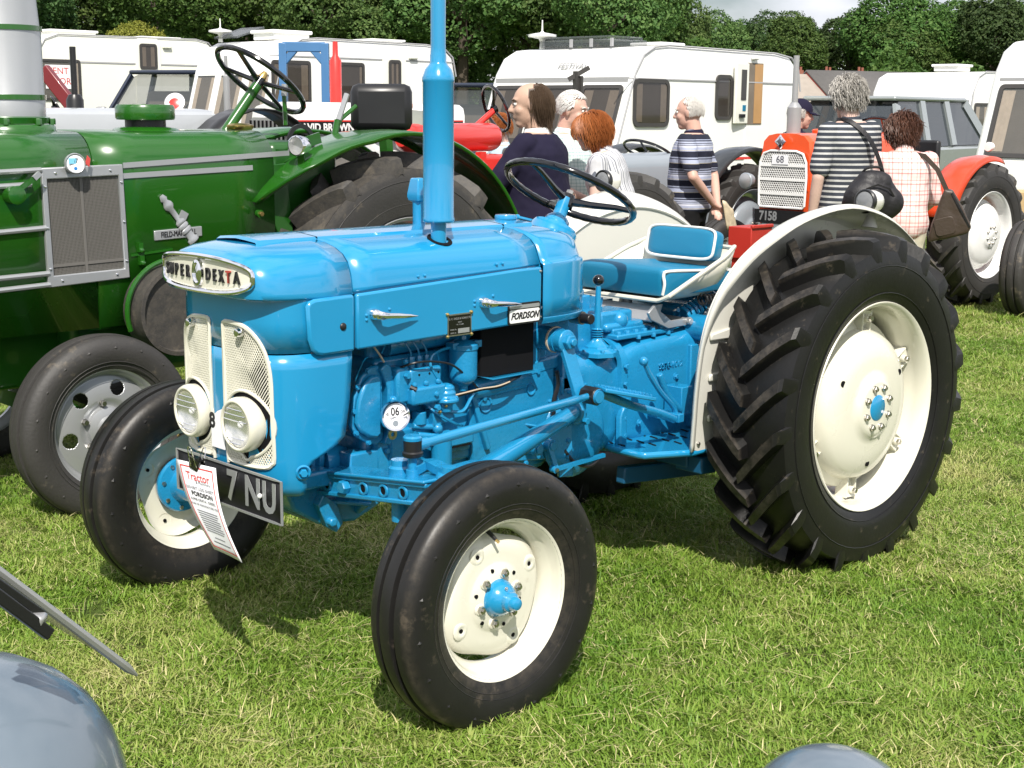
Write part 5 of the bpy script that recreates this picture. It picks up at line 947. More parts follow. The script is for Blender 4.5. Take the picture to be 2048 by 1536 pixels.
for sd in(1,-1):
    yy=t0.y if sd>0 else t0.y+1.3
    rear_wheel(FT,(t0.x,yy,.58),dirn=sd,rz=0 if sd>0 else pi,tyre='gtyre',rimmat='grey',R0=.58,hw=.15,rf=.36,nl=19,hubmat='grey',detail=False,lug=.045,sweep=.26,wt=.036)
    m=MB(); rows=[]
    for i in range(17):
        a=R(lerp(165,30,i/16)); rows.append([V((t0.x+cos(a)*(.70+dr),yy+dy*sd,.60+sin(a)*(.70+dr))) for dy,dr in((.16,-.02),(.12,0),(-.05,.01),(-.12,-.0),(-.14,-.03))])
    m.grid(rows); fp2(m,'mudguard',mat('dark_grey_guard',(.03,.033,.035),.35,coat=.4),solid=.006,ang=45)
    front_wheel(FT,(.10,sd*-.55+.0,.35),0 if sd>0 else pi,tyre='gtyre',rimmat='grey',R0=.35,hw=.085,rf=.215)
m=MB(); m.box((1.35,0,.75),(1.0,.36,.44)); fp2(m,'rear_body','grey',bev=.04); m=MB(); m.tube([(t0.x,t0.y+.1,.58),(t0.x,t0.y+1.2,.58)],.08,12); fp2(m,'axle_tube','grey'); m=MB(); m.bar((.1,-.5,.45),(.1,.5,.45),.07,.07); fp2(m,'front_axle','grey')
# --- red tractor behind the navy jumper
r0=V((1.992,3.754,1.431))
RT=thing('red_tractor','red tractor with a rounded red tank, half hidden by the man in the navy jumper','tractor',(r0.x,r0.y,0))
def rp(mb,name,m='red',par=None,**k): return mb.build(name,M[m] if isinstance(m,str) else m,par or RT,**k)
e=V((2.465,3.86,1.413))-V((r0.x,r0.y,0)); e.z=0
m=MB(); L0=e.length; u=e.normalized()
m.lathe([(0,-.55),(.05,-.55),(.08,-.52),(.093,-.45),(.096,L0-.06),(.09,L0-.03),(.06,L0),(0,L0+.005)],(0,0,1.42),(u.x,u.y,0),28); rp(m,'fuel_tank')
m=MB(); m.box(V((.05,0,.95))+V((u.x*.1,u.y*.1,0)),(.55,.36,.72)); rp(m,'body',bev=.03); m=MB(); m.box((-.55,0,.85),(.9,.34,.6)); rp(m,'engine','dark',bev=.02)
p=V((2.116,3.611,1.342))-V((r0.x,r0.y,0)); m=MB(); m.bar((p.x,p.y-.0,1.33),(p.x+.02,p.y,.8),.05,.05); rp(m,'steering_post'); q=MB(); q.cyl((p.x-.03,p.y-.06,1.22),(p.x-.03,p.y-.06,1.10),.022,n=12); rp(q,'oil_bottle','steel')
c=V((2.57,3.953,1.612))-V((r0.x,r0.y,0)); swheel(c,(.85,-.25,.35),.165,'steering_wheel',RT,th=.012); m=MB(); m.tube([c,c+V((-.28,.03,-.20))],.022,10); rp(m,'steering_column')
m=MB(); m.lathe([(.0,-.02),(.30,-.02),(.30,.0),(.26,.05),(.12,.09),(0,.1)],(-.25,.15,1.50),(0,0,1),28); rp(m,'tank_cover',mat('dull_green_grey',(.20,.21,.18),.5))
for sd in(1,-1): rear_wheel(RT,(1.0,sd*-.62,.60),dirn=sd,rz=0 if sd>0 else pi,tyre='gtyre',rimmat='red',R0=.60,hw=.15,rf=.37,nl=19,hubmat='red',detail=False); front_wheel(RT,(-.95,sd*-.55,.35),0 if sd>0 else pi,tyre='gtyre',rimmat='red',R0=.35)
m=MB(); m.box((.7,0,.7),(.8,.36,.4)); m.tube([(1.0,-.6,.6),(1.0,.6,.6)],.08,12); m.bar((-.95,-.55,.45),(-.95,.55,.45),.07,.07); rp(m,'axle_body',bev=.03)
# --- white tractor with the lettered band
w0=V((1.271,4.765,1.573))
WT=thing('white_tractor','white bonneted tractor with a black lettered band and a red exhaust, beyond the green tractor','tractor',(w0.x,w0.y,0))
def wp(mb,name,m='white',par=None,**k): return mb.build(name,M[m] if isinstance(m,str) else m,par or WT,**k)
def wsec(x,k=1,dz=0): return [V((x,y,z)) for y,z in [(-.26*k,1.30),(-.26*k,1.56+dz),(-.245*k,1.61+dz),(-.20*k,1.635+dz),(0,1.645+dz),(.20*k,1.635+dz),(.245*k,1.61+dz),(.26*k,1.56+dz),(.26*k,1.30)]]
m=MB(); m.grid([wsec(0,.95,-.02),wsec(.08),wsec(1.5)]); m.add(wsec(0,.95,-.02),[tuple(range(9))]); wp(m,'bonnet',ang=40)
m=MB(); rbox(m,(-.02,0,1.44),(.05,.40,.20),.04); gl=wp(m,'grille','alu'); 
for k in range(9): m=MB(); m.bar((-.05,-.19+.0475*k,1.36),(-.05,-.19+.0475*k,1.52),.012,.01); m.build('grille_bar',M['dark'],gl)
m=MB(); m.box((.68,-.262,1.475),(1.60,.006,.085)); bd=wp(m,'name_band','black')
for z in(1.521,1.429): q=MB(); q.box((.68,-.266,z),(1.60,.004,.010)); q.build('red_line',M['red'],bd)
text('band_lettering','DAVID BROWN',.072,M['white'],bd,(.24,-.2655,1.475),(1,0,0),(0,0,1),.001,bold=.002,sx=.95); text('band_lettering','SELECTAMATIC',.036,M['white'],bd,(.76,-.2655,1.472),(1,0,0),(0,0,1),.001,bold=.001)
m=MB(); m.box((.8,0,1.05),(1.4,.40,.62)); wp(m,'engine','dark',bev=.02)
c=V((1.833,4.807,1.634))-V((w0.x,w0.y,0)); m=MB(); m.lathe([(0,0),(.042,0),(.042,.30),(.02,.335),(.018,.43),(0,.43)],(c.x,c.y,1.63),(0,0,1),20); wp(m,'exhaust_stack','red')
for sd in(1,-1): rear_wheel(WT,(1.75,sd*-.70,.68),dirn=sd,rz=0 if sd>0 else pi,tyre='gtyre',rimmat='white',R0=.68,hw=.16,rf=.40,nl=19,hubmat='white',detail=False); front_wheel(WT,(.15,sd*-.65,.37),0 if sd>0 else pi,tyre='gtyre',rimmat='white',R0=.37)
m=MB(); m.box((1.5,0,.8),(.9,.40,.5)); m.tube([(1.75,-.7,.68),(1.75,.7,.68)],.09,12); m.bar((.15,-.6,.5),(.15,.6,.5),.08,.08); m.box((.5,0,.75),(.9,.3,.3)); wp(m,'axle_body','dark',bev=.03)
# --- blue safety frame on a further tractor
b0=V((2.398,5.952,1.609)); 
BF=thing('blue_frame_tractor','pale blue roll frame of a tractor standing beyond the white bonnet','tractor',(b0.x,b0.y,0))
fm=mat('frame_blue',(.055,.16,.33),.4,coat=.2); r_=(.72,-.69,0); rv_=V(r_)
a,b=V((2.273,6.071,1.608))-V((b0.x,b0.y,0)),V((2.511,5.843,1.611))-V((b0.x,b0.y,0)); zt=1.6+128*11.2/2854
m=MB(); m.bar((a.x,a.y,.9),(a.x,a.y,zt),.07,.06,up=rv_); m.bar((b.x,b.y,.9),(b.x,b.y,zt),.07,.06,up=rv_); m.bar((a.x,a.y,zt-.03),(b.x,b.y,zt-.03),.06,.075)
for p,s in((a,1),(b,-1)): m.bar(V((p.x,p.y,zt-.16))+rv_*0,V((p.x,p.y,zt-.045))+rv_*(.10*s),.05,.05,up=rv_); m.bar(V((p.x,p.y,1.62))+rv_*(-.03*s),V((p.x,p.y,1.75)),.05,.05,up=rv_)
m.build('roll_frame',fm,BF,bev=.006); m=MB(); m.box((.0,0,1.05),(1.6,.5,.6)); m.build('body',fm,BF,bev=.05)
for sd in(1,-1): rear_wheel(BF,(.4,sd*-.65,.62),dirn=sd,rz=0 if sd>0 else pi,tyre='gtyre',rimmat='white',R0=.62,hw=.15,rf=.38,nl=19,hubmat='white',detail=False)
# --- silver-grey tractor beyond the green one, with its black pipe
s0=V((-0.185,4.171,1.514))
ST=thing('silver_grey_tractor','pale grey tractor bonnet with an upright black exhaust pipe, seen over the green bonnet','tractor',(s0.x,s0.y,0))
lg=mat('pale_grey_paint',(.40,.42,.44),.3,coat=.5)
def ss(x,k=1): return [V((x,y,z)) for y,z in [(-.24*k,1.2),(-.24*k,1.50),(-.225*k,1.56),(-.18*k,1.585),(0,1.595),(.18*k,1.585),(.225*k,1.56),(.24*k,1.50),(.24*k,1.2)]]
m=MB(); m.grid([ss(-.62,.9),ss(-.55),ss(.35),ss(.50,.97)]); m.add(ss(-.62,.9),[tuple(range(9))]); m.add(ss(.5,.97),[tuple(range(9))[::-1]]); m.build('bonnet',lg,ST,ang=40)
m=MB(); m.box((0,0,.9),(1.1,.36,.6)); m.build('engine',M['dark'],ST)
for sd in(1,-1): rear_wheel(ST,(1.2,sd*-.62,.58),dirn=sd,rz=0 if sd>0 else pi,tyre='gtyre',rimmat='grey',R0=.58,hw=.14,rf=.36,nl=19,hubmat='grey',detail=False); front_wheel(ST,(-.45,sd*-.55,.35),0 if sd>0 else pi,tyre='gtyre',rimmat='grey',R0=.35)
m=MB(); m.box((.9,0,.75),(.8,.34,.4)); m.tube([(1.2,-.6,.58),(1.2,.6,.58)],.08,12); m.bar((-.45,-.55,.45),(-.45,.55,.45),.07,.07); m.build('axle_body',lg,ST,bev=.03)
c=V((-0.265,4.546,1.576))-V((s0.x,s0.y,0)); m=MB(); m.lathe([(0,-.2),(.05,-.2),(.05,.04),(.035,.07),(.018,.075),(.018,.345),(0,.345)],(c.x,c.y,1.60),(0,0,1),16); m.build('exhaust_pipe',M['black'],ST)
swheel(V((-0.195,4.907,1.592))-V((s0.x,s0.y,0)),(.75,-.3,.45),.075,'steering_wheel',ST,th=.007)
c=V((0.271,4.328,1.627))-V((s0.x,s0.y,0)); m=MB(); m.lathe([(0,-.02),(.05,-.015),(.060,.0),(.062,.01),(0,.012)],c,(-.5,-.5,.3),22); o=m.build('rear_lamp',M['alu'],ST); m=MB(); m.lathe([(.036,.013),(.02,.016),(0,.018)],c+V((0,0,-.006)),(-.5,-.5,.3),18); m.build('red_lens',M['red'],o); m=MB(); m.tube([c,c+V((-.10,.05,-.03))],.008,6); m.build('lamp_arm',M['chrome'],o)
m=MB(); rows=[[V((.62+cos(R(t))*.46,y,1.10+sin(R(t))*.50)) for y in(-.55,-.30)] for t in range(160,20,-10)]; m.grid(rows); m.build('mudguard',M['black'],ST,solid=.01)
c=V((0.543,4.182,1.528))-V((s0.x,s0.y,0)); m=MB(); m.lathe([(0,-.3),(.020,-.3),(.020,.24),(.011,.25),(.011,.36),(0,.36)],(c.x,c.y,1.55),(0,0,1),16); m.build('silver_stack',M['alu'],ST)
m=MB(); a,b=V((-0.09,5.294,1.833)),V((0.027,5.112,1.574)); m.bar(a,b,.05,.085); bm_=m.build('loader_arm',mat('dark_red_paint',(.16,.012,.016),.35,coat=.4),None,bev=.008); tag(bm_,'dark red loader arm slanting down beside the fat silver chimney','loader arm')
# --- red crate, cardboard boxes and the tyre cut by the right edge
c=V((3.812,2.668,0.728)); m=MB(); m.box((c.x,c.y,c.z-.02),(.24,.20,.22)); m.bar((c.x-.12,c.y-.10,c.z+.095),(c.x+.12,c.y-.10,c.z+.095),.025,.025); m.box((c.x,c.y,(c.z-.13)/2),(.20,.16,c.z-.13)); rbx=m.build('red_toolbox',mat('tool_red',(.42,.03,.02),.4),None,bev=.006); tag(rbx,'red metal box low in front of the orange tractor, beside its number plate','toolbox')
cb=mat('cardboard',(.50,.36,.18),.8,var=.06)
b=V((8.247,2.905,0.642))
for k,(dz,lab,hh) in enumerate(((.0,'cardboard box at the bottom of the stack by the right edge',.50),(.505,'cardboard box with a pale round mark, on top of the stack by the right edge',.40))):
    m=MB(); m.box((b.x+.10,b.y+.02*k,dz+hh/2),(.46,.46,hh),Matrix.Rotation(R(20+4*k),3,'Z')); o=m.build('cardboard_box',cb,None,bev=.008); tag(o,lab,'box','stacked cardboard boxes')
t=V((6.521,1.892,0)); 
TT=thing('dark_tractor','tractor of which only one worn black front tyre shows at the right edge','tractor',(t.x,t.y,0)); front_wheel(TT,(.10,.12,.38),pi+R(8),tyre='gtyre',rimmat='white',R0=.39,hw=.10,rf=.24)
m=MB(); m.bar((.1,.05,.42),(.1,-1.3,.42),.08,.08); m.build('front_axle',M['grey'],TT); m=MB(); m.box((.75,-.70,.98),(1.5,.46,.56)); m.build('bonnet',M['grey'],TT,bev=.06); m=MB(); m.box((.9,-.70,.60),(1.9,.36,.36)); m.build('engine',M['dark'],TT)
for sd,y in((1,-1.35),(-1,-.05)): rear_wheel(TT,(2.0,y,.60),dirn=sd,rz=0 if sd>0 else pi,tyre='gtyre',rimmat='white',R0=.60,hw=.15,rf=.37,nl=19,hubmat='white',detail=False)
m=MB(); m.tube([(2.0,-1.3,.6),(2.0,-.1,.6)],.08,12); m.build('axle_tube',M['grey'],TT); front_wheel(TT,(.10,-1.45,.38),0,tyre='gtyre',rimmat='white',R0=.39,hw=.10,rf=.24)

# ---------------------------------------------------------------- caravans (local: front towards -X, door side -Y, origin at the near front corner)
M['cara']=mat('caravan_white',(.80,.80,.77),.35,coat=.2,var=.03,vs=2)
M['cara2']=mat('caravan_cream',(.78,.78,.70),.38,coat=.2,var=.03,vs=2)
M['wframe']=mat('window_rubber',(.045,.042,.04),.5)
M['curtain']=mat('curtain',(.62,.50,.38),.9,var=.25,vs=12)
M['inside']=mat('caravan_inside',(.17,.14,.11),.8,var=.3,vs=4)
M['wood']=mat('warm_wood',(.42,.24,.10),.5,var=.15)
M['awn']=mat('rail_grey',(.35,.35,.36),.4)
def win(name,par,o,u,v,w,h,fr=.05,depth=.05,mt='tint',curt=0,frame='wframe',rad=.06):
    """a window: rounded frame, dark room behind, curtains and pane; o centre on the wall, u right, v up"""
    o,u,v=V(o),V(u).normalized(),V(v).normalized(); n=u.cross(v)
    m=MB(); a=rrect(w,h,rad); b=rrect(w-2*fr,h-2*fr,max(.01,rad-fr*.6)); k=len(a)
    A=[o+u*x+v*y+n*.0 for x,y in a]; A2=[o+u*x+v*y+n*.022 for x,y in a]; B=[o+u*x+v*y+n*.022 for x,y in b]; B2=[o+u*x+v*y+n*.004 for x,y in b]
    m.grid([A,A2,B,B2],cv=True); f=m.build(name,M[frame],par)
    m=MB(); m.add([o+u*x+v*y+n*.003 for x,y in b],[tuple(range(k))]); m.build('interior',M['inside'],f)
    if curt:
        for s in(-1,1):
            m=MB(); P=[]; cw=(w-2*fr)*curt
            for i in range(9): t=i/8; x=s*(w/2-fr-.005-cw*t); P.append([o+u*x+v*y+n*(.009+.003*sin(i*2.4)) for y in(-(h/2-fr)*.94,(h/2-fr)*.94)])
            m.grid(P); m.build('curtain',M['curtain'],f)
    m=MB(); m.add([o+u*x+v*y+n*.015 for x,y in b],[tuple(range(k))]); m.build('pane',M[mt],f); return f
def caravan(name,label,loc,rz,L,Wd,H,prof='slant',paint='cara',group='caravans parked along the field'):
    t=thing(name,label,'caravan',loc,rz,group); z0=.42
    if prof=='slant': P=[(.45,z0),(.10,z0+.03),(.02,.70),(.05,1.00),(.40,H-.50),(.46,H-.36),(.62,H-.14),(.85,H-.03),(1.15,H),(L-.7,H-.02),(L-.28,H-.07),(L-.08,H-.22),(L,H-.55),(L-.0,.9),(L-.08,z0)]
    else: P=[(.40,z0),(.12,z0+.03),(.05,.70),(.04,1.0),(.20,H-.62),(.24,H-.40),(.42,H-.12),(.70,H-.02),(L-.5,H),(L-.2,H-.06),(L-.06,H-.2),(L,H-.5),(L,.9),(L-.08,z0)]
    m=MB(); m.ext(P[::-1],(0,.0,0),(1,0,0),(0,0,1),0) if 0 else m.ext(P,(0,Wd,0),(1,0,0),(0,0,1),Wd); b=m.build('body',M[paint],t,bev=.05,ang=30)
    m=MB(); q=[V((x,-.012,z)) for x,z in P[3:13]]; m.tube(q,.014,6); m.build('awning_rail',M['awn'],t)
    for s in(0,1): m=MB(); m.lathe([(0,-.09),(.20,-.09),(.30,-.07),(.31,0),(.30,.07),(.16,.09),(0,.06)],(L*.56,.12+(Wd-.24)*s,.31),(0,-1 if s==0 else 1,0),26); m.build('wheel',M['ftyre'],t)
    m=MB(); m.bar((.1,Wd/2,.45),(-1.1,Wd/2,.45),.10,.08); m.bar((-1.05,Wd/2,.45),(-1.05,Wd/2,.0),.05,.05); m.build('drawbar',M['awn'],t)
    return t,P
def front_wins(t,P,Wd,ws,i0=3,i1=4,f0=.10,f1=.97,**k):
    a,b=V((P[i0][0],0,P[i0][1])),V((P[i1][0],0,P[i1][1])); v=(b-a).normalized(); h=(b-a).length*(f1-f0); c=a+v*((b-a).length*(f0+f1)/2); n=V((0,-1,0)).cross(v)
    for y,w in ws: win('window',t,V((c.x,Wd-y,c.z))+n*.004,(0,-1,0),v,w,h,**k)
def vent(t,x,y,z,lx=.45,ly=.45,h=.10,name='roof_vent',mt='cara'): m=MB(); m.box((x,y,z+h*.35),(lx,ly,h*.7)); m.box((x,y,z+h*.8),(lx+.08,ly+.08,h*.35)); m.build(name,M[mt],t,bev=.02)
def aerial(t,x,y,z): m=MB(); m.lathe([(0,0),(.04,0),(.03,.10),(.05,.14),(.20,.17),(.20,.20),(.03,.23),(.012,.25),(.008,.40),(0,.40)],(x,y,z),(0,0,1),20); m.build('aerial',M['cara'],t)
# the large one with the open door
c0=V((9.414,9.107,1.111)); Lf,Wf,Hf=4.40,2.52,2.46; FZ=R(3)
FC,P=caravan('caravan','large white caravan with its door standing open, behind the man in the striped polo shirt',(c0.x,c0.y,0),FZ,Lf,Wf,Hf)
front_wins(FC,P,Wf,((.46,.70),(1.26,.80),(2.06,.70)),f0=.16,curt=.26)
m=MB(); m.box((.43,Wf/2,Hf-.455),(.05,Wf-.15,.07)); m.build('window_rail',M['awn'],FC)
text('front_lettering','FESTIVAL',.13,M['awn'],FC,(.50,Wf/2-.15,Hf-.27),(0,-1,0),(.50,0,1),.004,shear=.2)
sy=-.004
win('window',FC,(.80,sy,1.71),(1,0,0),(0,0,1),.76,.62,curt=.20,fr=.05,rad=.10); win('window',FC,(2.44,sy,1.80),(1,0,0),(0,0,1),.40,.62,fr=.05,rad=.09)
m=MB(); m.box((3.20,-.003,1.86),(.40,.012,.86)); dr=m.build('doorway',M['inside'],FC); m=MB(); m.box((3.29,-.010,1.86),(.20,.006,.83)); m.build('wood_panel',M['wood'],dr)
DM=Matrix.Translation((3.0,-.02,0))@Matrix.Rotation(R(7),4,'Z')@Matrix.Translation((-.19,0,0)); tf=lambda m: m.xf(DM)
m=MB(); m.box((0,0,1.86),(.38,.045,.84)); o=tf(m).build('door',M['cara2'],FC,bev=.012); m=MB(); m.box((.03,-.027,1.98),(.15,.012,.42)); tf(m).build('door_window',M['wframe'],o,bev=.004); m=MB(); m.box((-.02,-.04,1.55),(.14,.03,.05)); tf(m).build('door_handle',M['black'],o); m=MB(); m.box((.06,-.026,1.66),(.09,.008,.08)); tf(m).build('door_sticker',M['vinyl'],o)
m=MB(); m.box((2.3,-.006,.955),(4.0,.012,.035)); m.build('red_line',M['red'],FC); m=MB(); m.box((2.2,-.008,2.02),(4.2,.012,.018)); m.build('side_moulding',M['awn'],FC)
m=MB(); m.box((3.22,-.006,1.08),(.46,.010,.62)); m.build('lower_door',M['cara'],FC,bev=.01); m=MB(); m.box((3.15,-.03,2.36),(.14,.06,.06)); m.build('porch_lamp',M['cara'],FC,bev=.02)
text('side_lettering','GOLDEN',.075,M['awn'],FC,(.42,-.004,1.03),(1,0,0),(0,0,1),.003); text('side_lettering','FESTIVAL',.14,M['awn'],FC,(.92,-.004,.985),(1,0,0),(0,0,1),.003)
m=MB(); m.box((.55,-.004,.965),(.30,.006,.05)); m.build('side_flash',M['red'],FC)
m=MB(); m.box((1.25,Wf*.55,Hf+.05),(.80,1.3,.10)); m.box((1.25,Wf*.55,Hf+.12),(.72,1.2,.05)); rl=m.build('rooflight',M['clear'],FC,bev=.02)
for y in(.45,.85,1.25): m=MB(); m.box((.83,y*.9+.3,Hf+.05),(.03,.04,.11)); m.build('rooflight_bar',M['awn'],rl)
vent(FC,2.55,Wf*.5,Hf,.50,.50,.12); vent(FC,3.6,Wf*.55,Hf-.02,.40,.40,.07); aerial(FC,.95,Wf-.45,Hf-.01)
pq=V((7.03,7.462,1.183)); m=MB(); m.bar((0,0,0),(0,0,2.02),.05,.05); m.bar((.04,-.04,0),(.04,-.04,1.97),.03,.03); m.bar((-.06,.06,1.93),(.10,-.10,2.06),.04,.05); po=m.build('black_post',M['wframe'],None); po.location=(pq.x,pq.y,0)
tag(po,'dark upright post with an angled arm in front of the large caravan','post')
# second, with slanted front windows
c1=V((8.864,16.22,0.941)); W2,H2,L2=2.5,2.74,4.25
C2,P=caravan('caravan','white caravan with three pale slanted front windows, behind the white tractor',(c1.x,c1.y,0),R(1),L2,W2,H2)
front_wins(C2,P,W2,((.45,.68),(1.22,.78),(2.02,.68)),f0=.06,mt='clear',curt=.2,frame='cara',fr=.07)
win('window',C2,(.62,sy,2.02),(1,0,0),(0,0,1),.78,.70,curt=.2); win('window',C2,(1.84,sy,2.02),(1,0,0),(0,0,1),.60,.70,curt=.1)
m=MB(); m.ext(rrect(.52,2.0,.10),(2.80,-.001,1.55),(1,0,0),(0,0,1),.018); o=m.build('door',M['cara2'],C2); win('door_window',C2,(2.80,-.022,2.18),(1,0,0),(0,0,1),.27,.52,curt=.3)
m=MB(); m.box((3.22,-.03,2.50),(.18,.06,.08)); m.build('porch_lamp',M['cara2'],C2,bev=.02); m=MB(); m.box((2.2,-.006,2.44),(4.0,.010,.02)); m.build('side_moulding',M['awn'],C2)
aerial(C2,.75,W2-.3,H2-.02); vent(C2,1.35,W2*.5,H2,.75,.6,.17); vent(C2,3.3,W2*.4,H2-.01,.7,.5,.10)
m=MB(); m.box((1.0,W2*.80,H2+.14),(.60,.70,.03),Matrix.Rotation(R(-18),3,'Y')); m.build('open_rooflight',M['clear'],C2)
# third, furthest left
c2=V((8.455,23.62,0.762)); L3,W3,H3=4.3,2.5,3.02
C1,P=caravan('caravan','white caravan furthest left, a curtained door window near its end, behind the fat chimney',(c2.x,c2.y,0),R(0),L3,W3,H3,prof='round',paint='cara2')
win('window',C1,(.62,sy,2.12),(1,0,0),(0,0,1),1.05,.80,mt='clear',curt=.15)
m=MB(); m.box((.70,-.020,2.18),(.62,.004,.46)); pp=m.build('window_notice',M['paper'],C1); text('notice_lettering','VENT',.18,M['redink'],pp,(.66,-.0230,2.29),(1,0,0),(0,0,1),.001); text('notice_lettering','DOORS',.18,M['redink'],pp,(.70,-.0230,2.09),(1,0,0),(0,0,1),.001)
m=MB(); m.ext(rrect(.58,2.1,.12),(2.66,-.001,1.95),(1,0,0),(0,0,1),.018); m.build('door',M['cara2'],C1); win('door_window',C1,(2.66,-.022,2.63),(1,0,0),(0,0,1),.40,.52,curt=.3)
m=MB(); m.box((3.10,-.03,2.84),(.20,.06,.07)); m.build('porch_lamp',M['cara2'],C1,bev=.02)
m=MB(); m.box((2.2,-.006,2.48),(4.0,.010,.03)); m.build('side_moulding',M['awn'],C1)
vent(C1,1.5,W3*.5,H3-.01,1.0,.7,.14); vent(C1,3.5,W3*.5,H3-.02,.9,.7,.09)
# far right pair
c3=V((20.842,10.495,1.397)); L4,W4,H4=4.6,2.15,2.42
C4,P=caravan('caravan','white caravan with a dark band low on its side, beyond the grey estate car',(c3.x,c3.y,0),R(2),L4,W4,H4,prof='round')
win('window',C4,(-.0,W4-1.55,1.38) if 0 else (.62,sy,1.42),(1,0,0),(0,0,1),.62,.78,curt=.3,mt='clear')
for a,b_ in((.9,.72),): m=MB(); m.box((2.3,-.006,.86),(4.2,.012,.22)); m.build('dark_band',M['wframe'],C4)
m=MB(); m.ext(rrect(.50,1.75,.06),(1.55,-.001,1.32),(1,0,0),(0,0,1),.020); m.build('door',M['cara'],C4)
front_wins(C4,P,W4,((.5,.62),(1.55,.62)),f0=.2,curt=.3); m=MB(); m.box((.02,W4/2,.86),(.03,W4-.2,.20)); m.build('front_band',M['wframe'],C4); m=MB(); m.box((.22,W4/2,1.85),(.05,W4-.1,.03)); m.build('front_moulding',M['awn'],C4); vent(C4,1.0,W4*.4,H4,.55,.5,.14)
c4=V((10.926,2.687,0.996)); L5,W5,H5=4.8,2.2,2.46
C5,P=caravan('caravan','caravan cut off by the right edge, its large front window facing left',(c4.x,c4.y,0),R(2),L5,W5,H5)
front_wins(C5,P,W5,((.55,.85),(1.55,.85)),f0=.12,curt=.2,mt='clear'); m=MB(); m.box((.08,W5*.80,.93),(.08,.16,.05)); m.build('marker_lamp',M['cara2'],C5,bev=.01); m=MB(); m.box((.43,W5/2,H5-.47),(.05,W5-.2,.04)); m.build('window_rail',M['awn'],C5)
# ---------------------------------------------------------------- cars
def car(name,label,cat,loc,rz,body,P,glassP,Wd,pillars,roofcol=None,wheels=(.8,3.4),pw=.09,gl='clear',group='cars parked among the caravans'):
    """side profile P (x,z), glasshouse glassP; front towards -X, near side -Y"""
    t=thing(name,label,cat,loc,rz,group); m=MB(); m.ext(P,(0,Wd,0),(1,0,0),(0,0,1),Wd); m.build('body',body,t,bev=.06,ang=30)
    y0=.10; secs=[(g[0],g[1]) for g in glassP]; n=len(secs)
    zb=min(g[1] for g in glassP); zt=max(g[1] for g in glassP)
    def yy(z): return lerp(.03,.20,(z-zb)/(zt-zb))
    A=[V((x,yy(z),z)) for x,z in secs]; B=[V((x,Wd-yy(z),z)) for x,z in secs]
    m=MB(); m.add(A+B,[tuple(range(n)),tuple(range(n,2*n))[::-1]]+[(i,(i+1)%n,(i+1)%n+n,i+n) for i in range(n)]); m.build('cabin_glass',M[gl],t); m=MB(); m.box(((secs[0][0]+secs[-1][0])/2+.1,Wd/2,zb+.22),(1.2,Wd-.45,.42)); m.build('seats',M['inside'],t,bev=.08)
    tops=[g for g in glassP if g[1]>zt-.12]; m=MB(); x0,x1=min(g[0] for g in tops),max(g[0] for g in tops); m.box(((x0+x1)/2,Wd/2,zt+.01),(x1-x0+.10,Wd-.30,.07)); m.build('roof',body,t,bev=.03)
    for (xa,za),(xb,zb2) in pillars:
        for s in(0,1): m=MB(); f=lambda x,z:V((x,yy(z)-.012 if s==0 else Wd-yy(z)+.012,z)); m.bar(f(xa,za),f(xb,zb2),pw,.05,up=AX); m.build('pillar',body,t)
    for x in wheels:
        for s in(0,1): m=MB(); m.lathe([(0,-.1),(.24,-.1),(.33,-.07),(.34,0),(.33,.07),(.22,.095),(.20,.05),(0,.04)],(x,.08+(Wd-.16)*s,.34),(0,-1 if s==0 else 1,0),26); m.build('wheel',M['ftyre'],t)
    return t
navy=mat('dark_blue_car_paint',(.010,.016,.035),.2,coat=.8,var=.02); gmet=mat('grey_green_car_paint',(.32,.35,.35),.25,metal=.4,coat=.7,var=.02)
FP=[(.05,.45),(.0,.75),(.05,1.05),(.30,1.20),(1.30,1.26),(3.9,1.26),(4.0,.9),(3.95,.45)]; FG=[(1.20,1.26),(1.72,1.90),(2.0,1.97),(3.6,1.97),(3.85,1.26)]; PL=(((1.20,1.26),(1.72,1.93)),((2.35,1.26),(2.4,1.95)),((3.85,1.26),(3.6,1.95)))
c=V((8.02,17.673,1.239))
K1=car('dark_car','dark blue four-wheel-drive car with sloping windscreen, between the left caravans','car',(c.x,c.y,0),R(29),navy,FP,FG,1.80,PL); K1.scale=(1.12,1.12,1.12)
c=V((9.879,11.68,1.323))
K2=car('dark_car','dark blue car behind the tall blue exhaust stack, beside the large caravan','car',(c.x,c.y,0),R(27),navy,FP,FG,1.80,PL)
for K in(K1,K2):
    swheel((1.85,.55,1.34),(.8,0,.5),.19,'steering_wheel',K); m=MB(); m.box((1.25,-.10,1.36),(.10,.16,.16)); m.build('wing_mirror',M['alu'],K,bev=.03); m=MB(); m.box((1.25,1.90,1.36),(.10,.16,.16)); m.build('wing_mirror',M['alu'],K,bev=.03)
    for y in(.35,1.0): m=MB(); m.tube([(1.22,y,1.285),(1.30,y+.50,1.37)],.012,5); m.build('wiper',M['black'],K)
    for y in(.18,1.62): m=MB(); m.lathe([(0,-.03),(.10,-.02),(.11,.0),(.09,.02),(0,.03)],(.0,y,.86),(-1,0,0),16); m.build('headlamp',M['alu'],K)
c=V((13.637,7.524,1.373))
K3=car('grey_estate_car','grey green four-wheel-drive estate car, behind the couple looking at the orange tractor','car',(c.x,c.y,0),R(6),gmet,[(.06,.45),(.0,.62),(.02,1.05),(.10,1.12),(4.0,1.14),(4.3,.9),(4.25,.45)],[(.08,1.12),(.22,1.70),(.42,1.80),(2.6,1.78),(3.25,1.14)],1.78,(((.10,1.12),(.24,1.72)),((1.05,1.14),(1.08,1.78)),((1.95,1.14),(1.92,1.78)),((3.25,1.14),(2.6,1.76))),pw=.16,gl='tint2')
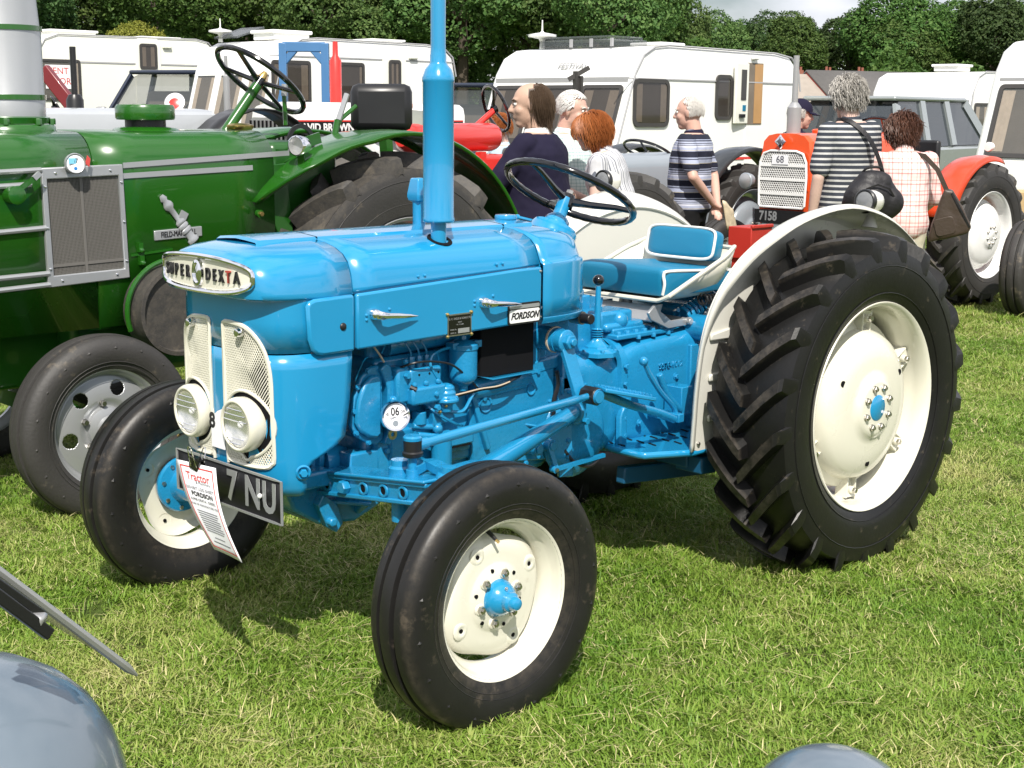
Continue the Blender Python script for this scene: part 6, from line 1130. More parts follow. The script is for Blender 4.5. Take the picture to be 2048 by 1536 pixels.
for y in(.2,1.58): m=MB(); m.box((.0,y,.80),(.03,.14,.30)); m.build('tail_lamp',M['red'],K3)
m=MB(); m.box((1.10,-.02,1.02),(.14,.03,.03)); m.build('door_handle',M['alu'],K3)
# ---------------------------------------------------------------- house, shed
brick=mat('red_brick',(.24,.085,.055),.8,var=.25,vs=30); slate=mat('slate_roof',(.10,.095,.09),.8,var=.2,vs=8)
c=V((49.085,32.816,1.512)); HS=thing('house','low slate roofed house with three brick chimneys, far off before the wood','house',(c.x,c.y,0),R(-35)); HS.scale=(.82,.82,.86)
m=MB(); m.box((0,0,1.25),(4.6,4,2.5)); m.build('wall',brick,HS)
m=MB(); m.ext([(-2.3,2.4),(0,3.55),(2.3,2.4)],(-2.5,0,0),(0,1,0),(0,0,1),5.0); rf=m.build('roof',slate,HS)
for x in(-1.5,.1,1.9): m=MB(); m.box((x,0,3.6),(.40,.36,.7)); m.cyl((x-.09,0,3.9),(x-.09,0,4.15),.07); m.cyl((x+.10,0,3.9),(x+.10,0,4.12),.07); m.build('chimney',brick,rf)
c=V((24.654,16.749,1.525)); SH=thing('shed','wooden shed with red edged gable beside the large caravan','shed',(c.x,c.y,0),R(-20))
m=MB(); m.ext([(-1.2,0),(-1.2,1.75),(0,2.5),(1.2,1.75),(1.2,0)],(0,0,0),(0,-1,0),(0,0,1),3.0); m.build('wall',mat('weathered_board',(.30,.26,.22),.8,var=.2),SH)
m=MB(); m.bar((-.03,1.35,1.68),(-.03,0,2.54),.03,.07); m.bar((-.03,-1.35,1.68),(-.03,0,2.54),.03,.07); m.build('gable_board',mat('faded_red',(.30,.03,.025),.6),SH); m=MB(); m.bar((1.4,.72,2.12),(1.4,.73,2.12),3.1,1.0) if 0 else m.add([(-.05,1.4,1.70),(3.05,1.4,1.70),(3.05,0,2.60),(-.05,0,2.60),(-.05,-1.4,1.70),(3.05,-1.4,1.70)],[(0,1,2,3),(3,2,5,4)]); m.build('roof',slate,SH,solid=.05)
# ---------------------------------------------------------------- ground

# ---------------------------------------------------------------- the wood behind: each tree a thing, crowns of leaf clumps
def leafmat(name,cs):
    m=bpy.data.materials.new(name); m.use_nodes=True; t=m.node_tree; b=t.nodes['Principled BSDF']; L=t.links.new
    oi=t.nodes.new('ShaderNodeObjectInfo'); g=t.nodes.new('ShaderNodeNewGeometry'); rp=t.nodes.new('ShaderNodeValToRGB'); rp.color_ramp.elements[0].color=(*cs[0],1); rp.color_ramp.elements[1].color=(*cs[2],1); e=rp.color_ramp.elements.new(.5); e.color=(*cs[1],1)
    L(g.outputs['Random Per Island'],rp.inputs[0]); hs=t.nodes.new('ShaderNodeHueSaturation'); mr=t.nodes.new('ShaderNodeMapRange'); mr.inputs[3].default_value=.478; mr.inputs[4].default_value=.515; L(oi.outputs['Random'],mr.inputs[0]); L(mr.outputs[0],hs.inputs[0])
    m2=t.nodes.new('ShaderNodeMapRange'); m2.inputs[3].default_value=.75; m2.inputs[4].default_value=1.25; L(oi.outputs['Random'],m2.inputs[0]); L(m2.outputs[0],hs.inputs[2]); L(rp.outputs[0],hs.inputs[4]); L(hs.outputs[0],b.inputs['Base Color'])
    b.inputs['Roughness'].default_value=.6; b.inputs['Specular IOR Level'].default_value=.25; tr=t.nodes.new('ShaderNodeBsdfTranslucent'); L(hs.outputs[0],tr.inputs[0]); ms=t.nodes.new('ShaderNodeMixShader'); ms.inputs[0].default_value=.3; L(b.outputs[0],ms.inputs[1]); L(tr.outputs[0],ms.inputs[2]); L(ms.outputs[0],t.nodes['Material Output'].inputs[0]); return m
LM=[leafmat('oak_leaves',((.040,.090,.018),(.068,.135,.028),(.115,.185,.045))),leafmat('ash_leaves',((.052,.105,.026),(.085,.150,.038),(.135,.20,.058))),leafmat('dark_leaves',((.032,.076,.021),(.054,.112,.032),(.088,.150,.046)))]
YL=leafmat('yellow_green_leaves',((.19,.24,.03),(.26,.31,.045),(.34,.38,.07)))
bark=mat('bark',(.07,.055,.04),.9,var=.3,vs=4)
def crown_mesh(seed,n=20000,leaf=.095,shape=(3.0,3.0,3.2),lobes=15):
    r=np.random.RandomState(seed); L=[]
    for k in range(lobes):
        d=r.normal(size=3); d/=np.linalg.norm(d); d[2]=abs(d[2])*.9-.25*(k%3==0); q=.66 if k<lobes*.7 else .3; L.append((d*np.array(shape)*q,r.uniform(.30,.50)*np.mean(shape)))
    L.append((np.zeros(3),.62*np.mean(shape)))
    P=[];Nn=[]
    while len(P)<n:
        c,rad=L[r.randint(len(L))]; d=r.normal(size=3); d/=np.linalg.norm(d)
        # sub-lobes: clump the leaves round smaller centres
        f=1+.22*math.sin(7*d[0]+seed+c[0]*3)*math.sin(6*d[1]+c[1]*3)*math.sin(8*d[2]+1+c[2]*2)
        p=c+d*rad*f*r.uniform(.86,1.04)
        if any(np.linalg.norm(p-c2)<r2*.78 for c2,r2 in L): continue
        P.append(p); Nn.append(d*.7+r.normal(size=3)*.45+np.array([0,0,.25]))
    P=np.array(P);Nn=np.array(Nn); Nn/=np.linalg.norm(Nn,axis=1)[:,None]
    a=np.cross(Nn,r.normal(size=(n,3))); a/=np.linalg.norm(a,axis=1)[:,None]; b=np.cross(Nn,a); s=leaf*r.uniform(.55,1.25,size=(n,1))
    Vt=np.concatenate([P-a*s,P-b*s*.6,P+a*s,P+b*s*.6+Nn*s*.25],1).reshape(-1,3)
    me=bpy.data.meshes.new('crown'); me.from_pydata(Vt.tolist(),[],[(4*i,4*i+1,4*i+2,4*i+3) for i in range(n)]); return me
CM=[crown_mesh(11+k,shape=s,lobes=l) for k,(s,l) in enumerate((((3.0,3.0,3.3),16),((3.4,3.2,2.8),18),((2.6,2.7,3.7),15),((3.2,3.0,3.0),20)))]
CMM=[]
for me in CM:
    for lm in LM: q=me.copy(); q.materials.append(lm); CMM.append(q)
def trunk_mb(h,r,seed):
    m=MB(); q=random.Random(seed); m.tube([(0,0,0),(.05,0,h*.3),(.0,.06,h*.65),(.05,.05,h)],[r*1.25,r,r*.75,r*.4],8)
    for k in range(5): a=q.uniform(0,6.28); z=h*q.uniform(.45,.85); e=h*q.uniform(.22,.4); m.tube([(0,0,z),(cos(a)*e*.5,sin(a)*e*.5,z+e*.35),(cos(a)*e,sin(a)*e,z+e*.85)],[r*.45,r*.3,r*.12],6)
    return m
TMs=[trunk_mb(6.0,.28,k).mesh('trunk') for k in range(3)]
for t_ in TMs: t_.materials.append(bark)
TREES=0
def tree(x,y,h,kind,mat_i,lab,grp='trees of the wood behind the field',wide=1.0,cat='tree',name='tree'):
    global TREES; t=thing(name,lab,cat,(x,y,0),TREES*1.7,grp); s=h/9.4
    o=link('trunk',TMs[TREES%3],t); o.scale=(s,s,s)
    c=link('crown',CMM[kind*3+mat_i],t); tag(c,kind='stuff'); c.scale=(s*wide,s*wide,s); c.location=(0,0,h*.56); c.rotation_euler=(0,0,TREES*2.1); TREES+=1; return t
ORD='first second third fourth fifth sixth seventh eighth ninth tenth'.split()
def wood(fmt,back,pts,nf,h0,h1,seed,wide=1.0):
    q=random.Random(seed)
    for i,p in enumerate(pts): tree(p[0]+q.uniform(-1,1),p[1]+q.uniform(-1,1),q.uniform(h0,h1),q.randrange(4),q.randrange(3),fmt%ORD[i] if i<nf else back,wide=wide*q.uniform(.95,1.25))
wood('%s tall tree from the left in the wood above the left caravans','darker tree in the back row of the wood above the left caravans',[(28.948,69.039,1.414),(34.076,72.588,1.426),(35.813,65.291,1.475),(40.398,65.134,1.503),(41.172,58.757,1.542),(47.041,60.189,1.569),(27.191,76.355,1.365),(33.459,84.45,1.36),(41.154,79.908,1.43),(44.155,74.221,1.478),(49.033,73.782,1.509),(51.016,69.068,1.546),(56.609,67.947,1.585)],6,10.5,12.5,3)
wood('%s tall tree right of the blue exhaust, above the large caravan','darker back row tree between the blue exhaust and the gap of sky',[(47.36,54.249,1.602),(51.287,53.31,1.631),(51.427,48.949,1.654),(57.068,50.6,1.679),(58.247,63.562,1.618),(62.898,61.932,1.654),(66.102,60.277,1.682)],4,10.8,12.2,5)
wood('%s tree where the tall wood slopes down to the gap of sky','',[(61.414,52.08,1.697)],1,9.6,9.7,9,wide=.8)
wood('%s rounded tree from the left below the gap of sky, behind the house','back row tree of the rounded ones below the gap of sky',[(74.975,58.836,1.742),(78.619,58.169,1.768),(77.003,54.079,1.78),(83.029,55.361,1.809),(81.535,51.154,1.822),(84.16,64.142,1.769),(88.305,62.995,1.8),(91.052,58.96,1.837),(92.364,56.295,1.859)],5,9.0,9.7,12)
wood('%s taller tree from the left above the grey estate car and right caravans','back row tree above the grey estate car and the right caravans',[(82.473,48.848,1.84),(86.94,48.803,1.867),(86.938,45.986,1.881),(91.786,45.576,1.912),(92.346,42.224,1.934),(93.816,39.409,1.957),(94.279,54.465,1.88),(98.333,53.405,1.91),(98.654,50.28,1.928)],4,10.2,11.0,17)
for p,h,lb in(((24.195,48.325,1.881),5.3,'left one of two yellow green bushes showing over the left caravan roof'),((25.397,48.586,1.894),5.5,'right one of two yellow green bushes showing over the left caravan roof')):
    t=tree(p[0],p[1],h,2,2,lb,'yellow bushes behind the left caravan',wide=.75,cat='bush',name='bush'); 
    for ch in t.children:
        if ch.name.startswith('crown'): ch.data=ch.data.copy(); ch.data.materials[0]=YL
p=(40.042,24.704,2.059); t=tree(p[0],p[1],2.9,0,2,'olive yellow bush beside the house roof, behind the grey haired man',None,wide=1.0,cat='bush',name='bush')
for ch in t.children:
    if ch.name.startswith('crown'): ch.data=ch.data.copy(); ch.data.materials[0]=leafmat('olive_leaves',((.08,.10,.02),(.11,.13,.03),(.14,.15,.04)))
# undergrowth at the foot of the wood
r=np.random.RandomState(5); nU=42000; A=np.array((19.705,72.242,1.342)); B=np.array((92.659,30.652,1.997)); tt=r.uniform(size=nU)
base=A[None,:]*(1-tt[:,None])+B[None,:]*tt[:,None]; nrm=np.array([-.69,-.72,0]); hh=3.6+1.2*np.sin(tt*37)+.9*np.sin(tt*91+1); hz=r.uniform(size=nU)**.8*hh; bulge=np.sqrt(np.clip(1-(hz/(hh+.2))**2,0,1))*(1.2+.6*np.sin(tt*140))
Pc=base+nrm*bulge[:,None]; Pc[:,2]=hz+.05; dd=r.normal(size=(nU,3))+np.array([-.6,-.6,.4]); dd/=np.linalg.norm(dd,axis=1)[:,None]; a=np.cross(dd,r.normal(size=(nU,3))); a/=np.linalg.norm(a,axis=1)[:,None]; b=np.cross(dd,a); s=r.uniform(.12,.30,size=(nU,1))
Vt=np.concatenate([Pc-a*s,Pc-b*s*.6,Pc+a*s,Pc+b*s*.6],1).reshape(-1,3); me=bpy.data.meshes.new('undergrowth'); me.from_pydata(Vt.tolist(),[],[(4*i,4*i+1,4*i+2,4*i+3) for i in range(nU)]); me.materials.append(LM[0]); tag(link('undergrowth',me),kind='stuff')

# ---------------------------------------------------------------- ground and grass
def groundmat():
    m=bpy.data.materials.new('meadow_ground'); m.use_nodes=True; t=m.node_tree; b=t.nodes['Principled BSDF']; L=t.links.new; g=t.nodes.new('ShaderNodeNewGeometry')
    n1=t.nodes.new('ShaderNodeTexNoise'); n1.inputs['Scale'].default_value=1.3; n1.inputs['Detail'].default_value=9; n1.inputs['Roughness'].default_value=.7; L(g.outputs['Position'],n1.inputs['Vector'])
    n2=t.nodes.new('ShaderNodeTexNoise'); n2.inputs['Scale'].default_value=45; n2.inputs['Detail'].default_value=6; n2.inputs['Roughness'].default_value=.75; L(g.outputs['Position'],n2.inputs['Vector'])
    r1=t.nodes.new('ShaderNodeValToRGB'); e=r1.color_ramp.elements; e[0].position=.35; e[0].color=(.055,.105,.016,1); e[1].position=.68; e[1].color=(.14,.15,.045,1); L(n1.outputs[0],r1.inputs[0])
    r2=t.nodes.new('ShaderNodeValToRGB'); e=r2.color_ramp.elements; e[0].position=.35; e[0].color=(.45,.45,.45,1); e[1].position=.65; e[1].color=(1.25,1.25,1.2,1); L(n2.outputs[0],r2.inputs[0])
    mx=t.nodes.new('ShaderNodeMixRGB'); mx.blend_type='MULTIPLY'; mx.inputs[0].default_value=1; L(r1.outputs[0],mx.inputs[1]); L(r2.outputs[0],mx.inputs[2]); L(mx.outputs[0],b.inputs['Base Color']); b.inputs['Roughness'].default_value=.9; b.inputs['Specular IOR Level'].default_value=.15
    bp=t.nodes.new('ShaderNodeBump'); bp.inputs['Distance'].default_value=.02; bp.inputs['Strength'].default_value=.8; L(n2.outputs[0],bp.inputs['Height']); L(bp.outputs[0],b.inputs['Normal']); return m
m=MB(); m.add([(-450,-450,-.004),(450,-450,-.004),(450,450,-.004),(-450,450,-.004)],[(0,1,2,3)]); g=m.build('ground',groundmat(),ang=0); tag(g,kind='structure')
def grassmat(name,a,b_,c):
    m=bpy.data.materials.new(name); m.use_nodes=True; t=m.node_tree; b=t.nodes['Principled BSDF']; L=t.links.new; g=t.nodes.new('ShaderNodeNewGeometry'); oi=t.nodes.new('ShaderNodeObjectInfo')
    rp=t.nodes.new('ShaderNodeValToRGB'); e=rp.color_ramp.elements; e[0].color=(*a,1); e[1].color=(*c,1); q=e.new(.55); q.color=(*b_,1)
    n1=t.nodes.new('ShaderNodeTexNoise'); n1.inputs['Scale'].default_value=.95; n1.inputs['Detail'].default_value=7; n1.inputs['Roughness'].default_value=.62; L(g.outputs['Position'],n1.inputs['Vector'])
    ad=t.nodes.new('ShaderNodeMath'); ad.operation='MULTIPLY_ADD'; ad.inputs[1].default_value=.55; L(g.outputs['Random Per Island'],ad.inputs[0]); s2=t.nodes.new('ShaderNodeMath'); s2.operation='MULTIPLY_ADD'; s2.inputs[1].default_value=2.0; s2.inputs[2].default_value=-.74; L(n1.outputs[0],s2.inputs[0]); L(s2.outputs[0],ad.inputs[2]); L(ad.outputs[0],rp.inputs[0])
    L(rp.outputs[0],b.inputs['Base Color']); b.inputs['Roughness'].default_value=.5; b.inputs['Specular IOR Level'].default_value=.3; b.inputs['Subsurface Weight'].default_value=0
    tr=t.nodes.new('ShaderNodeBsdfTranslucent'); L(rp.outputs[0],tr.inputs[0]); ms=t.nodes.new('ShaderNodeMixShader'); ms.inputs[0].default_value=.28; L(b.outputs[0],ms.inputs[1]); L(tr.outputs[0],ms.inputs[2]); L(ms.outputs[0],t.nodes['Material Output'].inputs[0]); return m
GM=grassmat('grass_blade',(.095,.210,.020),(.200,.310,.040),(.46,.45,.17)); SM=mat('straw',(.46,.42,.20),.7,var=.3,vs=4)
def clump(seed,nb,rad,l0,l1,straw,up=.75):
    r=random.Random(seed); vs=[];fs=[];mi=[]
    for k in range(nb):
        a=r.uniform(0,6.28); q=rad*math.sqrt(r.random()); x,y=q*cos(a),q*sin(a); st=r.random()<straw
        l=r.uniform(l0,l1)*(1.35 if st else 1); w=r.uniform(.0011,.0022)*(.62 if st else 1); b=r.uniform(0,6.28); d=V((cos(b),sin(b),0)); lean=r.uniform(.3,1.35)*(1.3 if st else 1); z0=r.uniform(.0,.012) if not st else r.uniform(.004,.03)
        p=V((x,y,z0 if st else 0)); s=d.cross(V((0,0,1)))*w; o=len(vs); upv=up*(.35 if st else 1)
        for i,t in enumerate((0,.4,.75,1)):
            c=p+d*(l*lean*t**1.5*.8)+V((0,0,l*upv*(t-.38*t*t*min(1,lean)))); ww=(1,.95,.65,0)[i]
            if ww: vs+= [c-s*ww,c+s*ww]
            else: vs.append(c)
        fs+=[(o,o+1,o+3,o+2),(o+2,o+3,o+5,o+4),(o+4,o+5,o+6)]; mi+=[1 if st else 0]*3
    me=bpy.data.meshes.new('tuft'); me.from_pydata([tuple(v) for v in vs],[],fs); me.materials.append(GM); me.materials.append(SM); me.polygons.foreach_set('material_index',mi); return bpy.data.objects.new('tuft',me)
gc=bpy.data.collections.new('grass_tufts')
for k,a in enumerate(((84,.078,.018,.044,.03),(84,.078,.020,.048,.05),(76,.082,.016,.040,.08),(70,.082,.016,.040,.15),(84,.072,.025,.060,.02),(30,.08,.03,.08,.25))): gc.objects.link(clump(100+k,*a))
r=np.random.RandomState(3); cam=np.array([-4.3187,-3.4105]); yaw=pi/2-.7646 if 0 else math.atan2(.722,.692)
pts=[];
for d0,d1,den in((2.6,6.0,430),(6.0,9.0,260),(9.0,13.0,150),(13.0,22.0,65)):
    A=R(33); n=int(den*A*(d1*d1-d0*d0)); dist=np.sqrt(r.uniform(d0*d0,d1*d1,n)); an=yaw+r.uniform(-A,A,n); pts.append(np.stack([cam[0]+dist*np.cos(an),cam[1]+dist*np.sin(an),dist],1))
near=0
for wx,wy,wr,k in((-1.86,-.79,.26,150),(-1.86,.75,.26,110),(0,-.62,.34,220),(-1.64,1.74,.28,90),(0,.62,.34,60)):
    q=np.stack([wx+r.uniform(-wr,wr,k),wy+r.uniform(-.22,.22,k),np.full(k,4.4)],1); pts.append(q); near+=k
P=np.concatenate(pts); n=len(P)
me=bpy.data.meshes.new('grass'); me.from_pydata([(x,y,-.002) for x,y,_ in P],[],[])
def pn(x,y,s,o): return noise.noise(V((x*s+o,y*s-o,o)))
idx=np.zeros(n,np.int32); sc=np.zeros(n)
for i,(x,y,dd) in enumerate(P):
    a=pn(x,y,.9,3.1)+.35*r.normal(); b=pn(x,y,1.7,8.7); idx[i]=5 if r.random()<.045 else (3 if a>.42 else 2 if a>.15 else 4 if b>.22 else r.randint(0,2)); sc[i]=(1+.35*b)*r.uniform(.75,1.25)*(1 if dd<9 else 1.3 if dd<13 else 1.7)
    if i>=n-near: idx[i]=4; sc[i]=r.uniform(.9,1.5)
at=me.attributes.new('rot','FLOAT_VECTOR','POINT'); rv=np.zeros((n,3),np.float32); rv[:,2]=r.uniform(0,6.28,n); rv[:,:2]=r.normal(size=(n,2))*.08; at.data.foreach_set('vector',rv.ravel())
at=me.attributes.new('sc','FLOAT','POINT'); at.data.foreach_set('value',sc.astype(np.float32)); at=me.attributes.new('idx','INT','POINT'); at.data.foreach_set('value',idx)
me.materials.append(GM); go=link('grass',me); tag(go,kind='stuff')
ng=bpy.data.node_groups.new('grass','GeometryNodeTree'); ng.interface.new_socket('Geometry',in_out='INPUT',socket_type='NodeSocketGeometry'); ng.interface.new_socket('Geometry',in_out='OUTPUT',socket_type='NodeSocketGeometry')
gi=ng.nodes.new('NodeGroupInput'); gout_=ng.nodes.new('NodeGroupOutput'); ip=ng.nodes.new('GeometryNodeInstanceOnPoints'); ci=ng.nodes.new('GeometryNodeCollectionInfo'); ci.inputs[0].default_value=gc; ci.inputs['Separate Children'].default_value=True; ci.inputs['Reset Children'].default_value=True
def na(nm,ty): q=ng.nodes.new('GeometryNodeInputNamedAttribute'); q.data_type=ty; q.inputs[0].default_value=nm; return q.outputs[0]
ip.inputs['Pick Instance'].default_value=True; L=ng.links.new; L(gi.outputs[0],ip.inputs['Points']); L(ci.outputs[0],ip.inputs['Instance']); L(na('idx','INT'),ip.inputs['Instance Index']); L(na('rot','FLOAT_VECTOR'),ip.inputs['Rotation']); L(na('sc','FLOAT'),ip.inputs['Scale']); L(ip.outputs[0],gout_.inputs[0])
go.modifiers.new('grass','NODES').node_group=ng
# long loose stalks lying on the turf
r=random.Random(9); m=MB()
for k in range(300):
    d_=2.9+6*r.random()**1.3; a=yaw+r.uniform(-R(25),R(25)); p=V((cam[0]+d_*cos(a),cam[1]+d_*sin(a),r.uniform(.015,.04))); b=r.uniform(0,6.28); l=r.uniform(.04,.12); u=V((cos(b),sin(b),r.uniform(-.05,.35))); w=u.cross(V((0,0,1))).normalized()*r.uniform(.0008,.0016); bend=V((r.uniform(-1,1),r.uniform(-1,1),-.3))*l*.12
    o=len(m.v); m.v+=[tuple(q) for q in (p-w,p+w,p+u*l*.5+bend*-1-w,p+u*l*.5+bend*-1+w,p+u*l-w*.4,p+u*l+w*.4)]; m.f+=[(o,o+1,o+3,o+2),(o+2,o+3,o+5,o+4)]; m.mi+=[0,0]
m.fix=False; so=bpy.data.meshes.new('straw'); so.from_pydata(m.v,[],m.f); so.materials.append(SM); tag(link('straw',so),kind='stuff')

# ---------------------------------------------------------------- people (local: facing +X, left +Y, standing on z=0)
SK={'pale':mat('pale_skin',(.60,.41,.34),.5,var=.06,vs=9),'ruddy':mat('ruddy_skin',(.54,.33,.26),.5,var=.08,vs=9),'tan':mat('tanned_skin',(.48,.31,.23),.5,var=.06,vs=9)}
M['eyew']=mat('eye_white',(.7,.68,.65),.3,var=0); M['eyed']=mat('eye_dark',(.03,.025,.02),.2,var=0)
FT_=bpy.data.textures.new('folds','CLOUDS'); FT_.noise_scale=.11; FT_.noise_depth=2
def capsule(m,a,b,ra,rb,n=14):
    a,b=V(a),V(b); L=(b-a).length; pr=[(max(1e-4,ra*sin(t)),-ra*cos(t)) for t in (pi/2*i/4 for i in range(5))]+[(max(1e-4,rb*cos(t)),L+rb*sin(t)) for t in (pi/2*i/4 for i in range(5))]; m.lathe(pr,a,b-a,n)
def limb(m,pts,rs,n=14):
    for i in range(len(pts)-1): capsule(m,pts[i],pts[i+1],rs[i],rs[i+1],n)
def remesh(o,vox,it=3,fold=0):
    r=o.modifiers.new('remesh','REMESH'); r.mode='VOXEL'; r.voxel_size=vox; r.use_smooth_shade=True
    if fold: d=o.modifiers.new('folds','DISPLACE'); d.texture=FT_; d.strength=fold; d.mid_level=.5; d.texture_coords='LOCAL'
    s=o.modifiers.new('smooth','SMOOTH'); s.factor=.5; s.iterations=it
TOR=[(.84,.085,.12,0),(.90,.115,.160,0),(.98,.115,.160,0),(1.06,.105,.148,.005),(1.18,.115,.158,.012),(1.30,.122,.178,.005),(1.385,.112,.182,-.005),(1.435,.090,.158,-.012),(1.47,.065,.095,-.012)]
def person(label,x,y,ang,h=1.75,lean=0,fat=1.0,skin='pale',arms=None,head=(0,0,0),shirt=None,sleeve=.55,hem=.90,trous=None,belt=None,scale=1.0,collar=None,vox=.0075,girl=0):
    k=h/1.75; t=thing('person',label,'person',(x,y,0),ang); t.scale=(k,k,k)
    lr=Matrix.Rotation(R(lean),4,'Y'); piv=V((0,0,.95))
    B=lambda p: (lr@(V(p)-piv)+piv) if V(p).z>.95 or lean==0 else V(p)
    def torso(m,inf,z0,z1,belly=1.0,hipz=None):
        rows=[]
        zs=[z for z in [z0+(z1-z0)*i/16 for i in range(17)]]
        for z in zs:
            d,w,xo=[np.interp(z,[q[0] for q in TOR],[q[i] for q in TOR]) for i in(1,2,3)]
            f=fat if z<1.34 else lerp(fat,1,min(1,(z-1.34)/.1)); bl=(fat-1)*.35*math.exp(-((z-1.05)/.15)**2)
            rows.append([V((xo+bl*.5+(d*f+bl+inf)*cos(a),(w*lerp(f,1,.3)+inf)*sin(a)*(1 if abs(sin(a))<.99 else 1),z)) for a in (2*pi*i/24 for i in range(24))])
        rows=[[B(q) for q in r] for r in rows]; m.grid(rows,cv=True); m.add(rows[0],[tuple(range(24))[::-1]]); m.add(rows[-1],[tuple(range(24))])
    sh={1:V((-.005,.178,1.40)),-1:V((-.005,-.178,1.40))}; hp={1:V((0,.085,.90)),-1:V((0,-.085,.90))}
    arms=arms or {1:((.0,.215,1.12),(.06,.205,.87)),-1:((.0,-.215,1.12),(.06,-.205,.87))}
    m=MB(); torso(m,-.004,.84,1.465)
    for s in(1,-1):
        limb(m,[hp[s],(.01,s*.095,.49),(-.01,s*.10,.085)],[.082,.056,.040]); limb(m,[(-.01,s*.10,.05),(.14,s*.115,.03)],[.042,.030])
        e,wv=V(arms[s][0]),V(arms[s][1]); S=B(sh[s]); E_=B(e); Wr=B(wv); limb(m,[S,lerp(S,E_,.5),E_,lerp(E_,Wr,.4),Wr],[.053,.046,.038,.036,.026])
        d=(Wr-E_).normalized(); side=d.cross(V((0,0,1))); side=(V((1,0,0)) if side.length<.1 else side).normalized(); up=side.cross(d); fl=arms.get('flat',side if abs(d.z)<.7 else V((1,0,0)))
        fl=V(fl); fl=(fl-d*fl.dot(d)).normalized(); nn=d.cross(fl)
        pb=Wr+d*.07
        for q in(-1.4,-.5,.5,1.4): limb(m,[Wr+d*.012+fl*q*.011,pb+fl*q*.016],[.018,.015],8)
        for q,l in((-1.5,.062),(-.5,.078),(.5,.075),(1.5,.058)): b=pb+fl*q*.0165; limb(m,[b,b+d*l*.5+nn*.006,b+d*l*.85+nn*.022],[.0095,.0085,.0075],8)
        limb(m,[Wr+d*.02+fl*.022,Wr+d*.055+fl*.045,Wr+d*.085+fl*.042+nn*.012],[.014,.011,.0085],8)
    nb=B((-.012,0,1.43)); hc0=V((.030,0,1.612)); hc=B(hc0); 
    hr=Matrix.Rotation(R(head[0]),4,'Z')@Matrix.Rotation(R(head[1]+lean*.4),4,'Y')@Matrix.Rotation(R(head[2]),4,'X'); npiv=B((-.005,0,1.51))
    Hm=Matrix.Translation(npiv)@hr@Matrix.Translation(hc0-V((-.005,0,1.51)))
    limb(m,[nb,lerp(nb,npiv,.6),Hm@V((-.02,0,-.055))],[.062,.057,.058])
    f0=len(m.v); g=1 if not girl else .96
    m.ball((-.012,0,.028),(.100*g,.078*g,.092),20); m.ball((.022,0,-.028),(.074,.062*g,.088),18); m.ball((.052,0,-.092),(.034,.034,.028),12); m.ball((.0,0,-.06),(.075,.060,.045),14)
    m.ball((.072,0,.034),(.024,.050,.013),12); capsule(m,(.090,0,.014),(.109,0,-.022),.0095,.0145,10); m.ball((.098,.011,-.026),.009,8); m.ball((.098,-.011,-.026),.009,8)
    m.ball((.086,0,-.054),(.011,.024,.0065),10); m.ball((.083,0,-.066),(.012,.021,.007),10); 
    for s in(1,-1): m.ball((.052,s*.036,-.024),(.034,.026,.030),10); m.ball((-.004,s*.078,-.006),(.017,.009,.031),10); m.ball((-.010,s*.086,.004),(.010,.007,.020),8)
    m.xf(Hm,f0); b=m.build('body',SK[skin],t,ang=0); remesh(b,vox,2)
    for s in(1,-1):
        e=MB(); e.ball(Hm@V((.0805,s*.032,.012)),.0100,10); o=e.build('eye',M['eyew'],t); e=MB(); e.ball(Hm@V((.0878,s*.032,.012)),.0045,8); e.build('iris',M['eyed'],o)
        e=MB(); e.tube([Hm@V((.078,s*.052,.030)),Hm@V((.0905,s*.034,.037)),Hm@V((.094,s*.016,.032))],[.003,.0042,.003],6); e.build('eyebrow',M['hairtmp'],t)
    # clothes
    if shirt:
        m=MB(); torso(m,.020,hem,1.455); 
        for s in(1,-1):
            S=B(sh[s]); E_=B(arms[s][0]); Wr=B(arms[s][1])
            if sleeve<=1: limb(m,[S,lerp(S,E_,sleeve*.5),lerp(S,E_,sleeve)],[.070,.066,.064])
            else: limb(m,[S,lerp(S,E_,.5),E_,lerp(E_,Wr,(sleeve-1)*.5),lerp(E_,Wr,sleeve-1)],[.070,.062,.056,.050,.044])
        limb(m,[nb+V((0,0,-.02)),nb+V((.002,0,.022))],[.078,.070]); o=m.build('shirt',shirt,t,ang=0); remesh(o,.0085,4,.022)
        if collar: m=MB(); m.lathe([(.062,.0),(.078,-.004),(.072,.034),(.064,.046)],nb+V((.004,0,.010)),npiv-nb,20); m.build('collar',collar,t,solid=.004)
    if trous:
        m=MB(); rows=[]; torso(m,.014,.80,hem+.09)
        for s in(1,-1): limb(m,[hp[s]+V((0,0,-.02)),(.01,s*.10,.49),(-.01,s*.105,.09)],[.102,.078,.068])
        o=m.build('trousers',trous,t,ang=0); remesh(o,.011,4,.02)
        for s in(1,-1): m=MB(); limb(m,[(-.03,s*.105,.048),(.13,s*.12,.038)],[.050,.042]); o=m.build('shoe',M['black'],t,ang=0)
    return t,Hm,B,arms
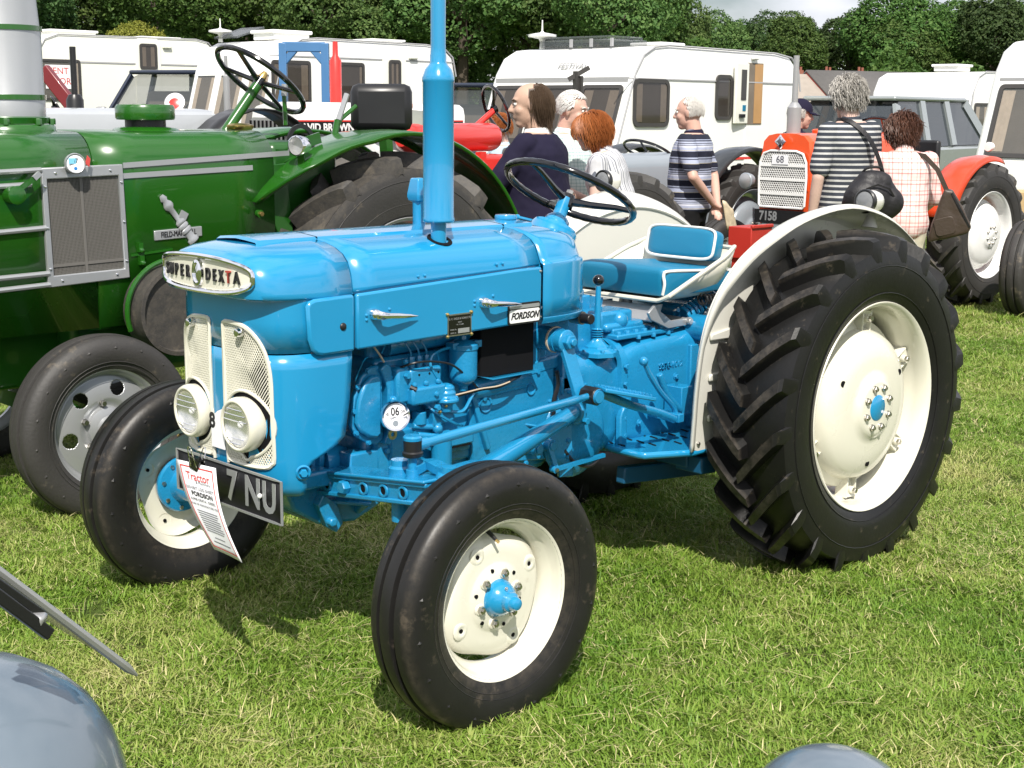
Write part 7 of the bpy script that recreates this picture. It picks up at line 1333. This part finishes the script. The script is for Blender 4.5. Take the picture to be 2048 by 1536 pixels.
def hair(t,Hm,mt,pred,n=420,length=.08,lift=.012,flow=(-.3,0,-1),rad=.0022,seed=1,curl=0,cap=True,base=(.106,.086,.100),long_pred=None):
    r=random.Random(seed); m=MB(); c0=V((-.012,0,.028)); fl=V(flow); n=int(n*3.4); rad=min(rad,.0021)
    def onhead(d,k=1.0): return c0+V((d.x*base[0]*k,d.y*base[1]*k,d.z*base[2]*k))
    cnt=0
    while cnt<n:
        d=V((r.gauss(0,1),r.gauss(0,1),r.gauss(0,1))).normalized()
        if not pred(d): continue
        cnt+=1; p=onhead(d); L=(length if not long_pred else long_pred(d,length))*r.uniform(.7,1.2); pts=[p-V((d.x,d.y,d.z))*.006]; q=p.copy(); st=L/5; jit=V((r.gauss(0,1),r.gauss(0,1),r.gauss(0,1)))*.28
        for k in range(5):
            v=(q-c0); nrm=V((v.x/base[0]**2,v.y/base[1]**2,v.z/base[2]**2)).normalized(); f=fl+jit*(.5+curl)+V((0,0,-.25*k)); f=f-nrm*f.dot(nrm)*(.9 if k<3 else .5)
            if f.length<1e-3: f=V((0,0,-1))
            q=q+f.normalized()*st+nrm*(lift*(1-k*.22))+ (V((r.gauss(0,1),r.gauss(0,1),r.gauss(0,1)))*st*curl)
            w=q-c0; s=math.sqrt((w.x/base[0])**2+(w.y/base[1])**2+(w.z/base[2])**2)
            if s<1.03 and q.z>-.10: q=c0+w*(1.03/s)
            pts.append(q.copy())
        m.tube([Hm@p for p in pts],[rad*.9,rad*1.4,rad*1.5,rad*1.25,rad*.8,rad*.2],3,caps=False)
    if cap:
        P=[]; N1,N2=28,18; vs=[]; fs=[]; o=len(m.v)
        for i in range(N1):
            for j in range(N2+1):
                a=2*pi*i/N1; b=pi*j/N2; d=V((cos(a)*sin(b),sin(a)*sin(b),cos(b))); vs.append(Hm@onhead(d,1.0))
        for i in range(N1):
            for j in range(N2):
                a=2*pi*(i+.5)/N1; b=pi*(j+.5)/N2; d=V((cos(a)*sin(b),sin(a)*sin(b),cos(b)))
                if pred(d): fs.append((i*(N2+1)+j,((i+1)%N1)*(N2+1)+j,((i+1)%N1)*(N2+1)+j+1,i*(N2+1)+j+1))
        m.add(vs,fs)
    m.build('hair',mt,t,ang=60)
def hm(n,c,v=.35): return mat(n,c,.5,var=v,vs=40,rv=0)
H_={'brown':hm('brown_hair',(.075,.048,.030)),'white':hm('white_hair',(.62,.60,.57),.2),'grey':hm('grey_hair',(.36,.34,.31),.35),'red':hm('auburn_hair',(.30,.095,.025)),'dark':hm('dark_brown_hair',(.085,.035,.020))}
M['hairtmp']=H_['brown']
def stripemat(name,axis,stops,period,rough=.8,second=None):
    """cloth with woven stripes: stops = [(pos 0..1, colour)] repeated every `period` metres along the object's axis"""
    m=bpy.data.materials.new(name); m.use_nodes=True; t=m.node_tree; b=t.nodes['Principled BSDF']; L=t.links.new; tc=t.nodes.new('ShaderNodeTexCoord'); sx=t.nodes.new('ShaderNodeSeparateXYZ'); L(tc.outputs['Object'],sx.inputs[0])
    def chain(ax,st,per):
        dv=t.nodes.new('ShaderNodeMath'); dv.operation='DIVIDE'; dv.inputs[1].default_value=per; L(sx.outputs[ax],dv.inputs[0]); fr=t.nodes.new('ShaderNodeMath'); fr.operation='FRACT'; L(dv.outputs[0],fr.inputs[0]); rp=t.nodes.new('ShaderNodeValToRGB'); rp.color_ramp.interpolation='CONSTANT'; e=rp.color_ramp.elements
        e[0].position=0; e[0].color=(*st[0][1],1); e[1].position=st[1][0]; e[1].color=(*st[1][1],1)
        for p,c in st[2:]: q=e.new(p); q.color=(*c,1)
        L(fr.outputs[0],rp.inputs[0]); return rp.outputs[0]
    o=chain(axis,stops,period)
    if second:
        o2=chain(*second); mx=t.nodes.new('ShaderNodeMixRGB'); mx.blend_type='MULTIPLY'; mx.inputs[0].default_value=1; L(o,mx.inputs[1]); L(o2,mx.inputs[2]); o=mx.outputs[0]
    L(o,b.inputs['Base Color']); b.inputs['Roughness'].default_value=rough; b.inputs['Specular IOR Level'].default_value=.2; return m
cl=lambda n,c: mat(n,c,.85,var=.12,vs=8,spec=.2)
FD=math.atan2(.722,.692); 
def hd(right,fwd): return math.atan2(-.692*right+.722*fwd,.722*right+.692*fwd)
navyc=cl('navy_wool',(.012,.010,.028)); jeans=cl('blue_denim',(.045,.085,.18)); blk=cl('black_cloth',(.008,.008,.009)); beige=cl('beige_cloth',(.50,.46,.36)); grey_c=cl('grey_cloth',(.12,.12,.13))
full=lambda d: d.z>-.25 and not(d.x>.55 and d.z<.62) and not(d.x>.25 and d.z<-.02)
# man in the navy jumper
p=(1.398,2.372,1.52); M['hairtmp']=H_['brown']
t,Hm,B,a=person('balding long haired man in a navy jumper with folded arms',p[0],p[1],hd(-.93,.36),1.77,0,1.32,'tan',{1:((.16,.30,1.14),(.33,.06,1.13)),-1:((.15,-.28,1.13),(.31,.09,1.06))},(26,4,0),navyc,1.75,.86,jeans,collar=M['white'])
hair(t,Hm,H_['brown'],lambda d: d.z>-.45 and (d.x<-.10 or (abs(d.y)>.72 and d.x<.18 and d.z>.10)) and not(d.z>.86 and d.x>-.3),520,.15,.004,(-.35,0,-1),.0042,3,base=(.104,.084,.098),long_pred=lambda d,l:l*(1.25 if d.z<.4 else 1.0))
m=MB(); m.lathe([(.150,-.02),(.152,.02)],B((.01,0,.955)),(0,0,1),24); o=m.build('belt',mat('belt_leather',(.16,.06,.03),.5),t,solid=.006); o.scale=(1,1.2,1)
# white haired man in the check shirt
p=(2.538,3.243,1.476); M['hairtmp']=H_['white']
chk=stripemat('pale_check',2,[(0,(.62,.70,.68)),(.75,(.42,.55,.54))],.022,second=(1,[(0,(1,1,1)),(.75,(.75,.82,.82))],.022))
t,Hm,B,a=person('white haired man in a pale check shirt, looking down to the right',p[0],p[1],hd(.80,-.42),1.745,0,1.12,'ruddy',{1:((.03,.24,1.13),(.22,.16,1.03)),-1:((.03,-.23,1.12),(.24,-.10,1.02))},(4,10,0),chk,.65,.86,grey_c,collar=chk)
hair(t,Hm,H_['white'],lambda d: d.z>-.30 and not(d.x>.40 and d.z<.66) and not(d.x>.12 and d.z<.02),460,.045,.003,(-.6,.2,-.4),.0042,5)
m=MB(); m.ribbon([B(q) for q in((.10,.13,.90),(.145,.11,1.10),(.135,.10,1.30),(.06,.095,1.455),(-.07,.09,1.42),(-.14,.05,1.2))],.045,.006,up=(1,0,0)); m.build('bag_strap',navyc,t)
# red haired woman
p=(2.428,2.612,1.363); M['hairtmp']=H_['red']
blouse=stripemat('striped_blouse',1,[(0,(.52,.52,.54)),(.34,(.12,.13,.16)),(.50,(.56,.56,.58)),(.74,(.24,.25,.29)),(.88,(.58,.58,.60))],.040)
t,Hm,B,a=person('red haired woman with glasses in a striped blouse, bending forward to the left',p[0],p[1],hd(-.95,.25),1.64,20,1.05,'pale',{1:((.10,.225,1.14),(.25,.17,1.06)),-1:((.12,-.22,1.14),(.26,-.15,1.04))},(0,4,0),blouse,.42,.86,grey_c,girl=1)
hair(t,Hm,H_['red'],lambda d: d.z>-.5 and not(d.x>.42 and d.z<.50) and not(d.x>.15 and d.z<.12 and abs(d.y)<.75),560,.13,.012,(-.15,0,-1),.0045,8,base=(.108,.090,.102))
m=MB()
for s in(1,-1): m.tube([Hm@V((.104,s*.034+.022*cos(q),.010+.017*sin(q))) for q in (2*pi*i/16 for i in range(16))],.0016,5,closed=True); m.tube([Hm@V((.102,s*.056,.014)),Hm@V((.0,s*.086,.012))],.0016,5)
m.tube([Hm@V((.105,.012,.012)),Hm@V((.108,0,.014)),Hm@V((.105,-.012,.012))],.0016,5); m.build('glasses',M['steel'],t)
# red haired girl further off
p=(3.691,5.08,1.404)
t,Hm,B,a=person('red haired girl in a pale blue top, half hidden by the man in navy',p[0],p[1],hd(-.85,-.3),1.585,0,1.0,'pale',None,(0,12,0),cl('pale_blue_cloth',(.42,.55,.62)),.5,.86,jeans,girl=1,vox=.009)
hair(t,Hm,H_['red'],full,300,.07,.012,(-.2,0,-1),.005,13)
# man in the striped polo shirt holding a magazine behind his back
p=(4.057,3.408,1.212); M['hairtmp']=H_['white']
polo=stripemat('banded_polo',2,[(0,(.016,.018,.032)),(.20,(.33,.36,.47)),(.225,(.45,.40,.30)),(.245,(.35,.38,.50)),(.33,(.55,.57,.66)),(.39,(.025,.028,.05)),(.41,(.40,.43,.54)),(.45,(.03,.033,.055)),(.475,(.36,.39,.50)),(.53,(.02,.022,.04)),(.57,(.30,.33,.43)),(.60,(.016,.018,.032)),(.78,(.42,.38,.30)),(.80,(.33,.36,.47)),(.92,(.025,.028,.05)),(.95,(.30,.33,.43))],.215)
t,Hm,B,a=person('white haired man in a striped polo shirt, hands clasped behind his back',p[0],p[1],hd(-.92,.40),1.73,0,1.08,'ruddy',{1:((-.09,.27,1.15),(-.19,.06,.95)),-1:((-.10,-.25,1.14),(-.20,-.02,.93))},(6,4,0),polo,.72,.87,blk,collar=navyc)
hair(t,Hm,H_['white'],lambda d: d.z>-.38 and d.z<.93 and (d.x<.10 or d.z>.5) and not(d.x>.30),420,.028,.0015,(-.5,0,-.8),.0038,21,base=(.104,.083,.097))
hp_=V(t.matrix_basis@V((-.23,.0,.90))); 
m=MB(); o_=V((p[0],p[1],0)); ca,sa_=cos(hd(-.92,.40)),sin(hd(-.92,.40)); W_=lambda q: o_+V((q[0]*ca-q[1]*sa_,q[0]*sa_+q[1]*ca,q[2]))
A0,B0=W_((-.265,.10,.965)),W_((-.30,-.055,.90)); C0,D0=W_((-.32,-.17,.70)),W_((-.285,.02,.745))
m.grid([[lerp(lerp(A0,B0,i/6),lerp(D0,C0,i/6),j/6)+V((0,0,.008*sin(i))) for i in range(7)] for j in range(7)]); mg=m.build('magazine',mat('magazine_cover',(.62,.52,.36),.4,var=.5,vs=22),None,solid=.010); tag(mg,'rolled yellowish magazine in the hands of the man in the polo shirt','magazine')
q_=lambda u,v,of: lerp(lerp(A0,B0,u),lerp(D0,C0,u),v)+((B0-A0).cross(D0-A0).normalized()*of)
for u0,v0,u1,v1,mt in((.1,.1,.9,.25,'redink'),(.15,.35,.6,.7,'grey'),(.2,.75,.85,.9,'paper')):
    for of in(.006,): m=MB(); m.add([q_(u0,v0,of),q_(u1,v0,of),q_(u1,v1,of),q_(u0,v1,of)],[(0,1,2,3)]); m.build('printed_block',M[mt],mg)
# man in the cap
p=(6.339,4.104,1.45); M['hairtmp']=H_['grey']
t,Hm,B,a=person('man in a navy cap and dark jacket behind the orange tractor, looking right',p[0],p[1],hd(.92,.10),1.72,0,1.2,'ruddy',None,(0,6,0),navyc,1.8,.84,blk,vox=.008)
hair(t,Hm,H_['grey'],lambda d: d.z>-.30 and d.z<.35 and d.x<.25,200,.04,.004,(-.4,0,-1),.005,31)
m=MB(); m.grid([[Hm@(V((-.012,0,.035))+V((.114*cos(a_)*cos(b_),.094*sin(a_)*cos(b_),.112*sin(b_)))) for b_ in (pi/2*j/8 for j in range(9))] for a_ in (2*pi*i/28 for i in range(28))],cu=True); cp=m.build('cap',navyc,t,ang=60)
m=MB(); m.grid([[Hm@(V((-.012,0,.036))+V(((.112+.075*j/4*cos(a_)**1)*cos(a_),.093*sin(a_),-.022*(j/4)**1.3))) for j in range(5)] for a_ in (R(-62+124*i/16) for i in range(17))]); m.build('peak',navyc,cp,solid=.004)
# grey haired man with the shoulder bag
p=(3.953,1.995,1.359); M['hairtmp']=H_['grey']
strp=stripemat('striped_shirt',2,[(0,(.040,.046,.060)),(.62,(.47,.47,.46))],.0335)
ga=hd(-.50,.86)
t,Hm,B,a=person('man with wild grey hair and striped T-shirt, seen from behind',p[0],p[1],ga,1.85,0,1.06,'pale',{1:((-.01,.25,1.12),(.05,.235,.86)),-1:((.05,-.25,1.14),(.22,-.20,1.0))},(-6,10,0),strp,.80,.84,blk)
hair(t,Hm,H_['grey'],lambda d: d.z>-.62 and not(d.x>.35 and d.z<.5) and not(d.z>.90 and r_bald(d)),620,.060,.009,(-.5,0,-.6),.0026,41,curl=.30,base=(.108,.088,.102)) if 0 else hair(t,Hm,H_['grey'],lambda d: d.z>-.62 and not(d.x>.35 and d.z<.5),620,.060,.009,(-.5,0,-.6),.0026,41,curl=.30,base=(.108,.088,.102))
ca,sa_=cos(ga),sin(ga); o_=V((p[0],p[1],0)); W_=lambda q: o_+V((q[0]*ca-q[1]*sa_,q[0]*sa_+q[1]*ca,q[2]))
bagm=mat('black_nylon',(.010,.009,.011),.55,var=.2,vs=10,bump=.3,bs=40)
bg=V((3.634,1.596,1.097)); bag=thing('shoulder_bag','bulging black shoulder bag on the back of the man in the striped T-shirt','bag',(bg.x,bg.y,bg.z),math.atan2(-.69,.72)); BK=1.3
m=MB()
for c_,r_2 in(((.0,0,0),(.125,.075,.105)),((-.03,-.03,-.02),(.12,.08,.10)),((.05,-.01,-.04),(.105,.07,.09)),((.0,-.02,.06),(.09,.055,.06)),((-.07,-.01,-.05),(.08,.06,.07))): m.ball([q*BK for q in c_],tuple(q*BK for q in r_2),18)
o=m.build('bag_body',bagm,bag,ang=0); remesh(o,.010,3,.02)
m=MB(); m.ribbon([(-.117,-.098,-.026),(-.065,-.13,.039),(.0,-.137,.065),(.078,-.117,.039),(.13,-.078,-.026)],.012,.006,up=(0,-1,0)); m.build('flap_edge',bagm,bag)
m=MB(); m.tube(smooth_path([(-.078,0,.117),(-.052,-.039,.162),(.026,-.039,.169),(.065,0,.13)],4),.008,6); m.build('handle',bagm,bag)
wpts=[W_(q) for q in((.03,.09,1.555),(-.10,.085,1.545),(-.185,.0,1.44),(-.205,-.08,1.30),(-.195,-.15,1.16))]
il=Matrix.Translation(-V(bag.location)); ir=Matrix.Rotation(-bag.rotation_euler.z,4,'Z')
m=MB(); m.ribbon([(ir@il)@q for q in smooth_path(wpts,4)]+[V((.05,0,.08))],.032,.005,up=(ir@V((-ca,-sa_,0)))); m.build('strap',bagm,bag)
# woman in the plaid shirt
p=(4.203,1.72,1.231); M['hairtmp']=H_['dark']; wa=hd(.12,.98)
plaid=stripemat('pink_plaid',2,[(0,(.74,.60,.58)),(.40,(.62,.32,.31)),(.52,(.76,.64,.61)),(.76,(.66,.42,.40)),(.88,(.76,.64,.60))],.075,second=(1,[(0,(1,.97,.96)),(.38,(.82,.56,.54)),(.50,(1,.98,.97)),(.76,(.88,.70,.68)),(.86,(1,.98,.97))],.065))
t,Hm,B,a=person('woman with shaggy brown hair in a pink plaid shirt, seen from behind',p[0],p[1],wa,1.62,6,1.16,'pale',{1:((.07,.235,1.14),(.24,.15,1.05)),-1:((.06,-.24,1.13),(.22,-.15,1.02))},(22,18,6),plaid,1.1,.80,beige,girl=1)
hair(t,Hm,H_['dark'],lambda d: d.z>-.75 and not(d.x>.45 and d.z<.5),640,.095,.010,(-.25,0,-.9),.0026,51,curl=.28,base=(.112,.095,.106))
ca,sa_=cos(wa),sin(wa); bb=V((4.278,1.43,0.939)); bag2=thing('handbag','brown leather handbag hanging beside the woman in the plaid shirt','bag',(bb.x,bb.y,bb.z),math.atan2(-.69,.72)-.3); bag2.scale=(1.25,1.25,1.25)
bl=mat('brown_leather',(.045,.030,.020),.45,var=.2,vs=8,bump=.2,bs=60)
m=MB(); m.ext([(-.08,-.14),(.115,-.085),(.13,-.05),(.025,.14),(-.02,.145),(-.088,-.11)],(0,.06,0),(1,0,0),(0,0,1),.12); o=m.build('bag_body',bl,bag2,ang=0); remesh(o,.009,9,.018); m=MB(); m.ribbon(smooth_path([(.118,-.058,-.05),(.07,-.066,.04),(.02,-.058,.125)],4),.010,.006,up=(0,-1,0)); m.build('zip_edge',M['black'],bag2); m=MB(); m.ext(rrect(.10,.09,.02),(-.005,-.058,-.05),(1,.0,.28),(-.28,0,1),.008); m.build('front_pocket',bl,bag2,bev=.003)
m=MB(); m.ribbon([(.0,0,.12),(-.06,.0,.24),(-.13,.02,.31),(-.19,.05,.32)],.025,.006,up=(0,-1,0)); m.build('strap',bl,bag2)
# bald man behind the black seat back
p=(1.691,3.929,1.533); M['hairtmp']=H_['grey']
t,Hm,B,a=person('bald man in a white shirt behind the black seat back',p[0],p[1],hd(-.2,.9),1.765,0,1.1,'ruddy',None,(0,8,0),cl('white_shirt',(.72,.72,.72)),.6,.86,grey_c,vox=.009)

# ---------------------------------------------------------------- things cut by the lower edge, close to the camera
fg=mat('blue_grey_car_paint',(.13,.165,.20),.24,coat=.35,var=.04,vs=3,rv=.03)
c=V((-3.624,-1.586,0.62)); GC=thing('grey_car','blue grey car of which only the rounded bonnet corner and wiper show, bottom left','car',(c.x,c.y,0),FD)
m=MB(); n=34; P=[]
for i in range(n):
    a=2*pi*i/n; row=[]
    for j in range(15):
        b=-pi/2+pi*j/14; k=abs(cos(b))**.85; row.append(V((math.copysign(abs(cos(a))**.9,cos(a))*.238*k,math.copysign(abs(sin(a))**.9,sin(a))*.238*k,c.z+.245*math.copysign(abs(sin(b))**.9,sin(b)))))
    P.append(row)
m.grid(P,cu=True); m.build('bonnet',fg,GC,ang=70)
m=MB(); m.box((-.15,.15,(c.z-.1)/2+.02),(.35,.35,c.z-.12)); m.build('body',fg,GC,bev=.05)
IM=GC.matrix_basis.inverted()
def gl_(q): q=V(q); a=-FD; d=q-V((c.x,c.y,0)); return V((d.x*cos(a)-d.y*sin(a),d.x*sin(a)+d.y*cos(a),d.z))
s0,s1=gl_((-3.646,-1.768,1.074)),gl_((-3.399,-1.704,0.826)); l0=gl_((-3.65,-1.773,1.041))
m=MB(); N_=16; top=[lerp(s0,s1,i/N_) for i in range(N_+1)]; dn=(l0-s0)
m.grid([[p+dn*(1-.85*(i/N_))*.06,p+dn*(1-.97*(i/N_))*.85*(1 if i<N_ else .2)] for i,p in enumerate(top)]); rub=mat('clear_strip',(.30,.30,.20),.2,var=.1); wb=m.build('wiper_blade',glass('smoky_rubber',rough=.25,alpha=.55,tint=(.22,.22,.13)),GC,solid=.002)
m=MB(); m.tube(top,[.0065]*(N_)+[.002],8); m.build('blade_spine',M['alu'],wb)
a0,a1=gl_((-3.658,-1.792,1.051)),gl_((-3.556,-1.776,0.946)); m=MB(); m.bar(a0,a1,.012,.016); m.bar(gl_((-3.652,-1.78,1.061)),gl_((-3.559,-1.767,0.969)),.010,.012); m.build('wiper_arm',M['black'],GC,bev=.002)
q=gl_((-3.569,-1.772,0.968)); m=MB(); m.box(q,(.022,.020,.018),Matrix.Rotation(R(20),3,'X')); m.build('arm_clip',M['alu'],GC,bev=.004)
c=V((-2.315,-2.142,0.332)); GW=thing('grey_mudguard','smooth rounded blue grey metal top just showing at the bottom edge','mudguard',(c.x,c.y,0),FD)
m=MB(); P=[]
for i in range(36):
    a=2*pi*i/36; P.append([V((.20*cos(a)*cos(b),.172*sin(a)*cos(b),c.z+.178*sin(b))) for b in (-.4+(pi/2+.4)*j/14 for j in range(15))])
m.grid(P,cu=True); m.build('dome',fg,GW,ang=70); m=MB(); m.lathe([(.17,0),(.176,c.z-.065),(.0,c.z-.065)],(0,0,0),(0,0,1),30); m.build('drum',fg,GW)
m=MB(); m.tube([V((.2055*cos(a)*cos(.25),.177*sin(a)*cos(.25),c.z+.183*sin(.25))) for a in (2*pi*k/40 for k in range(40))],.004,6,closed=True); m.build('seam_bead',fg,GW)
